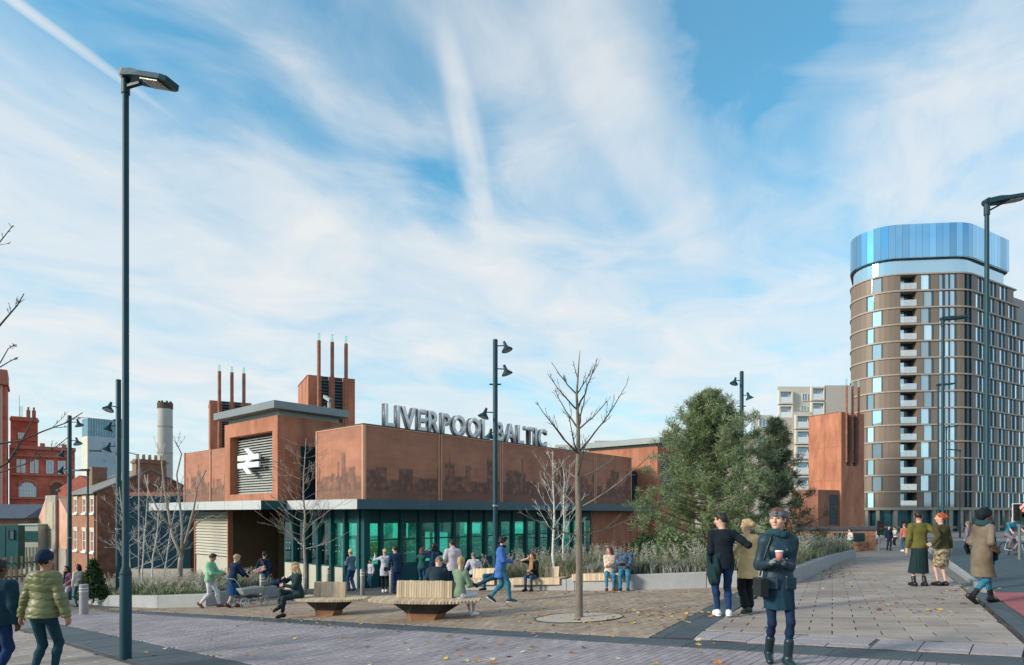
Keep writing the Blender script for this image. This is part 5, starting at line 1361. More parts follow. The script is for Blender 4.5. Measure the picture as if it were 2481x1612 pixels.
def twigs(mb, pts, r0, rnd, depth, ratio=0.5, ang=0.7, per=4, n=5, up=0.25):
    if depth <= 0: return
    L = sum((pts[i + 1] - pts[i]).length for i in range(len(pts) - 1))
    for k in range(per):
        t = rnd.uniform(0.25, 0.97); f = t * (len(pts) - 1); i = min(int(f), len(pts) - 2)
        p = pts[i].lerp(pts[i + 1], f - i); d = (pts[i + 1] - pts[i]).normalized()
        v = Vector((rnd.gauss(0, 1), rnd.gauss(0, 1), rnd.gauss(0, .6)))
        v = (d + (v - d * v.dot(d)).normalized() * math.tan(ang * rnd.uniform(.6, 1.2)) + Vector((0, 0, up))).normalized()
        l = L * ratio * rnd.uniform(.5, 1.1) * (1.1 - t * 0.6)
        q = curve_pts(p, p + v * l, 0.04, rnd, 3, 0.05)
        r = max(0.0048, r0 * 0.45 * (1 - 0.5 * t))
        mb.tube(q, [r, r * .8, r * .6, r * .35], n)
        twigs(mb, q, r, rnd, depth - 1, ratio, ang, max(2, per - 1), max(3, n - 1), up)
def tree_root(name, loc, label, cat='tree', group=None):
    r = empty(name, loc); tag(r, label, cat, group); return r
# street tree in the pit, drawn limb by limb from the photograph
rnd = random.Random(3)
TB_ = gnd(1402, 1497); TD = TB_.y
tr = tree_root('street_tree', TB_, 'bare young street tree standing in the round gravel pit')
def tp(px, py, dy=0.0):
    q = at(px, py, TD + dy); return q - TB_
tk = MB(); tpx = [(1403, 1500), (1403, 1440), (1404, 1370), (1402, 1300), (1402, 1235), (1399, 1160), (1401, 1097), (1401, 1040), (1399, 990), (1397, 955), (1400, 920), (1402, 885), (1405, 850)]
tk.tube([tp(*q) for q in tpx], [0.085, 0.074, 0.070, 0.068, 0.062, 0.052, 0.045, 0.036, 0.030, 0.024, 0.018, 0.012, 0.005], 10)
smooth_by_angle(tk.build('trunk', BARK, tr), 60)
br = [((1400, 1298), (1258, 1240), -.5), ((1404, 1298), (1553, 1243), .6), ((1401, 1233), (1289, 1093), .5), ((1406, 1230), (1585, 1093), -.4), ((1397, 1159), (1352, 1112), .7), ((1401, 1159), (1488, 1110), .8), ((1400, 1155), (1420, 1060), -.8),
      ((1399, 1097), (1300, 975), -.5), ((1404, 1094), (1520, 928), .3), ((1401, 1040), (1345, 945), .6), ((1402, 1040), (1470, 972), -.6), ((1402, 1035), (1418, 940), .8), ((1399, 994), (1326, 905), -.3), ((1400, 990), (1448, 868), .4),
      ((1397, 955), (1336, 878), .3), ((1398, 955), (1436, 890), -.5), ((1399, 915), (1388, 872), .2), ((1399, 1100), (1380, 1010), -.9)]
for i, (a, b, dy) in enumerate(br):
    m = MB(); pa, pb = tp(*a), tp(*b, dy)
    pts = curve_pts(pa, pb, 0.045, rnd, 6, 0.012); L = (pb - pa).length
    r0 = 0.008 + 0.011 * min(1.2, L)
    m.tube(pts, [r0 * (1 - 0.13 * k) for k in range(7)], 6)
    twigs(m, pts, r0 * .8, rnd, 2, 0.15, 0.8, 8, 4)
    if L > 0.5: twigs(m, pts, r0, rnd, 2, 0.38, 0.42, 4, 4)
    m.build('branch', BARK if i < 6 else BARKD, tr, True)
def young_tree(name, px, py, ptop, label, mt, seed, d=None, trunk_r=0.05, nb=16, spread=0.5, first=0.35, rise=0.55, depth=2, per=5, lean=0.0, group=None):
    rnd = random.Random(seed); b = gnd(px, py) if d is None else Vector(((px - CX) / F * d, d, zg((px - CX) / F * d, d)))
    H = at(px, ptop, b.y).z - b.z
    r = tree_root(name, b, label, group=group)
    t = MB(); n = 8; pts = [Vector((rnd.uniform(-.03, .03) * H * .3 + lean * H * (i / n) ** 1.5, rnd.uniform(-.02, .02), H * i / n)) for i in range(n + 1)]; pts[0].z = -0.1
    t.tube(pts, [trunk_r * (1 - 0.9 * i / n) + 0.004 for i in range(n + 1)], 8); t.build('trunk', mt, r, True)
    c = MB()
    for i in range(nb):
        f = first + (0.95 - first) * (i + rnd.random()) / nb; k = f * n; j = min(int(k), n - 1); p = pts[j].lerp(pts[j + 1], k - j)
        az = i * 2.4 + rnd.uniform(-.4, .4); l = H * spread * (1.08 - f) * rnd.uniform(.7, 1.15) + 0.12 * H
        q = p + Vector((math.cos(az), math.sin(az) * .9, rise * rnd.uniform(.7, 1.3))).normalized() * l
        bp = curve_pts(p, q, 0.06, rnd, 4, 0.03); r0 = max(0.006, trunk_r * 0.35 * (1.1 - f))
        c.tube(bp, [r0, r0 * .8, r0 * .6, r0 * .45, r0 * .25], 5); twigs(c, bp, r0, rnd, depth, 0.42, 0.6, per, 4)
    c.build('crown', mt, r, True)
    return r
young_tree('slender_tree', 738, 1400, 1062, 'slender bare tree in front of the station entrance recess', BUFFB, 11, d=25.5, trunk_r=0.065, nb=34, spread=0.38, first=0.28, rise=0.6, per=6)
young_tree('birch_tree', 1342, 1395, 1095, 'white barked birch in the large planter, left of the street tree', BIRCH, 12, d=21.5, trunk_r=0.055, nb=16, spread=0.26, first=0.35, rise=1.3)
young_tree('birch_tree', 1366, 1390, 1130, 'thinner white birch just behind the street tree trunk', BIRCH, 13, d=23.0, trunk_r=0.04, nb=14, spread=0.26, first=0.3, rise=1.2)
for i, (px, py, pt, d, ln, lb) in enumerate(((322, 0, 1180, 25.0, -0.12, 'thin white birch stem just right of the tall front lamp'), (345, 0, 1150, 25.5, 0.05, 'tallest white birch in the small planter'), (365, 0, 1165, 24.6, 0.10, 'leaning white birch before the blue hoarding'), (392, 0, 1175, 26.5, 0.16, 'white birch leaning towards the forked tree'))):
    young_tree('birch_tree', px, 0, pt, lb, BIRCH, 30 + i, d=d, trunk_r=0.032, nb=16, spread=0.30, first=0.25, rise=0.8, lean=ln, group='birches in the small planter')
# forked multi-stem tree
rnd = random.Random(21); d = 24.5; fx = at(440, HY, d).x; fr_ = tree_root('forked_tree', (fx, d, zg(fx, d)), 'bare buff tree forking low down beside the cream louvres')
B0 = fr_.location
def fp(px, py, dy=0): return at(px, py, d + dy) - B0
tk = MB(); tk.tube([fp(435, 1405), fp(437, 1360), fp(440, 1345)], [0.11, 0.09, 0.085], 8); tk.build('trunk', BUFFB, fr_, True)
for i, (pp, r0) in enumerate((([(439, 1348), (418, 1300), (408, 1240), (398, 1180), (392, 1120), (400, 1075)], .06), ([(440, 1348), (455, 1290), (470, 1230), (478, 1180), (500, 1140)], .055), ([(440, 1350), (441, 1280), (435, 1210), (428, 1150), (440, 1100), (425, 1070)], .05), ([(450, 1305), (480, 1265), (515, 1250), (548, 1262)], .035), ([(414, 1280), (385, 1240), (360, 1190), (350, 1150)], .04))):
    c = MB(); pts = [fp(*q, rnd.uniform(-.5, .5)) for q in pp]; n = len(pts)
    c.tube(pts, [r0 * (1 - .8 * k / n) for k in range(n)], 7); twigs(c, pts, r0 * .7, rnd, 3, 0.34, 0.6, 6, 4, 0.3); c.build('limb', BUFFB, fr_, True)
# tree outside the frame whose branches reach in at the left edge
rnd = random.Random(5); d = 9.5; ox = at(-190, HY, d).x; ol = tree_root('overhanging_tree', (ox, d, zg(ox, d)), 'dark bare branches reaching in from a tree beyond the picture edge')
B1 = ol.location
def op(px, py, dy=0): return at(px, py, d + dy) - B1
tk = MB(); tk.tube([Vector((0, 0, -.1)), op(-185, 1300), op(-180, 1100), op(-170, 900), op(-165, 700), op(-160, 520)], [.12, .10, .085, .07, .05, .03], 9); tk.build('trunk', BARKD, ol, True)
for pp, r0 in (([(-180, 1100), (-90, 1120), (-20, 1145), (20, 1120), (52, 1070), (83, 1010)], .026), ([(-178, 1050), (-80, 1080), (0, 1075), (50, 1068), (105, 1045), (160, 1025), (200, 1000)], .020), ([(-179, 1080), (-80, 1100), (0, 1145), (60, 1125), (120, 1095), (165, 1060)], .015), ([(-168, 900), (-80, 850), (-10, 800), (20, 765), (42, 740), (58, 712)], .020), ([(-170, 950), (-80, 920), (0, 890), (25, 875), (45, 866)], .013), ([(-165, 760), (-90, 680), (-20, 610), (5, 580), (30, 548)], .015), ([(-170, 980), (-80, 930), (0, 880), (20, 845), (35, 835)], .012)):
    c = MB(); pts = [op(*q, rnd.uniform(-.2, .2)) for q in pp]; n = len(pts)
    c.tube(pts, [r0 * (1 - .8 * k / n) for k in range(n)], 6); twigs(c, pts[2:], r0 * .6, rnd, 2, 0.30, 0.6, 6, 4, 0.2); c.build('branch', BARKD, ol, True)

# --- leaf-cloud helper (many small faces, one mesh per crown)
def cloud(name, parent, pts, size, mats, rnd, blades=5, length=1.0, width=0.16, up=0.3, tint=None):
    P_ = np.array(pts, np.float32); n = len(P_); rs = np.random.RandomState(rnd)
    V = []; Fc = []; MI = []
    base = 0
    for b in range(blades):
        dv = rs.normal(size=(n, 3)).astype(np.float32); dv[:, 2] += up; dv /= np.linalg.norm(dv, axis=1, keepdims=True)
        sv = np.cross(dv, rs.normal(size=(n, 3))); sv /= np.linalg.norm(sv, axis=1, keepdims=True) + 1e-6
        l = size * length * rs.uniform(.6, 1.25, (n, 1)); w = size * width * rs.uniform(.7, 1.3, (n, 1))
        a = P_ + dv * l * 0.1; m = P_ + dv * l * .55; t = P_ + dv * l
        v = np.stack([a - sv * w * .35, a + sv * w * .35, m + sv * w, t, m - sv * w], 1).reshape(-1, 3)
        V.append(v); idx = np.arange(n)[:, None] * 5 + base
        Fc += [tuple(q) for q in (idx + np.array([0, 1, 2, 3, 4])).tolist()]; base += n * 5
        MI.append(rs.randint(0, len(mats), n))
    me = bpy.data.meshes.new(name); me.from_pydata(np.concatenate(V).tolist(), [], Fc)
    for m in mats: me.materials.append(m)
    me.polygons.foreach_set('material_index', np.concatenate(MI).astype(np.int32)); me.update()
    return me_obj(name, me, parent)
NEE = [leafmat('pine_needle_dark', (0.12, 0.18, 0.075), 0.35), leafmat('pine_needle_mid', (0.245, 0.32, 0.145), 0.35), leafmat('pine_needle_grey', (0.38, 0.45, 0.26), 0.3)]
NEE2 = [leafmat('pine2_dark', (0.05, 0.10, 0.065), 0.35), leafmat('pine2_mid', (0.095, 0.165, 0.095), 0.35), leafmat('pine2_brown', (0.19, 0.17, 0.10), 0.3)]
def pine(px, d, pbase, ptop, wpx, label, seed, mats, nb=150, clumps=9, trunk_vis=True, crown_from=0.05, tuft=0.17):
    rnd = random.Random(seed); x = (px - CX) / F * d; b = Vector((x, d, zg(x, d) + 0.25))
    r = tree_root('pine_tree', b, label, 'pine tree'); H = at(px, ptop, d).z - b.z; R = wpx / F * d / 2
    t = MB(); n = 8; ax = [Vector((rnd.uniform(-.03, .03) * H * .5, rnd.uniform(-.03, .03) * H * .5, H * .97 * i / n)) for i in range(n + 1)]; ax[0] = Vector((0, 0, -0.2))
    t.tube(ax, [0.15 * (1 - i / n) + 0.02 for i in range(n + 1)], 8); t.build('trunk', mat('pine_bark', (0.16, 0.11, 0.075), 0.9, var=0.3, scale=8), r, True)
    limb = MB(); pts = []
    for i in range(nb):
        f = crown_from + (1 - crown_from) * ((i + rnd.random()) / nb) ** 0.92; k = min(f, .999) * n; j = int(k); p = ax[j].lerp(ax[j + 1], k - j)
        az = i * 2.3999 + rnd.uniform(-.5, .5)
        prof = (1 - f) ** 0.86 * 1.0 + 0.02 if f > 0.22 else 0.70 + 0.55 * f
        l = R * prof * rnd.choice([rnd.uniform(.5, .8), rnd.uniform(.75, 1.0), rnd.uniform(.95, 1.22)]); el = rnd.uniform(.05, .45) + 0.8 * f
        q = p + Vector((math.cos(az) * l, math.sin(az) * l, l * el * 0.75))
        bp = curve_pts(p, q, 0.07, rnd, 4, 0.03); limb.tube(bp, [.035, .028, .02, .014, .006], 4)
        for c in range(clumps):
            tt = rnd.uniform(.35, 1.03); kk = min(tt, .999) * 4; jj = int(kk); s = bp[jj].lerp(bp[jj + 1], kk - jj)
            cc = s + Vector((rnd.gauss(0, .10), rnd.gauss(0, .10), rnd.gauss(0.03, .06))) * (0.5 + l * .30)
            for _ in range(6): pts.append(cc + Vector((rnd.gauss(0, .075), rnd.gauss(0, .075), rnd.gauss(0, .06))))
    limb.build('limbs', MATS['pine_bark'], r, True)
    cloud('crown', r, pts, tuft, mats, seed, 8, 1.25, 0.050, 0.45)
    return r
pine(1718, 27.0, 1330, 950, 500, 'large bushy grey-green pine tree in the planter', 41, NEE, 195, 9, tuft=0.20)
pine(1880, 30.0, 1330, 1012, 270, 'darker gappy pine tree behind the foreground woman', 42, NEE2, 80, 7, tuft=0.20)
GRN = [leafmat('shrub_green', (0.055, 0.115, 0.035), 0.3), leafmat('shrub_light', (0.10, 0.17, 0.05), 0.3), leafmat('shrub_dark', (0.022, 0.06, 0.026), 0.3)]
def shrub(px, d, w, h, label, seed, n=900, mats=GRN, cone=False, size=0.13, zoff=0.3):
    rnd = random.Random(seed); x = (px - CX) / F * d; r = tree_root('shrub', (x, d, zg(x, d) + zoff), label, 'shrub')
    pts = []
    for _ in range(n):
        z = rnd.random() ** (1.4 if cone else .8); rad = (1 - z * .9 if cone else math.sqrt(max(.05, 1 - (z * 1.6 - .6) ** 2 if z > .375 else 1))) * w / 2 * rnd.uniform(.45, 1.05); a = rnd.uniform(0, 2 * PI)
        pts.append((math.cos(a) * rad, math.sin(a) * rad, z * h))
    s = MB(); s.tube([(0, 0, -.2), (0.02, 0, h * .8)], [.03, .01], 5); s.build('stem', BARKD, r)
    cloud('foliage', r, pts, size, mats, seed, 3, 1.1, 0.22, 0.4); return r
shrub(1568, 24.5, 1.5, 1.35, 'bright green broad-leaved shrub at the foot of the pine', 51, 1100)
shrub(1625, 23.0, 1.4, 1.5, 'dark green bushy shrub under the left skirts of the pine', 54, 1000, NEE)
shrub(226, 25.5, 1.25, 1.5, 'dark green conical shrub behind the people in pink and white', 52, 1000, [GRN[0], GRN[2]], True)
shrub(1990, 40.0, 1.6, 1.0, 'low green shrub against the brick wall', 53, 500)
# --- ornamental grasses and silver foliage (nobody could count these)
def inside(p, poly):
    x, y = p; c = False; n = len(poly)
    for i in range(n):
        a, b = poly[i], poly[(i + 1) % n]
        if (a.y > y) != (b.y > y) and x < (b.x - a.x) * (y - a.y) / (b.y - a.y) + a.x: c = not c
    return c
def grasses(name, poly, label, mats, seed, n, hmin, hmax, keep=None, zoff=0.28, wid=0.013):
    rnd = random.Random(seed); rs = np.random.RandomState(seed); V = []; Fc = []; MI = []; k = 0
    x0, x1 = min(p.x for p in poly), max(p.x for p in poly); y0, y1 = min(p.y for p in poly), max(p.y for p in poly)
    while k < n:
        x, y = rnd.uniform(x0, x1), rnd.uniform(y0, y1)
        if not inside((x, y), poly): continue
        if keep and not keep(x, y, rnd): continue
        cl = math.sin(x * 1.7 + seed) * math.cos(y * 1.3 - seed) + math.sin(x * 0.6 - y * 0.9 + seed * 2) * .8 + rnd.gauss(0, .35)
        if cl < -0.9 and rnd.random() < .55: continue
        k += 1; h = (hmin + (hmax - hmin) * min(1, max(0, .5 + .42 * cl))) * rnd.uniform(.7, 1.15); mi = int(abs(math.sin(x * .9 + 3 * math.cos(y * .8 + seed)) * 1.3 + rnd.gauss(0, .35)) * len(mats)) % len(mats); z = zg(x, y) + zoff
        for b in range(9):
            a = rnd.uniform(0, 2 * PI); l = h * rnd.uniform(.55, 1.1); out = l * rnd.uniform(.15, .75); w = wid * rnd.uniform(.7, 1.4)
            dx, dy = math.cos(a), math.sin(a); px_, py_ = -dy * w, dx * w; ox_, oy_ = rnd.gauss(0, .05), rnd.gauss(0, .05)
            p0 = (x + ox_, y + oy_, z); p1 = (p0[0] + dx * out * .35, p0[1] + dy * out * .35, z + l * .62); p2 = (p0[0] + dx * out, p0[1] + dy * out, z + l * rnd.uniform(.8, 1.0))
            i = len(V); V += [(p0[0] - px_, p0[1] - py_, p0[2]), (p0[0] + px_, p0[1] + py_, p0[2]), (p1[0] + px_, p1[1] + py_, p1[2]), (p1[0] - px_, p1[1] - py_, p1[2]), p2]
            Fc += [(i, i + 1, i + 2, i + 3), (i + 3, i + 2, i + 4)]; MI += [mi, mi]
    me = bpy.data.meshes.new(name); me.from_pydata(V, [], Fc)
    for m in mats: me.materials.append(m)
    me.polygons.foreach_set('material_index', MI); me.update()
    return tag(me_obj(name, me), label, 'grass', kind='stuff')
GRS = [leafmat('grass_silver', (0.36, 0.37, 0.29), 0.3), leafmat('grass_olive', (0.19, 0.21, 0.11), 0.3), leafmat('grass_buff', (0.37, 0.32, 0.21), 0.3), leafmat('grass_green', (0.11, 0.17, 0.065), 0.3)]
LAV = [leafmat('lavender_silver', (0.45, 0.45, 0.41), 0.3), GRS[0], leafmat('lavender_mauve', (0.33, 0.29, 0.30), 0.3)]
def near_only(x, y, rnd): return True
big = [p + (Vector((9, 26, 0)) - p).normalized() * 0.45 for p in BPW]
grasses('tall_grasses', big, 'tall silver and buff grasses filling the large planter', GRS, 61, 5200, 0.45, 0.95, zoff=0.30)
front = [p + (Vector((9, 27, 0)) - p).normalized() * 0.42 for p in BPW[2:8]] + [BPW[7] + Vector((-0.5, 3.0, 0)), BPW[5] + Vector((0, 2.6, 0)), BPW[2] + Vector((0, 2.4, 0))]
grasses('silver_lavender', front, 'mounds of silvery lavender along the front of the large planter', LAV + [GRS[3]], 62, 2300, 0.25, 0.55, zoff=0.36, wid=0.016)
def plumes(name, poly, label, seed, n, h0, h1, zoff):
    rnd = random.Random(seed); pts = []
    x0, x1 = min(p.x for p in poly), max(p.x for p in poly); y0, y1 = min(p.y for p in poly), max(p.y for p in poly); k = 0
    while k < n:
        x, y = rnd.uniform(x0, x1), rnd.uniform(y0, y1)
        if not inside((x, y), poly): continue
        k += 1; h = rnd.uniform(h0, h1); dx, dy = rnd.gauss(0, .12), rnd.gauss(0, .12)
        for i in range(7): t = i / 6; pts.append((x + dx * t, y + dy * t, zg(x, y) + zoff + h * (.62 + .38 * t)))
    o = cloud(name, None, pts, 0.085, [leafmat('plume_buff', (0.50, 0.44, 0.34), .25), leafmat('plume_silver', (0.55, 0.54, 0.48), .25)], seed, 4, 1.0, 0.10, 0.9); return tag(o, label, 'grass', kind='stuff')
plumes('feathery_seed_heads', big, 'pale feathery seed heads above the tall grasses', 66, 900, 0.7, 1.15, 0.32)
sml = [p + (Vector((-14, 27, 0)) - p).normalized() * 0.40 for p in SPW]
grasses('silver_grasses', sml, 'silvery grasses filling the small curved planter', GRS + LAV[:1], 63, 2600, 0.30, 0.75, zoff=0.28, wid=0.015)
grasses('low_ground_cover', sml, 'short green ground cover along the front of the small planter', [GRS[3], GRS[1]], 64, 1600, 0.12, 0.28, keep=lambda x, y, r: y < 24.2, zoff=0.34, wid=0.02)

plumes('silver_seed_heads', sml, 'pale seed heads above the grasses of the small planter', 67, 420, 0.5, 0.9, 0.30)
# ================================================================ people
class SDF:
    def __init__(s): s.ops = []; s.cuts = []
    def cone(s, a, b, ra, rb, k=0.02, fl=None):
        s.ops.append(('c', np.array(a, float), np.array(b, float), ra, rb, k, fl)); return s
    def ell(s, c, r, k=0.02, R=None):
        s.ops.append(('e', np.array(c, float), np.array(r, float), np.eye(3) if R is None else np.array(R, float), 0, k, None)); return s
    def keep(s, n, d): s.cuts.append((np.array(n, float), d)); return s      # keep n.p < d
    def mesh(s, h, bump=None):
        lo = np.full(3, 1e9); hi = -lo; boxes = []
        for t, a, b, ra, rb, k, fl in s.ops:
            if t == 'c': m = max(ra, rb) * (1.35 if fl is not None else 1.0); l_, h_ = np.minimum(a, b) - m, np.maximum(a, b) + m
            else: m = b.max(); l_, h_ = a - m, a + m
            boxes.append((l_, h_)); lo = np.minimum(lo, l_); hi = np.maximum(hi, h_)
        lo -= 3 * h; hi += 3 * h
        n = np.ceil((hi - lo) / h).astype(int) + 1
        Fd = np.full(n, 1.0, np.float32)
        ax = [lo[i] + h * np.arange(n[i]) for i in range(3)]
        for (t, a, b, ra, rb, k, fl), (l_, h_) in zip(s.ops, boxes):
            m = k + 2.5 * h
            i0 = np.maximum(0, np.floor((l_ - m - lo) / h).astype(int)); i1 = np.minimum(n, np.ceil((h_ + m - lo) / h).astype(int) + 1)
            X = ax[0][i0[0]:i1[0]][:, None, None]; Y = ax[1][i0[1]:i1[1]][None, :, None]; Z = ax[2][i0[2]:i1[2]][None, None, :]
            if t == 'c':
                ba = b - a; L2 = max(ba @ ba, 1e-9)
                tt = np.clip(((X - a[0]) * ba[0] + (Y - a[1]) * ba[1] + (Z - a[2]) * ba[2]) / L2, 0, 1)
                dx, dy, dz = X - a[0] - tt * ba[0], Y - a[1] - tt * ba[1], Z - a[2] - tt * ba[2]
                if fl is not None:
                    ax_, f = fl; q = (dx * ax_[0] + dy * ax_[1] + dz * ax_[2]); g_ = (1 / f - 1)
                    dx, dy, dz = dx + q * ax_[0] * g_, dy + q * ax_[1] * g_, dz + q * ax_[2] * g_
                d = np.sqrt(dx * dx + dy * dy + dz * dz) - (ra + (rb - ra) * tt)
            else:
                P0, P1, P2 = X - a[0], Y - a[1], Z - a[2]; R = ra
                u = (P0 * R[0, 0] + P1 * R[1, 0] + P2 * R[2, 0]) / b[0]; v = (P0 * R[0, 1] + P1 * R[1, 1] + P2 * R[2, 1]) / b[1]; w = (P0 * R[0, 2] + P1 * R[1, 2] + P2 * R[2, 2]) / b[2]
                d = (np.sqrt(u * u + v * v + w * w) - 1) * b.min()
            sub = Fd[i0[0]:i1[0], i0[1]:i1[1], i0[2]:i1[2]]
            hh = np.clip(0.5 + 0.5 * (sub - d) / k, 0, 1)
            sub[...] = sub * (1 - hh) + d * hh - k * hh * (1 - hh)
        X, Y, Z = ax[0][:, None, None], ax[1][None, :, None], ax[2][None, None, :]
        if bump is not None: Fd += bump(X, Y, Z).astype(np.float32)
        for nn, d in s.cuts: Fd = np.maximum(Fd, (X * nn[0] + Y * nn[1] + Z * nn[2] - d).astype(np.float32))
        for q in range(3):                                   # closed at the border
            ix = [slice(None)] * 3; ix[q] = 0; Fd[tuple(ix)] = 1; ix[q] = -1; Fd[tuple(ix)] = 1
        return snet(Fd, lo, h)
def snet(Fd, lo, h):
    S = Fd < 0; nx_, ny_, nz_ = S.shape
    cnt = np.zeros((nx_ - 1, ny_ - 1, nz_ - 1), np.int8)
    for i in (0, 1):
        for j in (0, 1):
            for k in (0, 1): cnt += S[i:nx_ - 1 + i, j:ny_ - 1 + j, k:nz_ - 1 + k]
    ids = np.array(np.nonzero((cnt > 0) & (cnt < 8))).T
    idx = np.full(cnt.shape, -1, np.int32); idx[ids[:, 0], ids[:, 1], ids[:, 2]] = np.arange(len(ids))
    acc = np.zeros((len(ids), 3)); c = np.zeros(len(ids))
    co = [(i, j, k) for i in (0, 1) for j in (0, 1) for k in (0, 1)]
    for p in co:
        for q in range(3):
            if p[q]: continue
            o2 = list(p); o2[q] = 1
            f1 = Fd[ids[:, 0] + p[0], ids[:, 1] + p[1], ids[:, 2] + p[2]]; f2 = Fd[ids[:, 0] + o2[0], ids[:, 1] + o2[1], ids[:, 2] + o2[2]]
            m = (f1 < 0) != (f2 < 0); t = np.where(m, f1 / np.where(m, f1 - f2, 1), 0)
            pos = np.tile(np.array(p, float), (len(ids), 1)); pos[:, q] += t
            acc += pos * m[:, None]; c += m
    V = lo + h * (ids + acc / c[:, None])
    FS = []
    for q in range(3):
        a, b = [(1, 2), (2, 0), (0, 1)][q]
        sl0 = [slice(None)] * 3; sl1 = [slice(None)] * 3; sl0[q] = slice(0, -1); sl1[q] = slice(1, None)
        e0, e1 = S[tuple(sl0)], S[tuple(sl1)]
        w = np.array(np.nonzero(e0 != e1)).T
        w = w[(w[:, a] > 0) & (w[:, b] > 0)]
        w = w[(w[:, a] < S.shape[a] - 1) & (w[:, b] < S.shape[b] - 1)]
        flip = ~e0[w[:, 0], w[:, 1], w[:, 2]]
        def I(da, db):
            t = w.copy(); t[:, a] -= da; t[:, b] -= db; return idx[t[:, 0], t[:, 1], t[:, 2]]
        qd = np.stack([I(1, 1), I(0, 1), I(0, 0), I(1, 0)], 1)
        qd[flip] = qd[flip][:, ::-1]; FS.append(qd)
    return V, np.concatenate(FS)
def mesh_np(name, V, Q, m, parent):
    me = bpy.data.meshes.new(name); n = len(V); k = len(Q)
    me.vertices.add(n); me.vertices.foreach_set('co', V.astype(np.float32).ravel())
    me.loops.add(4 * k); me.loops.foreach_set('vertex_index', Q.astype(np.int32).ravel())
    me.polygons.add(k); me.polygons.foreach_set('loop_start', np.arange(k, dtype=np.int32) * 4)
    me.polygons.foreach_set('use_smooth', np.ones(k, bool))
    me.materials.append(m); me.update(calc_edges=True)
    return me_obj(name, me, parent)
def V3(*a): return np.array(a, float)
def nrm(v): return v / (np.linalg.norm(v) + 1e-9)
def rotz(v, deg): a = math.radians(deg); return V3(v[0] * math.cos(a) - v[1] * math.sin(a), v[0] * math.sin(a) + v[1] * math.cos(a), v[2])
def ik(a, t, l1_, l2_, pole):
    d = t - a; L = np.linalg.norm(d)
    if L > (l1_ + l2_) * .998: t = a + d / L * (l1_ + l2_) * .998; L = (l1_ + l2_) * .998; d = t - a
    u = d / L; x = (l1_ ** 2 - l2_ ** 2 + L * L) / (2 * L); y = math.sqrt(max(1e-6, l1_ ** 2 - x * x))
    p = pole - u * (pole @ u); return a + u * x + nrm(p) * y, t
SKIN = {'fair': mat('skin_fair', (0.62, 0.36, 0.27), 0.5), 'mid': mat('skin_mid', (0.42, 0.22, 0.14), 0.5), 'dark': mat('skin_dark', (0.13, 0.06, 0.035), 0.5)}
def cloth(col, key=None, **kw):
    name = key or 'cloth_%d_%d_%d' % tuple(int(c * 255) for c in col)
    return mat(name, col, kw.pop('rough', 0.85), var=kw.pop('var', 0.14), scale=kw.pop('scale', 9), bump=kw.pop('bump', 0.25), bscale=kw.pop('bscale', 45), spec=0.25, **kw)
EYE = mat('eye_dark', (0.02, 0.02, 0.025), 0.2)
def stand(w=0.10, **k): d = dict(fl=(-w, 0.02, 0.08), fr=(w, -0.02, 0.08)); d.update(k); return d
def walk(st=0.30, lead='l', **k):
    zb = 0.085 + 0.22 * st; pt = 38 * min(1, st / .28); 
    d = dict(pelvis=(0, 0, 0.926 - 0.07 * st), fl=(-0.07, st if lead == 'l' else -st, .085 if lead == 'l' else zb), fr=(0.07, -st if lead == 'l' else st, zb if lead == 'l' else .085)); d.update(k)
    d['pitch_l'] = 0 if lead == 'l' else pt; d['pitch_r'] = pt if lead == 'l' else 0
    return d
def sit(seat=0.45, reach=0.46, **k):
    d = dict(pelvis=(0, 0, seat + 0.10), fl=(-0.11, reach, 0.08), fr=(0.11, reach + .03, 0.08), sit=True); d.update(k); return d
N_PEOPLE = 0
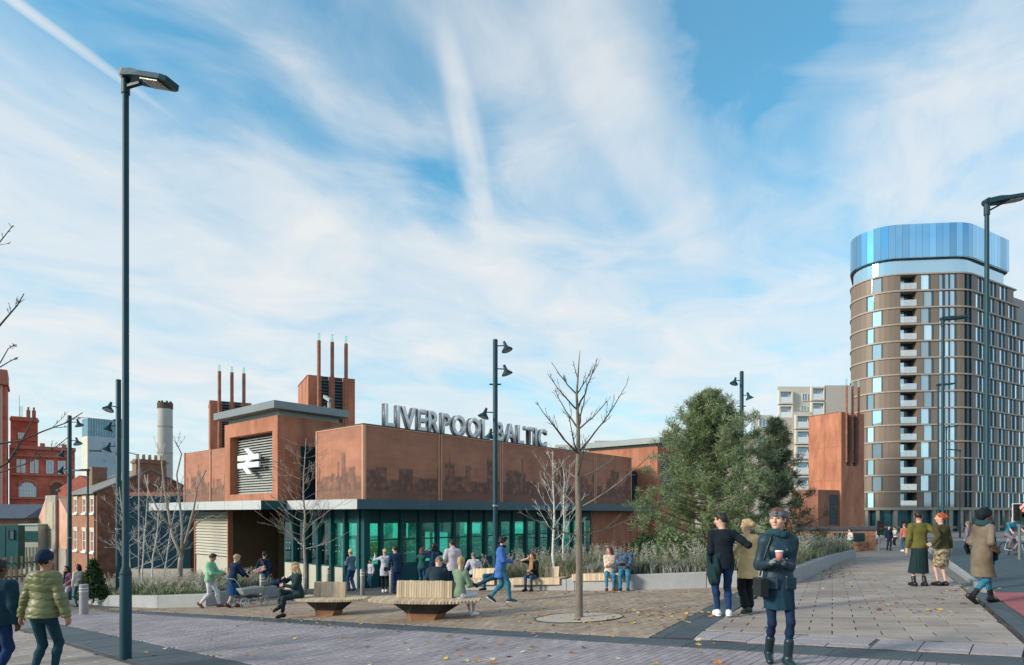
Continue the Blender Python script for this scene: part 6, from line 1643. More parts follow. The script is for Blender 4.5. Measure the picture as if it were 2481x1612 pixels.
def person(label, loc, H, yaw, pose, top, bottom, shoes, hair, skin='fair', res=0.013, female=False, hat=None, scarf=None, group=None, feet_dz=0.0):
    """canonical figure 1.75 m tall, facing +y, built from signed-distance shapes so that body and clothes are continuous skins"""
    global N_PEOPLE; N_PEOPLE += 1
    root = empty('person', (loc[0], loc[1], loc[2] + feet_dz), math.radians(yaw), H / 1.75)
    tag(root, label, 'person', group)
    p = V3(*pose.get('pelvis', (0, 0, 0.925)))
    lean, side, tw = math.radians(pose.get('lean', 3)), math.radians(pose.get('side', 0)), pose.get('twist', 0)
    T = nrm(V3(math.sin(side), math.sin(lean), math.cos(lean) * math.cos(side)))
    Rt = rotz(V3(1, 0, 0), tw); Rt = nrm(Rt - T * (Rt @ T)); Fw = np.cross(T, Rt); Fw = Fw if Fw[1] * math.cos(math.radians(tw)) - Fw[0] * math.sin(math.radians(tw)) > 0 else -Fw
    sw = 0.152 if female else 0.180
    Nk = p + T * 0.525; Sl, Sr = Nk - T * .055 - Rt * sw, Nk - T * .055 + Rt * sw
    hy, hp, hr = pose.get('head', (0, 0)) + (0,) * (3 - len(pose.get('head', (0, 0))))
    hf = rotz(Fw, hy); hu = nrm(T * .45 + V3(0, 0, 1)); a = math.radians(hp); hf2 = nrm(hf * math.cos(a) + hu * math.sin(a)); hu2 = nrm(hu * math.cos(a) - hf * math.sin(a))
    hrt = np.cross(hf2, hu2); RH = np.stack([hrt, hf2, np.cross(hrt, hf2)], 1)
    HK_ = 0.985; hc = Nk + T * .062 + hu2 * .130 + hf2 * .018
    def hp_(x, y, z): return hc + RH @ (V3(x, y, z) * HK_)
    def HS(*r): return tuple(q * HK_ for q in r)
    hl, hr_ = pose.get('hl'), pose.get('hr')
    def body(v): return p + Rt * v[0] + Fw * v[1] + V3(0, 0, 1) * v[2] if v is not None else None
    Wl = np.array(hl, float) if hl is not None else Sl + V3(-.05, .05, -.52); Wr = np.array(hr_, float) if hr_ is not None else Sr + V3(.05, .05, -.52)
    pl_ = np.array(pose.get('pl', (-.5, -.8, -.6)), float); pr_ = np.array(pose.get('pr', (.5, -.8, -.6)), float)
    El, Wl = ik(Sl, Wl, .285, .255, pl_); Er, Wr = ik(Sr, Wr, .285, .255, pr_)
    hw = 0.092
    Hl, Hr = p - Rt * hw + V3(0, 0, -.03), p + Rt * hw + V3(0, 0, -.03)
    Al, Ar = V3(*pose['fl']), V3(*pose['fr'])
    kp = V3(*pose.get('knee', (0, 1, .1)))
    Kl, Al = ik(Hl, Al, .43, .42, kp + V3(-.05, 0, 0)); Kr, Ar = ik(Hr, Ar, .43, .42, kp + V3(.05, 0, 0))
    fwd = V3(0, 1, 0)
    def foot(A, sgn, pitch):
        f = rotz(fwd, pose.get('toe', 8) * -sgn); a = math.radians(pitch); f = f * math.cos(a) - V3(0, 0, 1) * math.sin(a)
        up = np.cross(np.cross(f, V3(0, 0, 1)), f); up = nrm(up)
        return A - f * .045 - up * .040, A + f * .165 - up * .048, f, up
    fh = {}
    for nm_, A, sg_ in (('l', Al, -1), ('r', Ar, 1)): fh[nm_] = foot(A, sg_, pose.get('pitch_' + nm_, 0))
    waist, chest = p + T * .17, p + T * .40
    fr_w = 0.112 if female else 0.132
    def torso(S, th, k=.05):
        S.cone(waist, chest, fr_w + th, (0.126 if female else 0.150) + th, k, (Fw, 0.68)); S.cone(chest, Nk - T * .06, (0.126 if female else .150) + th, .080 + th, k, (Fw, .74))
        S.cone(Sl + Rt * .03, Sr - Rt * .03, .062 + th, .062 + th, k)
        S.cone(p - Rt * .052, p + Rt * .052, .108 + th, .108 + th, k, (Fw, .86)); S.cone(p, waist, .128 + th, fr_w + th, k, (Fw, .74))
        if female: S.ell(chest + Fw * .070 - T * .03 - Rt * .060, (.048 + th * .8,) * 3, .05).ell(chest + Fw * .070 - T * .03 + Rt * .060, (.048 + th * .8,) * 3, .05)
    af = .84 if female else .94; lf = .90 if female else .97
    def arms(S, th, upto=1.0, k=.03):
        for s_, e_, w_ in ((Sl, El, Wl), (Sr, Er, Wr)):
            S.cone(s_, e_, .054 * af + th, .044 * af + th, k); 
            if upto > .5: S.cone(e_, e_ + (w_ - e_) * (upto - .5) * 2, .044 * af + th, (.044 - .012 * (upto - .5) * 2) * af + th, k)
    def legs(S, th, upto=1.0, k=.03, cuff=None):
        for h_, k_, a_ in ((Hl, Kl, Al), (Hr, Kr, Ar)):
            S.cone(h_, k_, .084 * lf + th, .054 * lf + th, k)
            if upto > .5:
                e = k_ + (a_ - k_) * min(1.0, (upto - .5) * 2); bk = np.cross(nrm(a_ - k_), V3(1, 0, 0)); m_ = k_ + (a_ - k_) * .28 - fwd * .012
                S.cone(k_, m_, .052 * lf + th, .053 * lf + th, k); S.cone(m_, e, .053 * lf + th, (cuff if cuff else .034 * lf + th), k)
    # ---- body
    B = SDF(); torso(B, -.012); arms(B, 0); legs(B, -.008)
    B.cone(Nk - T * .05, hc - hu2 * .07, .058, .052, .02)
    B.ell(hc + hu2 * .012 - hf2 * .012, HS(.076, .098, .105), .02, RH); B.ell(hp_(0, .022, -.062), HS(.056, .066, .062), .035, RH)
    B.cone(hp_(0, .092, .012), hp_(0, .112, -.030), .010, .016, .012); B.ell(hp_(0, .070, .035), HS(.058, .030, .018), .02, RH)
    B.ell(hp_(0, .083, -.066), HS(.024, .014, .010), .010, RH); B.ell(hp_(0, .070, -.100), HS(.022, .020, .016), .02, RH)
    for q in (-1, 1): B.ell(hp_(q * .077, -.012, -.012), HS(.010, .022, .032), .008, RH); B.ell(hp_(q * .042, .066, -.028), HS(.026, .020, .022), .025, RH)
    grip = pose.get('grip', {})
    hands = {}
    for nm_, e_, w_, sg_ in (('l', El, Wl, -1), ('r', Er, Wr, 1)):
        f = nrm(w_ - e_); g_ = pose.get('hd' + nm_)
        if g_ is not None: f = nrm(np.array(g_, float))
        pn = np.array(pose.get('pn' + nm_, (-sg_ * 1.0, .2, 0)), float); pn = nrm(pn - f * (pn @ f)); sd = np.cross(f, pn)      # palm normal, across
        if (sd @ V3(0, 1, .6)) < 0: sd = -sd                                                                                    # towards the thumb side
        if pose.get('thumb' + nm_): sd = sd * pose['thumb' + nm_]
        cu = pose.get('curl' + nm_, .55); hs_ = .92 if female else 1.0
        pc = w_ + f * .045 * hs_
        B.cone(w_, w_ + f * .02, .030 * af, .028, .015); B.cone(w_ + f * .015 + sd * .014, w_ + f * .078 * hs_ + sd * .022, .020, .017, .012); B.cone(w_ + f * .015 - sd * .012, w_ + f * .074 * hs_ - sd * .022, .020, .016, .012)
        for i, ln in enumerate((.070, .078, .072, .056)):
            o = w_ + f * .076 * hs_ + sd * (.030 - .020 * i); d1 = nrm(f * math.cos(cu * .8) + pn * math.sin(cu * .8) + sd * (.10 - .07 * i)); d2 = nrm(f * math.cos(cu * 2.0) + pn * math.sin(cu * 2.0))
            m_ = o + d1 * ln * .5 * hs_; rr_ = max(.0085, res * .62)
            B.cone(o - f * .01, m_, rr_ + .0008, rr_, .003); B.cone(m_, m_ + d2 * ln * .5 * hs_, rr_, rr_ * .85, .003)
        o = w_ + f * .022 + sd * .026; m_ = o + nrm(f * .6 + sd * .7 + pn * .35) * .042 * hs_; B.cone(o, m_, .0135, .0115, .008); B.cone(m_, m_ + nrm(f * .85 + sd * .15 + pn * .5) * .034 * hs_, .0110, .0095, .004)
        hands[nm_] = (w_ + f * .075 * hs_ + pn * .03, f, pn, sd)
    for nm_ in 'lr': he, to, f, up = fh[nm_]; B.cone(he, to, .030, .024, .02)
    V, Q = B.mesh(res); bd = mesh_np('body', V, Q, SKIN[skin], root)
    if pose.get('gloves') is not None or res <= .016:
        bd.data.materials.append(EYE)
    if pose.get('gloves') is not None:
        bd.data.materials.append(pose['gloves']); cen = V[Q].mean(1); mi = np.zeros(len(Q), np.int32)
        for e_, w_ in ((El, Wl), (Er, Wr)): mi[(np.linalg.norm(cen - (w_ + nrm(w_ - e_) * .06), axis=1) < .115)] = 2
        bd.data.polygons.foreach_set('material_index', mi)
    if res <= .016:
        for q in (-1, 1):
            m = MB(); c0 = hp_(q * .033, .083, .008); m.tube([c0 - RH @ V3(.012, 0, 0), c0, c0 + RH @ V3(.012, 0, 0)], [.003, .0085, .003], 6); m.build('eye', EYE, bd, True)
            m = MB(); m.tube([hp_(q * .016, .098, .030), hp_(q * .034, .096, .036), hp_(q * .052, .082, .032)], [.004, .005, .003], 5); m.build('eyebrow', hair[1] if hair else EYE, bd, True)
        m = MB(); m.tube([hp_(-.022, .088, -.066), hp_(-.009, .096, -.0645), hp_(0, .0975, -.0665), hp_(.009, .096, -.0645), hp_(.022, .088, -.066)], [.003, .0062, .006, .0062, .003], 6); m.build('mouth', mat('lips_' + skin, tuple(c * k for c, k in zip(SKIN[skin].diffuse_color[:3], (.85, .55, .6))), .4), bd, True)
    gr = res * 1.08 if res < .012 else res * 1.05
    # ---- clothes
    def garment(nm, S, m, bump=None, r=None):
        V, Q = S.mesh(r or gr, bump); return mesh_np(nm, V, Q, m, root)
    rs = random.Random(hash(label) % 1000 if False else N_PEOPLE); ph = [rs.uniform(0, 6.28) for _ in range(6)]
    def folds(amp, fz=26, fx=22): return lambda X, Y, Z: amp * (np.sin(Z * fz + 4 * np.sin(X * 9 + ph[0]) + ph[1]) * .6 + np.sin(X * fx + Y * fx * .8 + 3 * np.sin(Z * 7 + ph[2])) * .6)
    nm, m, th, hem = top[:4]; opt = top[4] if len(top) > 4 else {}
    S = SDF(); torso(S, th); arms(S, th * opt.get('arm', .8), opt.get('sleeve', .97))
    S.cone(Nk - T * .03, Nk + T * opt.get('collar', .02), .062 + th * .5, .058 + th * .5, .03)
    if not pose.get('sit') or hem < .1:
        fl_ = opt.get('flare', .02); hz = p[2] - hem
        if hem > .12:
            zz = np.linspace(0, hem, 3)[1:]
            S.cone(p + V3(0, 0, .02), p + V3(0, 0, -hem), .142 + th, .142 + th + fl_, .05, (Fw, .80))
            mid_ = (Kl + Kr) / 2
            if hem > .3: S.cone(p + V3(0, 0, -.15), V3(*( (p * .3 + mid_ * .7)[:2]), hz - .02), .14 + th, .15 + th + fl_, .08, (Fw, .85))
        else: S.cone(p + V3(0, 0, .05), p + V3(0, 0, -hem), .132 + th, .132 + th + fl_, .05, (Fw, .80))
        S.keep(V3(0, 0, -1), -hz)
    else:
        for h_, k_ in ((Hl, Kl), (Hr, Kr)): S.cone(h_, h_ + (k_ - h_) * min(.9, hem * 1.5), .095 + th, .080 + th, .05)
    if opt.get('hood'): S.cone(Nk - Fw * .07 - Rt * .07 - T * .02, Nk - Fw * .07 + Rt * .07 - T * .02, .062, .062, .04); S.cone(Nk - Fw * .09 - T * .07, Nk - Fw * .07, .05, .07, .03)
    if opt.get('collar', .02) < .05: S.keep(T, Nk @ T + opt.get('collar', .02) + .01)
    bp = folds(opt.get('fold', .0055))
    if opt.get('puff'):
        bp = lambda X, Y, Z: -.013 * np.sqrt(np.abs(np.sin(Z * 31 + .35 * np.sin(X * 9)))) + .008 + .0022 * np.sin(X * 46 + 5 * np.sin(Z * 31))
    tp_o = garment(nm, S, m, bp)
    nm, m, kind = bottom[:3]; opt = bottom[3] if len(bottom) > 3 else {}
    if kind in ('trousers', 'leggings'):
        S = SDF(); th = opt.get('th', .014 if kind == 'trousers' else .002)
        S.cone(p - Rt * .055, p + Rt * .055, .116 + th * .6, .116 + th * .6, .05, (Fw, .86)); S.cone(p, p + T * .10, .132 + th * .5, .125 + th * .4, .04, (Fw, .76)); legs(S, th, opt.get('upto', .97), .03, opt.get('cuff'))
        garment(nm, S, m, folds(opt.get('fold', .0055 if kind == 'trousers' else .0008), 34, 30))
    if kind == 'skirt' or 'skirt' in opt:
        ln, fl_, sm = (opt['len'], opt.get('flare', .02), m) if kind == 'skirt' else opt['skirt']
        S = SDF()
        if pose.get('sit'):
            for h_, k_ in ((Hl, Kl), (Hr, Kr)): S.cone(h_, k_, .11, .085, .07)
            S.cone(p - Rt * .05, p + Rt * .05, .13, .13, .05)
        else:
            S.cone(p + T * .10, p + V3(0, 0, -.10), .130, .158, .05, (Fw, .82)); mid_ = (Kl + Kr) / 2
            S.cone(p + V3(0, 0, -.08), V3((p[0] + mid_[0]) / 2, (p[1] + mid_[1]) / 2, p[2] - ln - .03), .160, .162 + fl_, .05, (Fw, .88)); S.keep(V3(0, 0, -1), -(p[2] - ln))
        garment('skirt', S, sm, lambda X, Y, Z: .006 * np.sin(np.arctan2(Y - p[1], X - p[0]) * 13 + ph[3]) * np.clip((p[2] - Z) * 2.5, 0, 1))
    kind, m = shoes[:2]; hi = shoes[2] if len(shoes) > 2 else .0
    for nm_, A, K in (('l', Al, Kl), ('r', Ar, Kr)):
        he, to, f, up = fh[nm_]; S = SDF()
        S.cone(he + up * .008, to - f * .01 + up * .004, .042, .036, .02); S.cone(he + f * .06 + up * .02, to - f * .05 + up * .012, .042, .036, .03)
        S.cone(A, he + up * .02, .044, .042, .03)
        if hi > 0: S.cone(A - up * .01, A + (K - A) * hi / .42, .046, .046 + .05 * max(0, hi - .1), .02)
        S.keep(-up, -(he @ up) + .046 - .002)
        garment('shoe' if hi == 0 else 'boot', S, m, None, max(gr * .85, .010))
        if kind == 'sneaker':
            S = SDF(); S.cone(he - up * .030, to - up * .026, .047, .041, .01, (up, .40)); garment('sole', S, WHITE, None, max(gr * .85, .010))
    if hair:
        kind, m = hair
        S = SDF(); hb_ = lambda X, Y, Z: .005 * np.sin(X * 95 + 4 * np.sin(Z * 24)) * np.sin(Y * 70 + Z * 60) + .003 * np.sin(Z * 41 + X * 33)
        S.ell(hp_(0, -.018, .022), HS(.085, .107, .105), .02, RH)
        if kind == 'short': S.ell(hp_(0, .02, .085), HS(.070, .085, .040), .02, RH); S.keep(-RH[:, 2] + RH[:, 1] * .55, (-RH[:, 2] + RH[:, 1] * .55) @ hp_(0, .035, -.012) + .0)
        elif kind == 'curly':
            for i in range(26): a_ = i * 2.4; S.ell(hp_(math.cos(a_) * .075, -.02 + math.sin(a_) * .08, .02 + .075 * math.sin(i * 1.3)), (.034,) * 3, .012)
            S.keep(-RH[:, 2] * .7 + RH[:, 1] * .7, (-RH[:, 2] * .7 + RH[:, 1] * .7) @ hp_(0, .066, -.002))
        elif kind in ('long', 'bob', 'ponytail', 'bun', 'wavy', 'sidetail'):
            S.ell(hp_(0, .01, .075), HS(.078, .092, .045), .02, RH)
            cutp = (-RH[:, 2] * .45 + RH[:, 1] * .9)
            if kind in ('long', 'wavy', 'bob'):
                dn = {'bob': .14, 'long': .30, 'wavy': .26}[kind]
                for q in (-1, -.35, .35, 1): S.cone(hp_(q * .062, -.055, .0), hp_(q * .080, -.075 - .02 * (1 - abs(q)), -dn), .048, .030 if kind != 'wavy' else .046, .03)
                for q in (-1, 1): S.cone(hp_(q * .070, .0, .02), hp_(q * .086, -.005, -dn * .8), .030, .022, .02)
            elif kind == 'sidetail': S.ell(hp_(-.03, -.11, .05), (.038,) * 3, .02); S.cone(hp_(-.045, -.115, .05), hp_(-.118, -.03, -.10), .034, .030, .02); S.cone(hp_(-.118, -.03, -.10), hp_(-.125, .03, -.30), .030, .016, .02)
            elif kind == 'ponytail': S.ell(hp_(0, -.12, .03), (.035, .035, .035), .02); S.cone(hp_(0, -.125, .03), hp_(.02, -.135, -.22), .034, .016, .02)
            elif kind == 'bun': S.ell(hp_(0, -.115, .02), HS(.058, .052, .055), .012, RH)
            S.keep(cutp, cutp @ hp_(0, .052, .03))
        garment('hair', S, m, hb_, max(res, .009))
    if hat:
        kind, m = hat; S = SDF(); up3 = RH[:, 2]
        if kind == 'beanie': S.ell(hp_(0, -.02, .03), HS(.097, .118, .128), .02, RH); S.keep(-up3 + RH[:, 1] * .30, (-up3 + RH[:, 1] * .30) @ hp_(0, .06, .028)); garment('hat', S, m, lambda X, Y, Z: .003 * np.sin(np.arctan2(Y - hc[1], X - hc[0]) * 36))
        elif kind == 'band':
            S.ell(hp_(0, -.012, .030), HS(.096, .116, .112), .02, RH); n1 = nrm(up3 - RH[:, 1] * .12); S.keep(-n1, -(n1 @ hp_(0, .07, .030))); S.keep(n1, n1 @ hp_(0, .07, .088)); garment('headband', S, m, lambda X, Y, Z: .0025 * np.sin(Z * 260))
            k = SDF(); k.cone(hp_(-.012, .100, .040), hp_(.012, .100, .076), .018, .018, .006).cone(hp_(.012, .100, .040), hp_(-.012, .100, .076), .018, .018, .006); garment('headband_knot', k, m)
        elif kind == 'wrap': S.ell(hp_(0, -.025, .028), HS(.098, .122, .118), .02, RH); S.ell(hp_(0, -.085, -.03), HS(.085, .07, .09), .04, RH); S.keep(RH[:, 1] * .85 - up3 * .5, (RH[:, 1] * .85 - up3 * .5) @ hp_(0, .062, .03)); garment('head_wrap', S, m, folds(.004, 40, 40))
    if scarf:
        m = scarf[0]; S = SDF()
        pts = [Nk + T * .03 + Rt * math.cos(t) * .085 + Fw * (math.sin(t) * .085 + .012) + T * .012 * math.sin(2 * t) for t in np.linspace(0, 2 * PI, 11)]
        for i in range(10): S.cone(pts[i], pts[i + 1], scarf[1] if len(scarf) > 1 else .042, scarf[1] if len(scarf) > 1 else .042, .02)
        for (x_, y_, z_, l_) in (scarf[2] if len(scarf) > 2 else []):
            a_ = Nk + Rt * x_ * .6 + Fw * (y_ * .75) - T * .03; b_ = Nk + Rt * x_ + Fw * y_ - V3(0, 0, l_); S.cone(a_, b_, .045, .055, .03, (Fw, .5))
        garment('scarf', S, m, folds(.004, 50, 40))
    info = dict(root=root, hands=hands, p=p, Nk=Nk, T=T, Rt=Rt, Fw=Fw, hc=hc, RH=RH, El=El, Er=Er, Wl=Wl, Wr=Wr)
    return info
def held(name, info, mb, mats, label, cat, smooth=True):
    """a separate thing carried by a person: own top-level object in the person's frame"""
    r = info['root']; o = mb.build(name, mats, None, smooth)
    o.location = r.location; o.rotation_euler = r.rotation_euler; o.scale = r.scale
    return tag(o, label, cat)
HB = mat('hair_dark_brown', (0.022, 0.014, 0.010), 0.55); HK = mat('hair_black', (0.010, 0.009, 0.010), 0.5); HBL = mat('hair_blonde', (0.42, 0.29, 0.15), 0.55); HR = mat('hair_red', (0.36, 0.075, 0.020), 0.55); HAU = mat('hair_auburn', (0.13, 0.040, 0.022), 0.5); HG = mat('hair_grey_brown', (0.16, 0.11, 0.08), 0.6)
NAVY = cloth((0.010, 0.022, 0.055)); BLACK = cloth((0.010, 0.012, 0.014)); JEAN = cloth((0.030, 0.085, 0.165), 'denim_mid', scale=16); JEAND = cloth((0.012, 0.035, 0.105), 'denim_dark', scale=16); JEANL = cloth((0.035, 0.165, 0.245), 'denim_teal', scale=16)
OFFW = cloth((0.58, 0.55, 0.52)); LGREY = cloth((0.40, 0.40, 0.46)); WTR = cloth((0.55, 0.55, 0.62)); TANC = cloth((0.34, 0.19, 0.085)); SHB = mat('shoe_black_leather', (0.012, 0.012, 0.014), 0.4); SHW = mat('shoe_white', (0.72, 0.72, 0.72), 0.5); SHBR = mat('shoe_brown', (0.11, 0.045, 0.025), 0.5)
TJK = mat('waxed_teal_jacket', (0.008, 0.032, 0.052), 0.55, var=0.25, scale=6, bump=0.35, bscale=22); TSK = cloth((0.009, 0.036, 0.058), 'teal_skirt'); TSC = cloth((0.018, 0.065, 0.085), 'teal_scarf', scale=30, bump=0.6, bscale=120)

# 1 the woman walking towards us
L1p = gnd(1885, 1609)
fw = person('woman in a dark teal jacket and grey headband holding a coffee cup', L1p, 1.73, 172,
    walk(.12, 'l', head=(-34, 1), lean=1, hr=(.135, .225, 1.150), hl=(.000, .225, 1.150), pr=(.32, -.7, -1), pl=(-.32, -.7, -1), hdr=(-.50, .45, .62), hdl=(.50, .45, .62), pnr=(-.75, .5, -.4), pnl=(.75, .5, -.4), curlr=.62, curll=.62,
         gloves=cloth((0.20, 0.21, 0.23), 'grey_gloves', scale=40), pelvis=(0, 0, .92)),
    ('jacket', TJK, .020, .075, dict(collar=.03, fold=.006, arm=1.0, flare=.03)), ('leggings', cloth((0.008, 0.022, 0.060), 'navy_tights'), 'leggings', dict(th=-.004, skirt=(.29, .0, TSK))), ('boot', mat('dark_teal_boot', (0.010, 0.030, 0.040), 0.35), .20), ('sidetail', HAU), 'fair', .0085, True, ('band', cloth((0.15, 0.175, 0.21), 'grey_blue_knit', scale=60, bump=0.7, bscale=160)), (TSC, .036))
cup = MB(); c0 = Vector((.068, .305, 1.195)); cup.lathe([(.030, 0), (.040, .085)], c0, 18, 0); cup.lathe([(.043, .086), (.043, .098), (.036, .104)], c0, 18, 1)
held('coffee_cup', fw, cup, [mat('pink_cup', (0.50, 0.20, 0.18), 0.6), WHITE], 'small pink paper cup with a white lid in grey gloved hands', 'cup')
bag = MB(); bag.fbox((.185, -.02, .78), (.09, .03, 0), (-.03, .24, 0), (0, 0, .20)); bag.tube([(.22, .10, 1.0), (.18, .12, 1.2), (.10, .10, 1.43), (.02, -.02, 1.47), (.10, -.10, 1.40), (.21, .06, 1.0)], .011, 6)
o = held('shoulder_bag', fw, bag, mat('black_bag_leather', (0.012, 0.016, 0.018), 0.35), 'dark leather shoulder bag at the hip of the woman with the cup', 'bag', False); bevel(o, .012)
# jacket details
dt = MB()
for z in (1.00, 1.10, 1.20, 1.30): dt.disc((-.055, .158 + (.01 if z > 1.05 else .0), z), (0, 1, 0), .008, 8)
dj = empty('jacket_trim'); dj.parent = fw['root']
for q in range(4): m = MB().lathe([(.009, -.004), (.009, .004)], n=8); o = m.build('press_stud', STEEL, dj); o.location = (-.05, .150 + .014 * q / 3, 1.00 + .10 * q); o.rotation_euler = (PI / 2, 0, 0)
for sx in (-1, 1):
    m = MB(); m.box(-.065, .065, -.010, .010, -.065, .065); o = bevel(m.build('jacket_pocket', TJK, dj), .01); o.location = (sx * .10, .142, .925); o.rotation_euler = (0, 0, -sx * .35)

# 2 embracing couple
a = gnd(1752, 1495); b = gnd(1812, 1487)
p2 = person('man in a black jumper and dark jeans with his back turned, arm round a woman', a, 1.90, -6, walk(.10, 'l', head=(62, -6), hr=(.36, .16, 1.26), pr=(.5, -1, -.5), hdr=(.5, .7, -.4), pnr=(0, .2, -1), hl=(-.15, .22, 1.00), pl=(-.35, -1, -.6), twist=-6),
    ('jumper', cloth((0.007, 0.013, 0.020), 'black_jumper'), .020, .10, dict(fold=.005)), ('jeans', JEAND, 'trousers', dict(th=.008)), ('sneaker', SHW), ('short', HB), 'fair', .0115)
jk = MB(); J = [(-.13, .02, 1.05), (-.16, -.10, 1.0), (-.17, -.14, .80), (-.15, -.13, .62)]
S = SDF(); S.cone((-.10, -.08, 1.02), (-.17, -.10, .62), .05, .09, .04).cone((-.22, .05, 1.05), (-.20, -.06, .70), .04, .07, .04)
V, Q = S.mesh(.012, lambda X, Y, Z: .01 * np.sin(X * 60 + Z * 20)); o = mesh_np('folded_coat', V, Q, cloth((0.008, 0.030, 0.035), 'dark_green_coat'), None); o.location = p2['root'].location; o.rotation_euler = p2['root'].rotation_euler; o.scale = p2['root'].scale; tag(o, 'dark green coat hanging over the arm of the man in black', 'coat')
person('blonde woman in a beige coat and wide black trousers, arm round the man in black', b, 1.77, 2, walk(.11, 'r', head=(40, 4), hl=(-.36, -.12, 1.04), pl=(-.2, -1, -.5), hdl=(-1, .25, 0), pnl=(.2, 1, 0), hr=(.16, .25, 1.05)),
    ('coat', cloth((0.58, 0.42, 0.22), 'mustard_coat'), .026, .26, dict(flare=.02)), ('trousers', BLACK, 'trousers', dict(th=.022, cuff=.085, upto=.92)), ('boot', mat('green_black_boot', (0.015, 0.028, 0.022), 0.45), .14), ('bun', HBL), 'fair', .0115, True)
# 3 pair by the road
a = gnd(2228, 1421); b = gnd(2282, 1420)
person('person with short dark hair in an olive jumper and long dark green skirt', a, 1.86, -4, stand(.11, head=(-38, 2), hr=(.40, .02, 1.30), pr=(.3, -1, -.6), hdr=(.9, .35, .1), pnr=(0, .3, -1), hl=(-.27, .03, .86)),
    ('jumper', cloth((0.125, 0.112, 0.028), 'olive_jumper'), .024, .04, dict(fold=.007, flare=.01)), ('skirt', cloth((0.012, 0.032, 0.034), 'bottle_green_skirt'), 'skirt', dict(len=.62, flare=.055)), ('boot', SHB, .13), ('short', HB), 'fair', .013)
FLOR = mat('floral_cloth', (0.012, 0.012, 0.014), 0.8, col2=(0.50, 0.40, 0.24), scale=13, detail=1.0)
person('red haired woman in a floral skirt with her arm round the olive jumper', b, 1.78, 6, stand(.08, head=(55, 3), hl=(-.37, -.14, 1.00), pl=(-.2, -1, -.6), hdl=(-1, .1, 0), pnl=(.1, 1, 0), hr=(.25, .02, .84)),
    ('top', cloth((0.062, 0.056, 0.024), 'dark_olive_top'), .022, .02, {}), ('floral_skirt', FLOR, 'skirt', dict(len=.44, flare=.02)), ('shoe', SHB), ('bun', HR), 'fair', .013, True)
# 4 walker with the scarf
a = gnd(2378, 1462)
p4 = person('woman in a black head wrap, long teal scarf and tan coat striding to the right', a, 1.76, -82, walk(.27, 'l', head=(-14, -6), hl=(-.10, .17, .96), pl=(-.5, -1, -.2), hr=(.18, .15, .97), lean=5),
    ('coat', mat('tan_wool_coat', (0.135, 0.082, 0.040), 0.9, col2=(0.175, 0.150, 0.120), var=.15, scale=2.2, bump=.4, bscale=60), .022, .42, dict(flare=.015, fold=.004)), ('jeans', JEANL, 'trousers', dict(th=.006)), ('boot', SHB, .15), None, 'dark', .012, True, ('wrap', cloth((0.008, 0.016, 0.020), 'black_wrap')), (cloth((0.020, 0.055, 0.068), 'slate_teal_scarf', scale=20), .060, [(-.11, .17, 0, .62), (-.05, .22, 0, .68), (.03, .22, 0, .58)]))
# 5 cyclist, built round the bicycle below
cy = Vector(((2452 - CX) / F * 27.0, 27.0, 0)); cy.z = zg(cy.x, cy.y)
p5 = person('cyclist in a blue top and mauve trousers riding towards us', cy, 1.74, 176, dict(pelvis=(0, -.20, 1.02), lean=24, head=(0, -8), hl=(-.26, .42, 1.06), hr=(.26, .42, 1.06), pl=(-1, -.4, -.3), pr=(1, -.4, -.3), fl=(-.13, .05, .22), fr=(.13, .02, .46), pitch_l=5, knee=(0, 1, .3)),
    ('top', cloth((0.025, 0.16, 0.26), 'blue_top'), .018, .02, dict(sleeve=.5)), ('trousers', cloth((0.20, 0.15, 0.19), 'mauve_trousers'), 'trousers', {}), ('shoe', SHBR), ('short', HAU), 'fair', .016, True)
# 6 far group
def far(px, py, label, H, yaw, pose, top, bot, shoes, hair, **k):
    b = gnd(px, py); return person(label, b, H, yaw, pose, top, bot, shoes, hair, res=.021, **k)
G1 = 'people by the far crossing'
far(2192, 1336, 'person in an orange waistcoat and jeans seen from behind, far down the walkway', 1.80, 0, stand(.10), ('waistcoat', cloth((0.46, 0.17, 0.10), 'orange_vest'), .024, .04, {}), ('jeans', JEAN, 'trousers', {}), ('sneaker', SHW), ('short', HG), group=G1)
far(2128, 1333, 'distant person in a white top and pink skirt at the corner of the brick wall', 1.62, -20, stand(.08), ('top', OFFW, .02, .02, {}), ('skirt', cloth((0.42, 0.28, 0.30), 'pink_skirt'), 'skirt', dict(len=.45)), ('shoe', SHW), ('ponytail', HB), female=True, group=G1)
far(2153, 1334, 'distant person in navy from head to foot between the crossing walkers', 1.74, 178, stand(.10), ('coat', NAVY, .03, .20, {}), ('trousers', NAVY, 'trousers', {}), ('shoe', SHB), ('short', HK), group=G1)
far(2169, 1328, 'distant person in a pale top and black trousers holding something out', 1.68, 95, stand(.08, hl=(-.1, .4, 1.15), hr=(.1, .4, 1.15)), ('top', cloth((0.50, 0.44, 0.42), 'pale_top'), .02, .04, {}), ('trousers', BLACK, 'trousers', {}), ('shoe', SHB), ('short', HK), female=True, group=G1)
far(2012, 1338, 'distant person in a yellow top by the brick wall', 1.74, 70, stand(.09, hl=(-.1, .35, 1.25), hr=(.1, .35, 1.2)), ('top', cloth((0.55, 0.42, 0.12), 'yellow_top'), .022, .05, {}), ('trousers', cloth((0.30, 0.32, 0.26), 'sage_trousers'), 'trousers', {}), ('shoe', SHB), ('short', HK), group=G1)
far(2062, 1338, 'distant woman with a long dark ponytail and white top by the brick wall', 1.68, 100, stand(.08, hl=(-.2, .35, 1.2), lean=8), ('top', OFFW, .02, .03, {}), ('trousers', cloth((0.02, 0.12, 0.11), 'green_trousers'), 'trousers', dict(th=.03)), ('shoe', SHB), ('long', HB), female=True, group=G1)
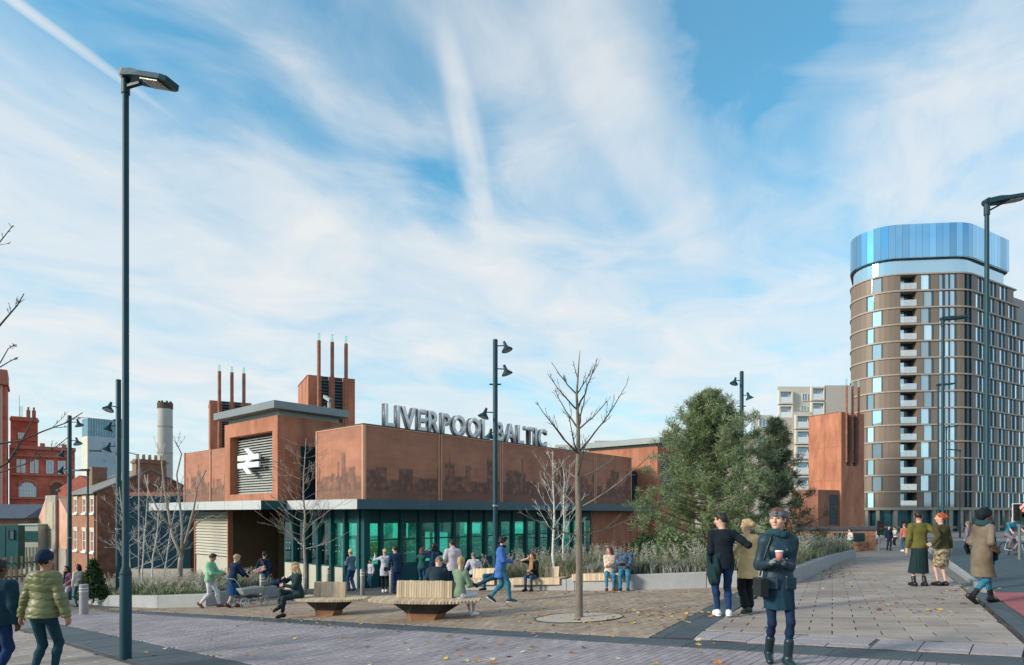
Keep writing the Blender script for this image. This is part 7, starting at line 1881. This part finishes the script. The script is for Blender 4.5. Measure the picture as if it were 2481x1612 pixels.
far(2040, 1338, 'small child beside the distant ponytailed woman', 1.10, -80, stand(.08, hr=(.2, .3, 1.3)), ('top', cloth((0.50, 0.42, 0.42), 'child_top'), .02, .04, {}), ('trousers', LGREY, 'trousers', {}), ('shoe', SHW), ('bob', HAU), group=G1)
far(2348, 1350, 'distant person in a grey-mauve coat, half hidden by the striding woman', 1.66, 30, stand(.08), ('coat', cloth((0.22, 0.18, 0.22), 'grey_mauve_coat'), .03, .25, {}), ('trousers', BLACK, 'trousers', {}), ('shoe', SHB), ('bob', HG), female=True, group=G1)
# 7 seated on the planter edge
def on_edge(px, py, label, H, yaw, pose, top, bot, shoes, hair, back=0.18, **k):
    b = gnd(px, py); b = Vector((b.x, b.y + back, zg(b.x, b.y))); return person(label, b, H, yaw, pose, top, bot, shoes, hair, **k)
on_edge(1480, 1431, 'woman in a cream jumper and blue jeans sitting on the planter edge', 1.66, 172, sit(.50, .40, lean=6, head=(-50, -2), hl=(.06, .36, .80), hr=(.02, .30, .92)), ('jumper', cloth((0.60, 0.47, 0.38), 'cream_jumper'), .026, .03, {}), ('jeans', cloth((0.045, 0.19, 0.30), 'light_denim'), 'trousers', dict(upto=.90)), ('shoe', SHBR), ('long', HAU), res=.0145, female=True)
on_edge(1516, 1431, 'man in a navy checked shirt sitting on the planter edge beside the cream jumper', 1.76, 168, sit(.50, .38, lean=3, head=(42, -2), hl=(-.1, .35, .75), hr=(.1, .25, .85)), ('shirt', mat('navy_check_shirt', (0.008, 0.022, 0.06), 0.85, col2=(0.10, 0.16, 0.24), scale=26, detail=0), .024, .05, {}), ('jeans', cloth((0.045, 0.19, 0.30), 'light_denim'), 'trousers', {}), ('sneaker', mat('shoe_navy', (0.015, 0.04, 0.07), 0.5)), ('short', HK), skin='dark', res=.0145)
on_edge(1294, 1432, 'woman in a dark coat and tan scarf on the planter seat, hand raised', 1.66, 150, sit(.42, .40, lean=8, head=(-8, -4), hr=(.12, .16, 1.14), pr=(1, .2, -.8), hdr=(-.2, -.1, 1), pnr=(-1, 0, 0), hl=(-.05, .33, .72)), ('coat', BLACK, .026, .06, {}), ('jeans', JEAN, 'trousers', dict(th=.006)), ('boot', SHB, .16), ('bob', HAU), res=.0145, female=True, scarf=(TANC, .040, [(-.04, .16, 0, .36), (.04, .16, 0, .32)]))
# leg of someone lounging behind the man in the blue coat
on_edge(1205, 1432, 'person lounging on the planter seat, one jeans leg stretched out behind the blue coat', 1.80, 118, sit(.42, .55, lean=-14, fl=(-.02, .86, .20), fr=(.12, .45, .08), pitch_l=-40, head=(0, -5)), ('jumper', cloth((0.012, 0.04, 0.05), 'dark_jumper'), .024, .04, {}), ('jeans', cloth((0.020, 0.085, 0.15), 'washed_denim'), 'trousers', dict(th=.018)), ('boot', SHB, .08), ('short', HB), res=.0145, back=.22)
b = gnd(1145, 1424)
person('man in a white shirt sitting behind the planter seat backrest, his back to us', Vector((b.x, b.y + .9, zg(b.x, b.y + .9))), 1.78, 10, sit(.42, .42, lean=12, head=(10, -10), hl=(-.32, .15, .62), hr=(.25, .3, .75)), ('shirt', cloth((0.55, 0.52, 0.56), 'white_shirt'), .024, .04, {}), ('trousers', JEAND, 'trousers', {}), ('shoe', SHB), ('short', HG), res=.017)
# 8 blue coat
a = gnd(1212, 1459)
p8 = person('curly haired man in a bright blue overcoat walking with a phone in his hands', a, 1.82, -88, walk(.25, 'r', head=(8, -14), hl=(-.06, .30, 1.06), hr=(.06, .31, 1.06), hdl=(.1, 1, .1), hdr=(-.1, 1, .1), pnl=(0, .1, 1), pnr=(0, .1, 1), pl=(-.4, -.5, -1), pr=(.4, -.5, -1)),
    ('overcoat', mat('bright_blue_wool', (0.045, 0.135, 0.42), 0.85, var=.12, scale=8, bump=.25, bscale=60), .024, .26, dict(flare=.03)), ('jeans', JEANL, 'trousers', {}), ('sneaker', mat('shoe_navy', (0.015, 0.04, 0.07), 0.5)), ('curly', HK), 'fair', .0125, False, None, (cloth((0.008, 0.02, 0.035), 'black_scarf'), .036))
ph = MB(); ph.box(-.04, .04, .36, .50, 1.085, 1.096); held('phone', p8, ph, BLACKP, 'black phone in the hands of the man in the blue coat', 'phone', False)
# 9 behind the larger bench
b = gnd(1097, 1446); person('man in a belted pale jacket standing with his back to us near the doors', b, 1.82, 14, stand(.10, head=(25, -5), hr=(.16, .30, 1.18), hl=(-.2, .2, 1.05)), ('jacket', cloth((0.47, 0.42, 0.46), 'pale_pink_grey_jacket'), .026, .12, dict(collar=.06, flare=.02)), ('jeans', cloth((0.010, 0.030, 0.075), 'navy_denim'), 'trousers', {}), ('shoe', SHB), ('short', HK), 'mid', .0155)
b = gnd(1052, 1430); p9 = person('dark haired person in a navy jacket raising both hands towards the doors', b, 1.80, 20, stand(.10, hl=(-.18, .40, 1.50), hr=(.12, .35, 1.46), pl=(-1, -.3, -.6), pr=(1, -.3, -.6), head=(5, 4)), ('jacket', NAVY, .030, .08, {}), ('jeans', JEAND, 'trousers', {}), ('shoe', SHB), ('bob', HK), 'mid', .0165)
bp_ = MB(); bp_.box(-.15, .15, -.30, -.15, 1.0, 1.42); bevel(held('backpack', p9, bp_, cloth((0.010, 0.045, 0.09), 'blue_backpack'), 'blue backpack on the person in navy facing the station doors', 'backpack', False), .05, 3)
b = gnd(1022, 1428); person('person in a dark green jacket and jeans with raised hands near the doors', b, 1.66, -10, stand(.09, hl=(-.12, .38, 1.42), hr=(.10, .38, 1.46), pl=(-1, -.3, -.6), pr=(1, -.3, -.6)), ('jacket', cloth((0.02, 0.09, 0.09), 'green_jacket'), .020, .06, {}), ('jeans', JEAN, 'trousers', {}), ('shoe', SHB), ('bob', HAU), res=.017, female=True)
# 10 selfie couple
b = gnd(932, 1436); p10 = person('blonde woman in a pale grey coat with one arm raised by the doors', b, 1.68, 8, walk(.10, 'l', hl=(-.40, .28, 1.48), pl=(-.6, -.6, -1), hdl=(-.3, .3, 1), head=(20, 4)), ('coat', cloth((0.46, 0.45, 0.52), 'pale_grey_coat'), .020, .24, dict(flare=.03)), ('leggings', BLACK, 'leggings'), ('sneaker', SHW), ('bun', HBL), 'fair', .0165, True)
hb = MB(); hb.fbox((-.02, -.21, .88), (.22, 0, .02), (0, .09, 0), (0, 0, .15)); hb.tube([(.19, -.17, 1.02), (.05, -.16, 1.25), (-.12, -.08, 1.45)], .008, 5); bevel(held('handbag', p10, hb, cloth((0.012, 0.018, 0.035), 'navy_handbag'), 'small navy cross-body bag on the blonde woman in pale grey', 'handbag', False), .02)
b = gnd(962, 1438); person('dark haired man in a navy coat leaning towards the woman in pale grey', b, 1.76, 20, stand(.09, side=-6, head=(35, 0)), ('coat', cloth((0.010, 0.030, 0.070), 'navy_coat'), .020, .14, {}), ('jeans', JEAND, 'trousers', {}), ('shoe', SHB), ('short', HB), 'fair', .0165)
# 11 by the side glazing
b = gnd(852, 1432); p11 = person('person in a pale yellow beanie and denim jacket, hands raised, by the glazing', b, 1.74, 55, walk(.08, 'l', head=(0, -10), hl=(-.08, .32, 1.18), hr=(.08, .34, 1.15)), ('jacket', cloth((0.09, 0.16, 0.22), 'denim_jacket'), .020, .06, {}), ('jeans', cloth((0.022, 0.07, 0.16), 'blue_denim2'), 'trousers', dict(th=.02, cuff=.07)), ('shoe', SHB), ('short', HB), 'fair', .0165, False, ('beanie', cloth((0.58, 0.50, 0.26), 'yellow_knit')))
b = gnd(886, 1428); person('small child in a white shirt by the corner column of the station', Vector((b.x, b.y + 1.0, zg(b.x, b.y + 1.0))), 1.28, 150, stand(.08), ('shirt', cloth((0.55, 0.52, 0.56), 'white_shirt'), .022, .05, {}), ('trousers', JEAN, 'trousers', {}), ('shoe', SHB), ('short', HK), 'mid', .018)
b = gnd(691, 1414); person('girl in an orange coat and white tights facing the glazing', Vector((b.x, b.y, b.z)), 1.42, -15, walk(.07, 'r', hr=(.25, .30, 1.15), hl=(-.24, .04, .86)), ('coat', cloth((0.52, 0.155, 0.028), 'orange_coat'), .021, .24, dict(flare=.04)), ('tights', cloth((0.62, 0.58, 0.56), 'white_tights'), 'leggings'), ('shoe', SHB), ('long', HK), 'fair', .018, True)
b = gnd(640, 1442); p12 = person('man in a navy jumper and jeans seen from behind with a striped bag', b, 1.84, 5, walk(.09, 'r', hl=(-.26, .04, .90), hr=(.26, .05, .88)), ('jumper', cloth((0.008, 0.025, 0.055), 'navy_jumper'), .020, .06, {}), ('jeans', cloth((0.03, 0.12, 0.22), 'mid_denim2'), 'trousers', dict(th=.022, cuff=.075)), ('shoe', SHB), ('short', HB), 'fair', .016)
bg_ = MB(); bg_.fbox((-.30, -.34, .84), (.46, 0, .20), (0, .14, 0), (-.05, 0, .19)); o = held('striped_bag', p12, bg_, mat('red_white_stripe', (0.60, 0.56, 0.54), 0.7, col2=(0.50, 0.08, 0.09), scale=7, detail=0), 'red and white striped duffel bag hanging behind the man in navy', 'bag', False); bevel(o, .04, 3)
s_ = MB(); s_.tube([(.12, -.21, 1.05), (.06, -.19, 1.2), (-.10, -.14, 1.44), (-.12, -.02, 1.50), (-.10, .10, 1.42)], .012, 5); so = s_.build('strap', mat('strap_red', (0.45, 0.05, 0.10), .6), o)
# 12 seated on the smaller bench
bl = bench1.location; p13 = person('blonde woman in a dark green suit sitting at the end of the smaller bench', Vector((bl.x - .70, bl.y - .12, bl.z)), 1.70, 128, sit(.455, .40, lean=6, head=(-22, -6), hl=(.05, .36, .80), hr=(.12, .34, .98), pr=(1, -.2, -.6), fl=(-.03, .42, .08), fr=(-.06, .52, .30), pitch_r=25), ('jacket', cloth((0.014, 0.042, 0.042), 'bottle_green_suit'), .024, .06, {}), ('trousers', cloth((0.020, 0.040, 0.048), 'dark_suit_trousers'), 'trousers', dict(upto=.9)), ('shoe', SHB), ('wavy', HBL), 'fair', .0135, True)
# 13 on the larger bench
bl = bench2.location
person('man in a dark grey-blue jacket bent forward on the larger bench, back to us', Vector((bl.x + .18, bl.y + .36, bl.z)), 1.80, 8, sit(.455, .42, lean=30, side=6, head=(-20, -25), hl=(-.1, .4, .75), hr=(.15, .4, .8)), ('jacket', cloth((0.020, 0.038, 0.055), 'slate_jacket'), .021, .05, {}), ('trousers', JEAND, 'trousers', {}), ('shoe', SHB), ('short', HG), 'fair', .0135)
person('woman with a ponytail in a sage green jacket sitting on the larger bench', Vector((bl.x + .72, bl.y + .12, bl.z)), 1.70, -32, sit(.455, .42, lean=7, head=(28, -4), hl=(.0, .36, .78), hr=(.1, .34, .80), fl=(-.02, .46, .08), fr=(.12, .40, .08)), ('jacket', cloth((0.17, 0.25, 0.17), 'sage_jacket'), .021, .06, {}), ('trousers', WTR, 'trousers', dict(th=.02, upto=.78)), ('sneaker', SHW), ('ponytail', HBL), 'fair', .0135, True)
# 14 green jumper man, woman with the pram
b = gnd(508, 1473); person('man in a mint green hooded top and white trousers walking right', b, 1.80, -84, walk(.27, 'l', head=(-4, -16), hl=(-.06, .42, 1.08), hr=(.08, .36, 1.06), lean=4), ('hooded_top', cloth((0.22, 0.47, 0.29), 'mint_top'), .032, .07, dict(hood=True)), ('trousers', WTR, 'trousers', dict(th=.008)), ('shoe', SHBR), ('short', HB), 'mid', .015)
b = gnd(563, 1473); p14 = person('woman in a navy jumper and blue skirt pushing an old pram', b, 1.72, -32, walk(.14, 'r', lean=10, head=(-10, -14), hr=(.24, .40, .98), hl=(-.02, .44, .98), pr=(1, -.3, -.4)), ('jumper', cloth((0.010, 0.022, 0.060), 'navy_jumper2'), .021, .10, {}), ('pleated_skirt', cloth((0.010, 0.055, 0.150), 'royal_skirt'), 'skirt', dict(len=.50, flare=.06)), ('shoe', SHBR), ('short', HBL), 'fair', .015, True)
b = gnd(537, 1440); person('person with dark hair and a buff shirt behind the small planter', Vector((b.x, b.y + 1.5, zg(b.x, b.y + 1.5))), 1.58, -70, stand(.08, hl=(-.1, .35, 1.15), lean=8, head=(0, -12)), ('shirt', cloth((0.50, 0.42, 0.30), 'buff_shirt'), .024, .06, {}), ('trousers', cloth((0.30, 0.29, 0.26), 'stone_trousers'), 'trousers', {}), ('shoe', SHB), ('bob', HB), 'mid', .018, True)
# 15 left edge
PUF = mat('olive_puffer_nylon', (0.150, 0.155, 0.065), 0.45, var=.15, scale=7, bump=.25, bscale=26)
b = gnd(104, 1652); person('person in an olive quilted puffer jacket and navy beanie seen from behind', b, 1.70, -3, walk(.10, 'r', head=(-4, 2), hl=(-.33, .02, .84), hr=(.33, .02, .84)), ('puffer_jacket', PUF, .046, .05, dict(puff=True, hood=True, arm=.62, collar=.04)), ('leggings', cloth((0.010, 0.045, 0.065), 'teal_leggings'), 'leggings', dict(th=.008)), ('boot', mat('dark_teal_boot', (0.010, 0.030, 0.040), 0.35), .10), ('short', HB), 'mid', .0095, True, ('beanie', cloth((0.010, 0.025, 0.055), 'navy_knit', scale=40)))
b = gnd(-8, 1656); person('person in a dark teal coat cut off by the picture edge', b, 1.62, -2, walk(.10, 'l', hr=(.26, .05, .82)), ('coat', cloth((0.010, 0.042, 0.062), 'dark_teal_coat'), .050, .08, dict(hood=True)), ('jeans', JEAND, 'trousers', {}), ('shoe', SHB), ('short', HK), 'dark', .011)
b = gnd(164, 1468); person('person in a pink coat and dark scarf walking towards us near the bollard', b, 1.66, 165, walk(.10, 'l', head=(0, -4), hl=(-.18, .2, .98), hr=(.2, .1, .9)), ('coat', cloth((0.30, 0.13, 0.19), 'rose_coat'), .021, .30, dict(flare=.03)), ('jeans', cloth((0.34, 0.38, 0.46), 'pale_denim'), 'trousers', dict(th=.02)), ('sneaker', SHW), ('long', HK), 'fair', .0165, True, None, (cloth((0.012, 0.016, 0.035), 'midnight_scarf'), .04, [(.0, .16, 0, .42)]))
b = gnd(191, 1470); person('person in a cream jacket behind the pale steel bollard', b, 1.68, 60, stand(.09, head=(20, 0), hr=(.1, .28, .95)), ('jacket', cloth((0.56, 0.51, 0.45), 'cream_jacket'), .024, .06, {}), ('jeans', JEANL, 'trousers', {}), ('shoe', SHB), ('bob', HK), 'fair', .0165, True)

# --- pram
pb = gnd(604, 1470); pr = empty('pram', pb, math.radians(-32)); tag(pr, 'old fashioned grey pram with spoked wheels pushed by the woman in navy', 'pram')
PRG = cloth((0.30, 0.33, 0.33), 'pram_grey'); CHR = mat('chrome', (0.55, 0.56, 0.56), .2, 1.0)
tub = MB(); pts = [(-.24, -.42, .62), (.24, -.42, .62), (.27, .42, .62), (-.27, .42, .62), (-.17, -.28, .40), (.17, -.28, .40), (.19, .30, .40), (-.19, .30, .40)]
tub.add(pts, [(4, 5, 1, 0), (5, 6, 2, 1), (6, 7, 3, 2), (7, 4, 0, 3), (7, 6, 5, 4), (0, 1, 2, 3)]); bevel(tub.build('carrycot', PRG, pr), .04, 3)
MB().box(-.24, .24, -.34, .36, .30, .345).build('basket', BLACKP, pr)
MB().tube([(-.2, -.40, .60), (-.2, -.66, .95), (.2, -.66, .95), (.2, -.40, .60)], .013, 8).build('handle', CHR, pr)
ch_ = MB(); ch_.tube([(-.22, -.36, .20), (-.22, .0, .34), (-.22, .36, .20)], .012, 6); ch_.build('spring', CHR, pr); ch_ = MB(); ch_.tube([(.22, -.36, .20), (.22, .0, .34), (.22, .36, .20)], .012, 6); ch_.build('spring', CHR, pr)
wt = MB().torus((0, 0, 0), (1, 0, 0), .155, .020, 22, 6).mesh('wheel', mat('grey_tyre', (0.30, 0.31, 0.31), .7)); sp = MB()
for i in range(5): a = PI * i / 5; sp.tube([(0, math.cos(a) * .15, math.sin(a) * .15), (0, -math.cos(a) * .15, -math.sin(a) * .15)], .005, 4)
spm = sp.mesh('spokes', CHR)
for x in (-.28, .28):
    for y in (-.36, .36): w_ = me_obj('wheel', wt, pr, (x, y, .175)); me_obj('spokes', spm, w_)
for y in (-.36, .36): MB().tube([(-.28, y, .175), (.28, y, .175)], .010, 6).build('axle', CHR, pr)

# --- bicycle under the cyclist (same frame as the rider)
bk = empty('bicycle', cy, math.radians(176), 1.74 / 1.75); tag(bk, 'pale framed bicycle ridden by the cyclist in blue', 'bicycle')
wt = MB().torus((0, 0, 0), (1, 0, 0), .315, .018, 28, 6).mesh('tyre', BLACKP); rim = MB().torus((0, 0, 0), (1, 0, 0), .292, .010, 28, 5).mesh('rim', CHR); sp = MB()
for i in range(8): a = PI * i / 8; sp.tube([(0, math.cos(a) * .29, math.sin(a) * .29), (0, -math.cos(a) * .29, -math.sin(a) * .29)], .003, 3)
spm = sp.mesh('spokes', CHR)
for y in (.60, -.46): w_ = empty('wheel'); w_.parent = bk; w_.location = (0, y, .335); me_obj('tyre', wt, w_); me_obj('rim', rim, w_); me_obj('spokes', spm, w_)
FR = mat('pale_blue_frame', (0.42, 0.50, 0.55), .35)
f = MB(); ss, bbk, hd1, hd2 = (0, -.22, .86), (0, -.02, .30), (0, .40, .86), (0, .45, .72)
for a, b in ((ss, bbk), (bbk, hd2), (ss, hd1), (hd1, hd2), (ss, (0, -.46, .335)), (bbk, (0, -.46, .335))): f.tube([a, b], .016, 8)
f.build('frame', FR, bk)
for s in (-1, 1): MB().tube([(s * .01, .45, .72), (s * .055, .48, .62), (s * .055, .60, .335)], .011, 6).build('fork', FR, bk)
MB().tube([(-.28, .36, 1.03), (-.18, .40, 1.05), (0, .40, 1.02), (.18, .40, 1.05), (.28, .36, 1.03)], .012, 6).build('handlebar', CHR, bk); MB().tube([(0, .40, .86), (0, .40, 1.02)], .013, 6).build('stem', CHR, bk)
sd_ = SDF(); sd_.cone((0, -.34, .90), (0, -.08, .91), .085, .03, .02, (V3(0, 0, 1), .4)); V, Q = sd_.mesh(.014); mesh_np('saddle', V, Q, BLACKP, bk)
MB().tube([(-.11, -.02, .30), (.11, -.02, .30)], .012, 6).build('crank', CHR, bk)
for s, z in ((-1, .16), (1, .42)): MB().box(s * .13 - .05, s * .13 + .05, .0, .09, z - .012, z + .012).build('pedal', BLACKP, bk)
bs = MB(); bs.box(-.17, .17, .50, .72, .74, .95); bevel(bs.build('front_basket', mat('wicker', (0.35, 0.36, 0.38), .8, var=.3, scale=30), bk), .02)
# dark holdall on the paving by the doors
hb_ = gnd(668, 1424); h_ = SDF(); h_.cone((-.28, 0, .20), (.24, .05, .30), .20, .24, .1, (V3(0, 0, 1), .85)); h_.keep(V3(0, 0, -1), 0.0); V, Q = h_.mesh(.02, lambda X, Y, Z: .012 * np.sin(X * 22 + Z * 16)); o = mesh_np('holdall', V, Q, cloth((0.010, 0.030, 0.075), 'navy_holdall'), None); o.location = hb_; tag(o, 'slumped navy holdall on the ground by the bronze doors', 'bag')
print('people', N_PEOPLE)
# ================================================================ fallen leaves
LEAFM = [mat('leaf_yellow', (0.52, 0.34, 0.05), .7, rand=.25), mat('leaf_orange', (0.46, 0.16, 0.035), .7, rand=.25), mat('leaf_brown', (0.16, 0.08, 0.04), .8, rand=.3), mat('leaf_pale', (0.50, 0.43, 0.30), .8, rand=.2)]
def leaf_geo(mb, c, s, a, mi, rnd, n=None):
    pts = [(0, -.5), (.16, -.22), (.48, -.26), (.34, .02), (.46, .26), (.15, .22), (0, .55), (-.15, .22), (-.46, .26), (-.34, .02), (-.48, -.26), (-.16, -.22)]
    ca, sa = math.cos(a), math.sin(a); tx, ty = rnd.uniform(-.35, .35), rnd.uniform(-.35, .35); b = len(mb.v)
    cu = rnd.uniform(.1, .5)
    zmin = min(x * tx + y * ty + cu * (x * x + y * y) for x, y in pts + [(0, 0)])
    vs = [(c[0] + (x * ca - y * sa) * s, c[1] + (x * sa + y * ca) * s, c[2] + .004 + (x * tx + y * ty + cu * (x * x + y * y) - zmin) * s) for x, y in pts + [(0, 0)]]
    mb.add(vs, [(i, (i + 1) % 12, 12) for i in range(12)], mi)
rnd = random.Random(99)
lit = MB()
def drop(px, py, s, mi, mb=None):
    q = gnd(px, py); leaf_geo(mb or lit, q, s, rnd.uniform(0, 6.28), mi, rnd)
for cx_, cy_, sx_, sy_, n in ((1990, 1390, 55, 8, 110), (2030, 1372, 30, 5, 40), (1560, 1485, 70, 9, 60), (1480, 1500, 60, 10, 18), (1270, 1480, 90, 18, 40), (1300, 1436, 120, 2.5, 40), (1550, 1435, 130, 2.5, 26), (760, 1510, 50, 8, 14), (2200, 1475, 90, 12, 14), (640, 1490, 60, 10, 22), (300, 1478, 60, 2, 40), (1150, 1555, 250, 25, 16), (1400, 1505, 45, 5, 16), (2330, 1440, 40, 20, 20), (1700, 1470, 90, 20, 14), (2100, 1400, 140, 20, 30), (560, 1540, 240, 30, 14), (1500, 1575, 500, 22, 14)):
    for _ in range(int(n * 1.7)):
        px, py = rnd.gauss(cx_, sx_), rnd.gauss(cy_, sy_)
        if py < 1372 and px < 2000: continue
        drop(px, py, rnd.uniform(.05, .10), rnd.choice((0, 0, 1, 2, 2, 3)))
tag(lit.build('leaf_litter', LEAFM), 'scattered autumn leaves blown over the paving and along the kerbs', 'leaves', kind='stuff')
# the larger leaves that can be told apart
spots = [(1118, 1590, 1, 'in front of the larger bench, on the lilac paving'), (1130, 1603, 3, 'just below the orange one at the bottom centre'), (1192, 1600, 3, 'beside the tall-standing orange leaf at the bottom edge'), (1196, 1608, 1, 'at the bottom edge below the blue coated man'), (1232, 1592, 1, 'on the lilac paving below the blue coated man'), (1088, 1543, 0, 'on the dark band in front of the larger bench'), (1160, 1497, 0, 'by the white shoes at the larger bench'), (1228, 1493, 0, 'between the larger bench and the tree pit'), (1500, 1488, 0, 'at the rim of the tree pit'), (1535, 1512, 0, 'a step away from the tree pit towards the couple'), (1655, 1505, 0, 'on the short dark band near the couple'), (1722, 1495, 1, 'beside the white trainers of the man in black'), (1668, 1510, 3, 'at the foot of the short dark band'), (1692, 1553, 3, 'on the long dark band left of the woman with the cup'), (1740, 1589, 1, 'beside the boots of the woman with the cup, upper of two'), (1742, 1608, 1, 'beside the boots of the woman with the cup, lower of two'), (2152, 1467, 3, 'on the walkway slabs, leftmost of its cluster'), (2172, 1463, 1, 'on the walkway slabs below the green skirt'), (2130, 1480, 2, 'on the walkway slabs, dark and curled'), (2143, 1488, 1, 'on the walkway slabs, nearest us in its cluster'), (2228, 1465, 1, 'on the walkway slabs below the floral skirt'), (2225, 1483, 2, 'on the walkway slabs in the cluster below the floral skirt'), (2252, 1482, 2, 'on the walkway slabs towards the striding woman'), (2278, 1479, 0, "on the walkway slabs near the striding woman's rear boot"), (630, 1573, 0, 'on the lilac paving below the smaller bench'), (528, 1589, 0, 'on the lilac paving right of the broad dark band'), (374, 1589, 1, "right of the tall front lamp's foot"), (400, 1573, 3, 'on the broad dark band by the tall front lamp'), (268, 1541, 2, 'on the broad dark band left of the tall front lamp'), (15, 1585, 2, 'by the legs of the person in the dark teal coat'), (1590, 1609, 0, 'at the bottom edge left of the woman with the cup'), (1266, 1582, 3, 'on the lilac paving below the tree pit')]
names = ['yellow', 'orange', 'brown', 'pale buff']
for px, py, mi, wh in spots:
    m = MB(); leaf_geo(m, (0, 0, 0), rnd.uniform(.09, .125), rnd.uniform(0, 6.28), 0, rnd); o = m.build('fallen_leaf', LEAFM[mi]); o.location = gnd(px, py)
    o.rotation_mode = 'QUATERNION'; o.rotation_quaternion = TILT
    tag(o, '%s fallen leaf %s' % (names[mi], wh), 'leaf', 'loose fallen leaves')
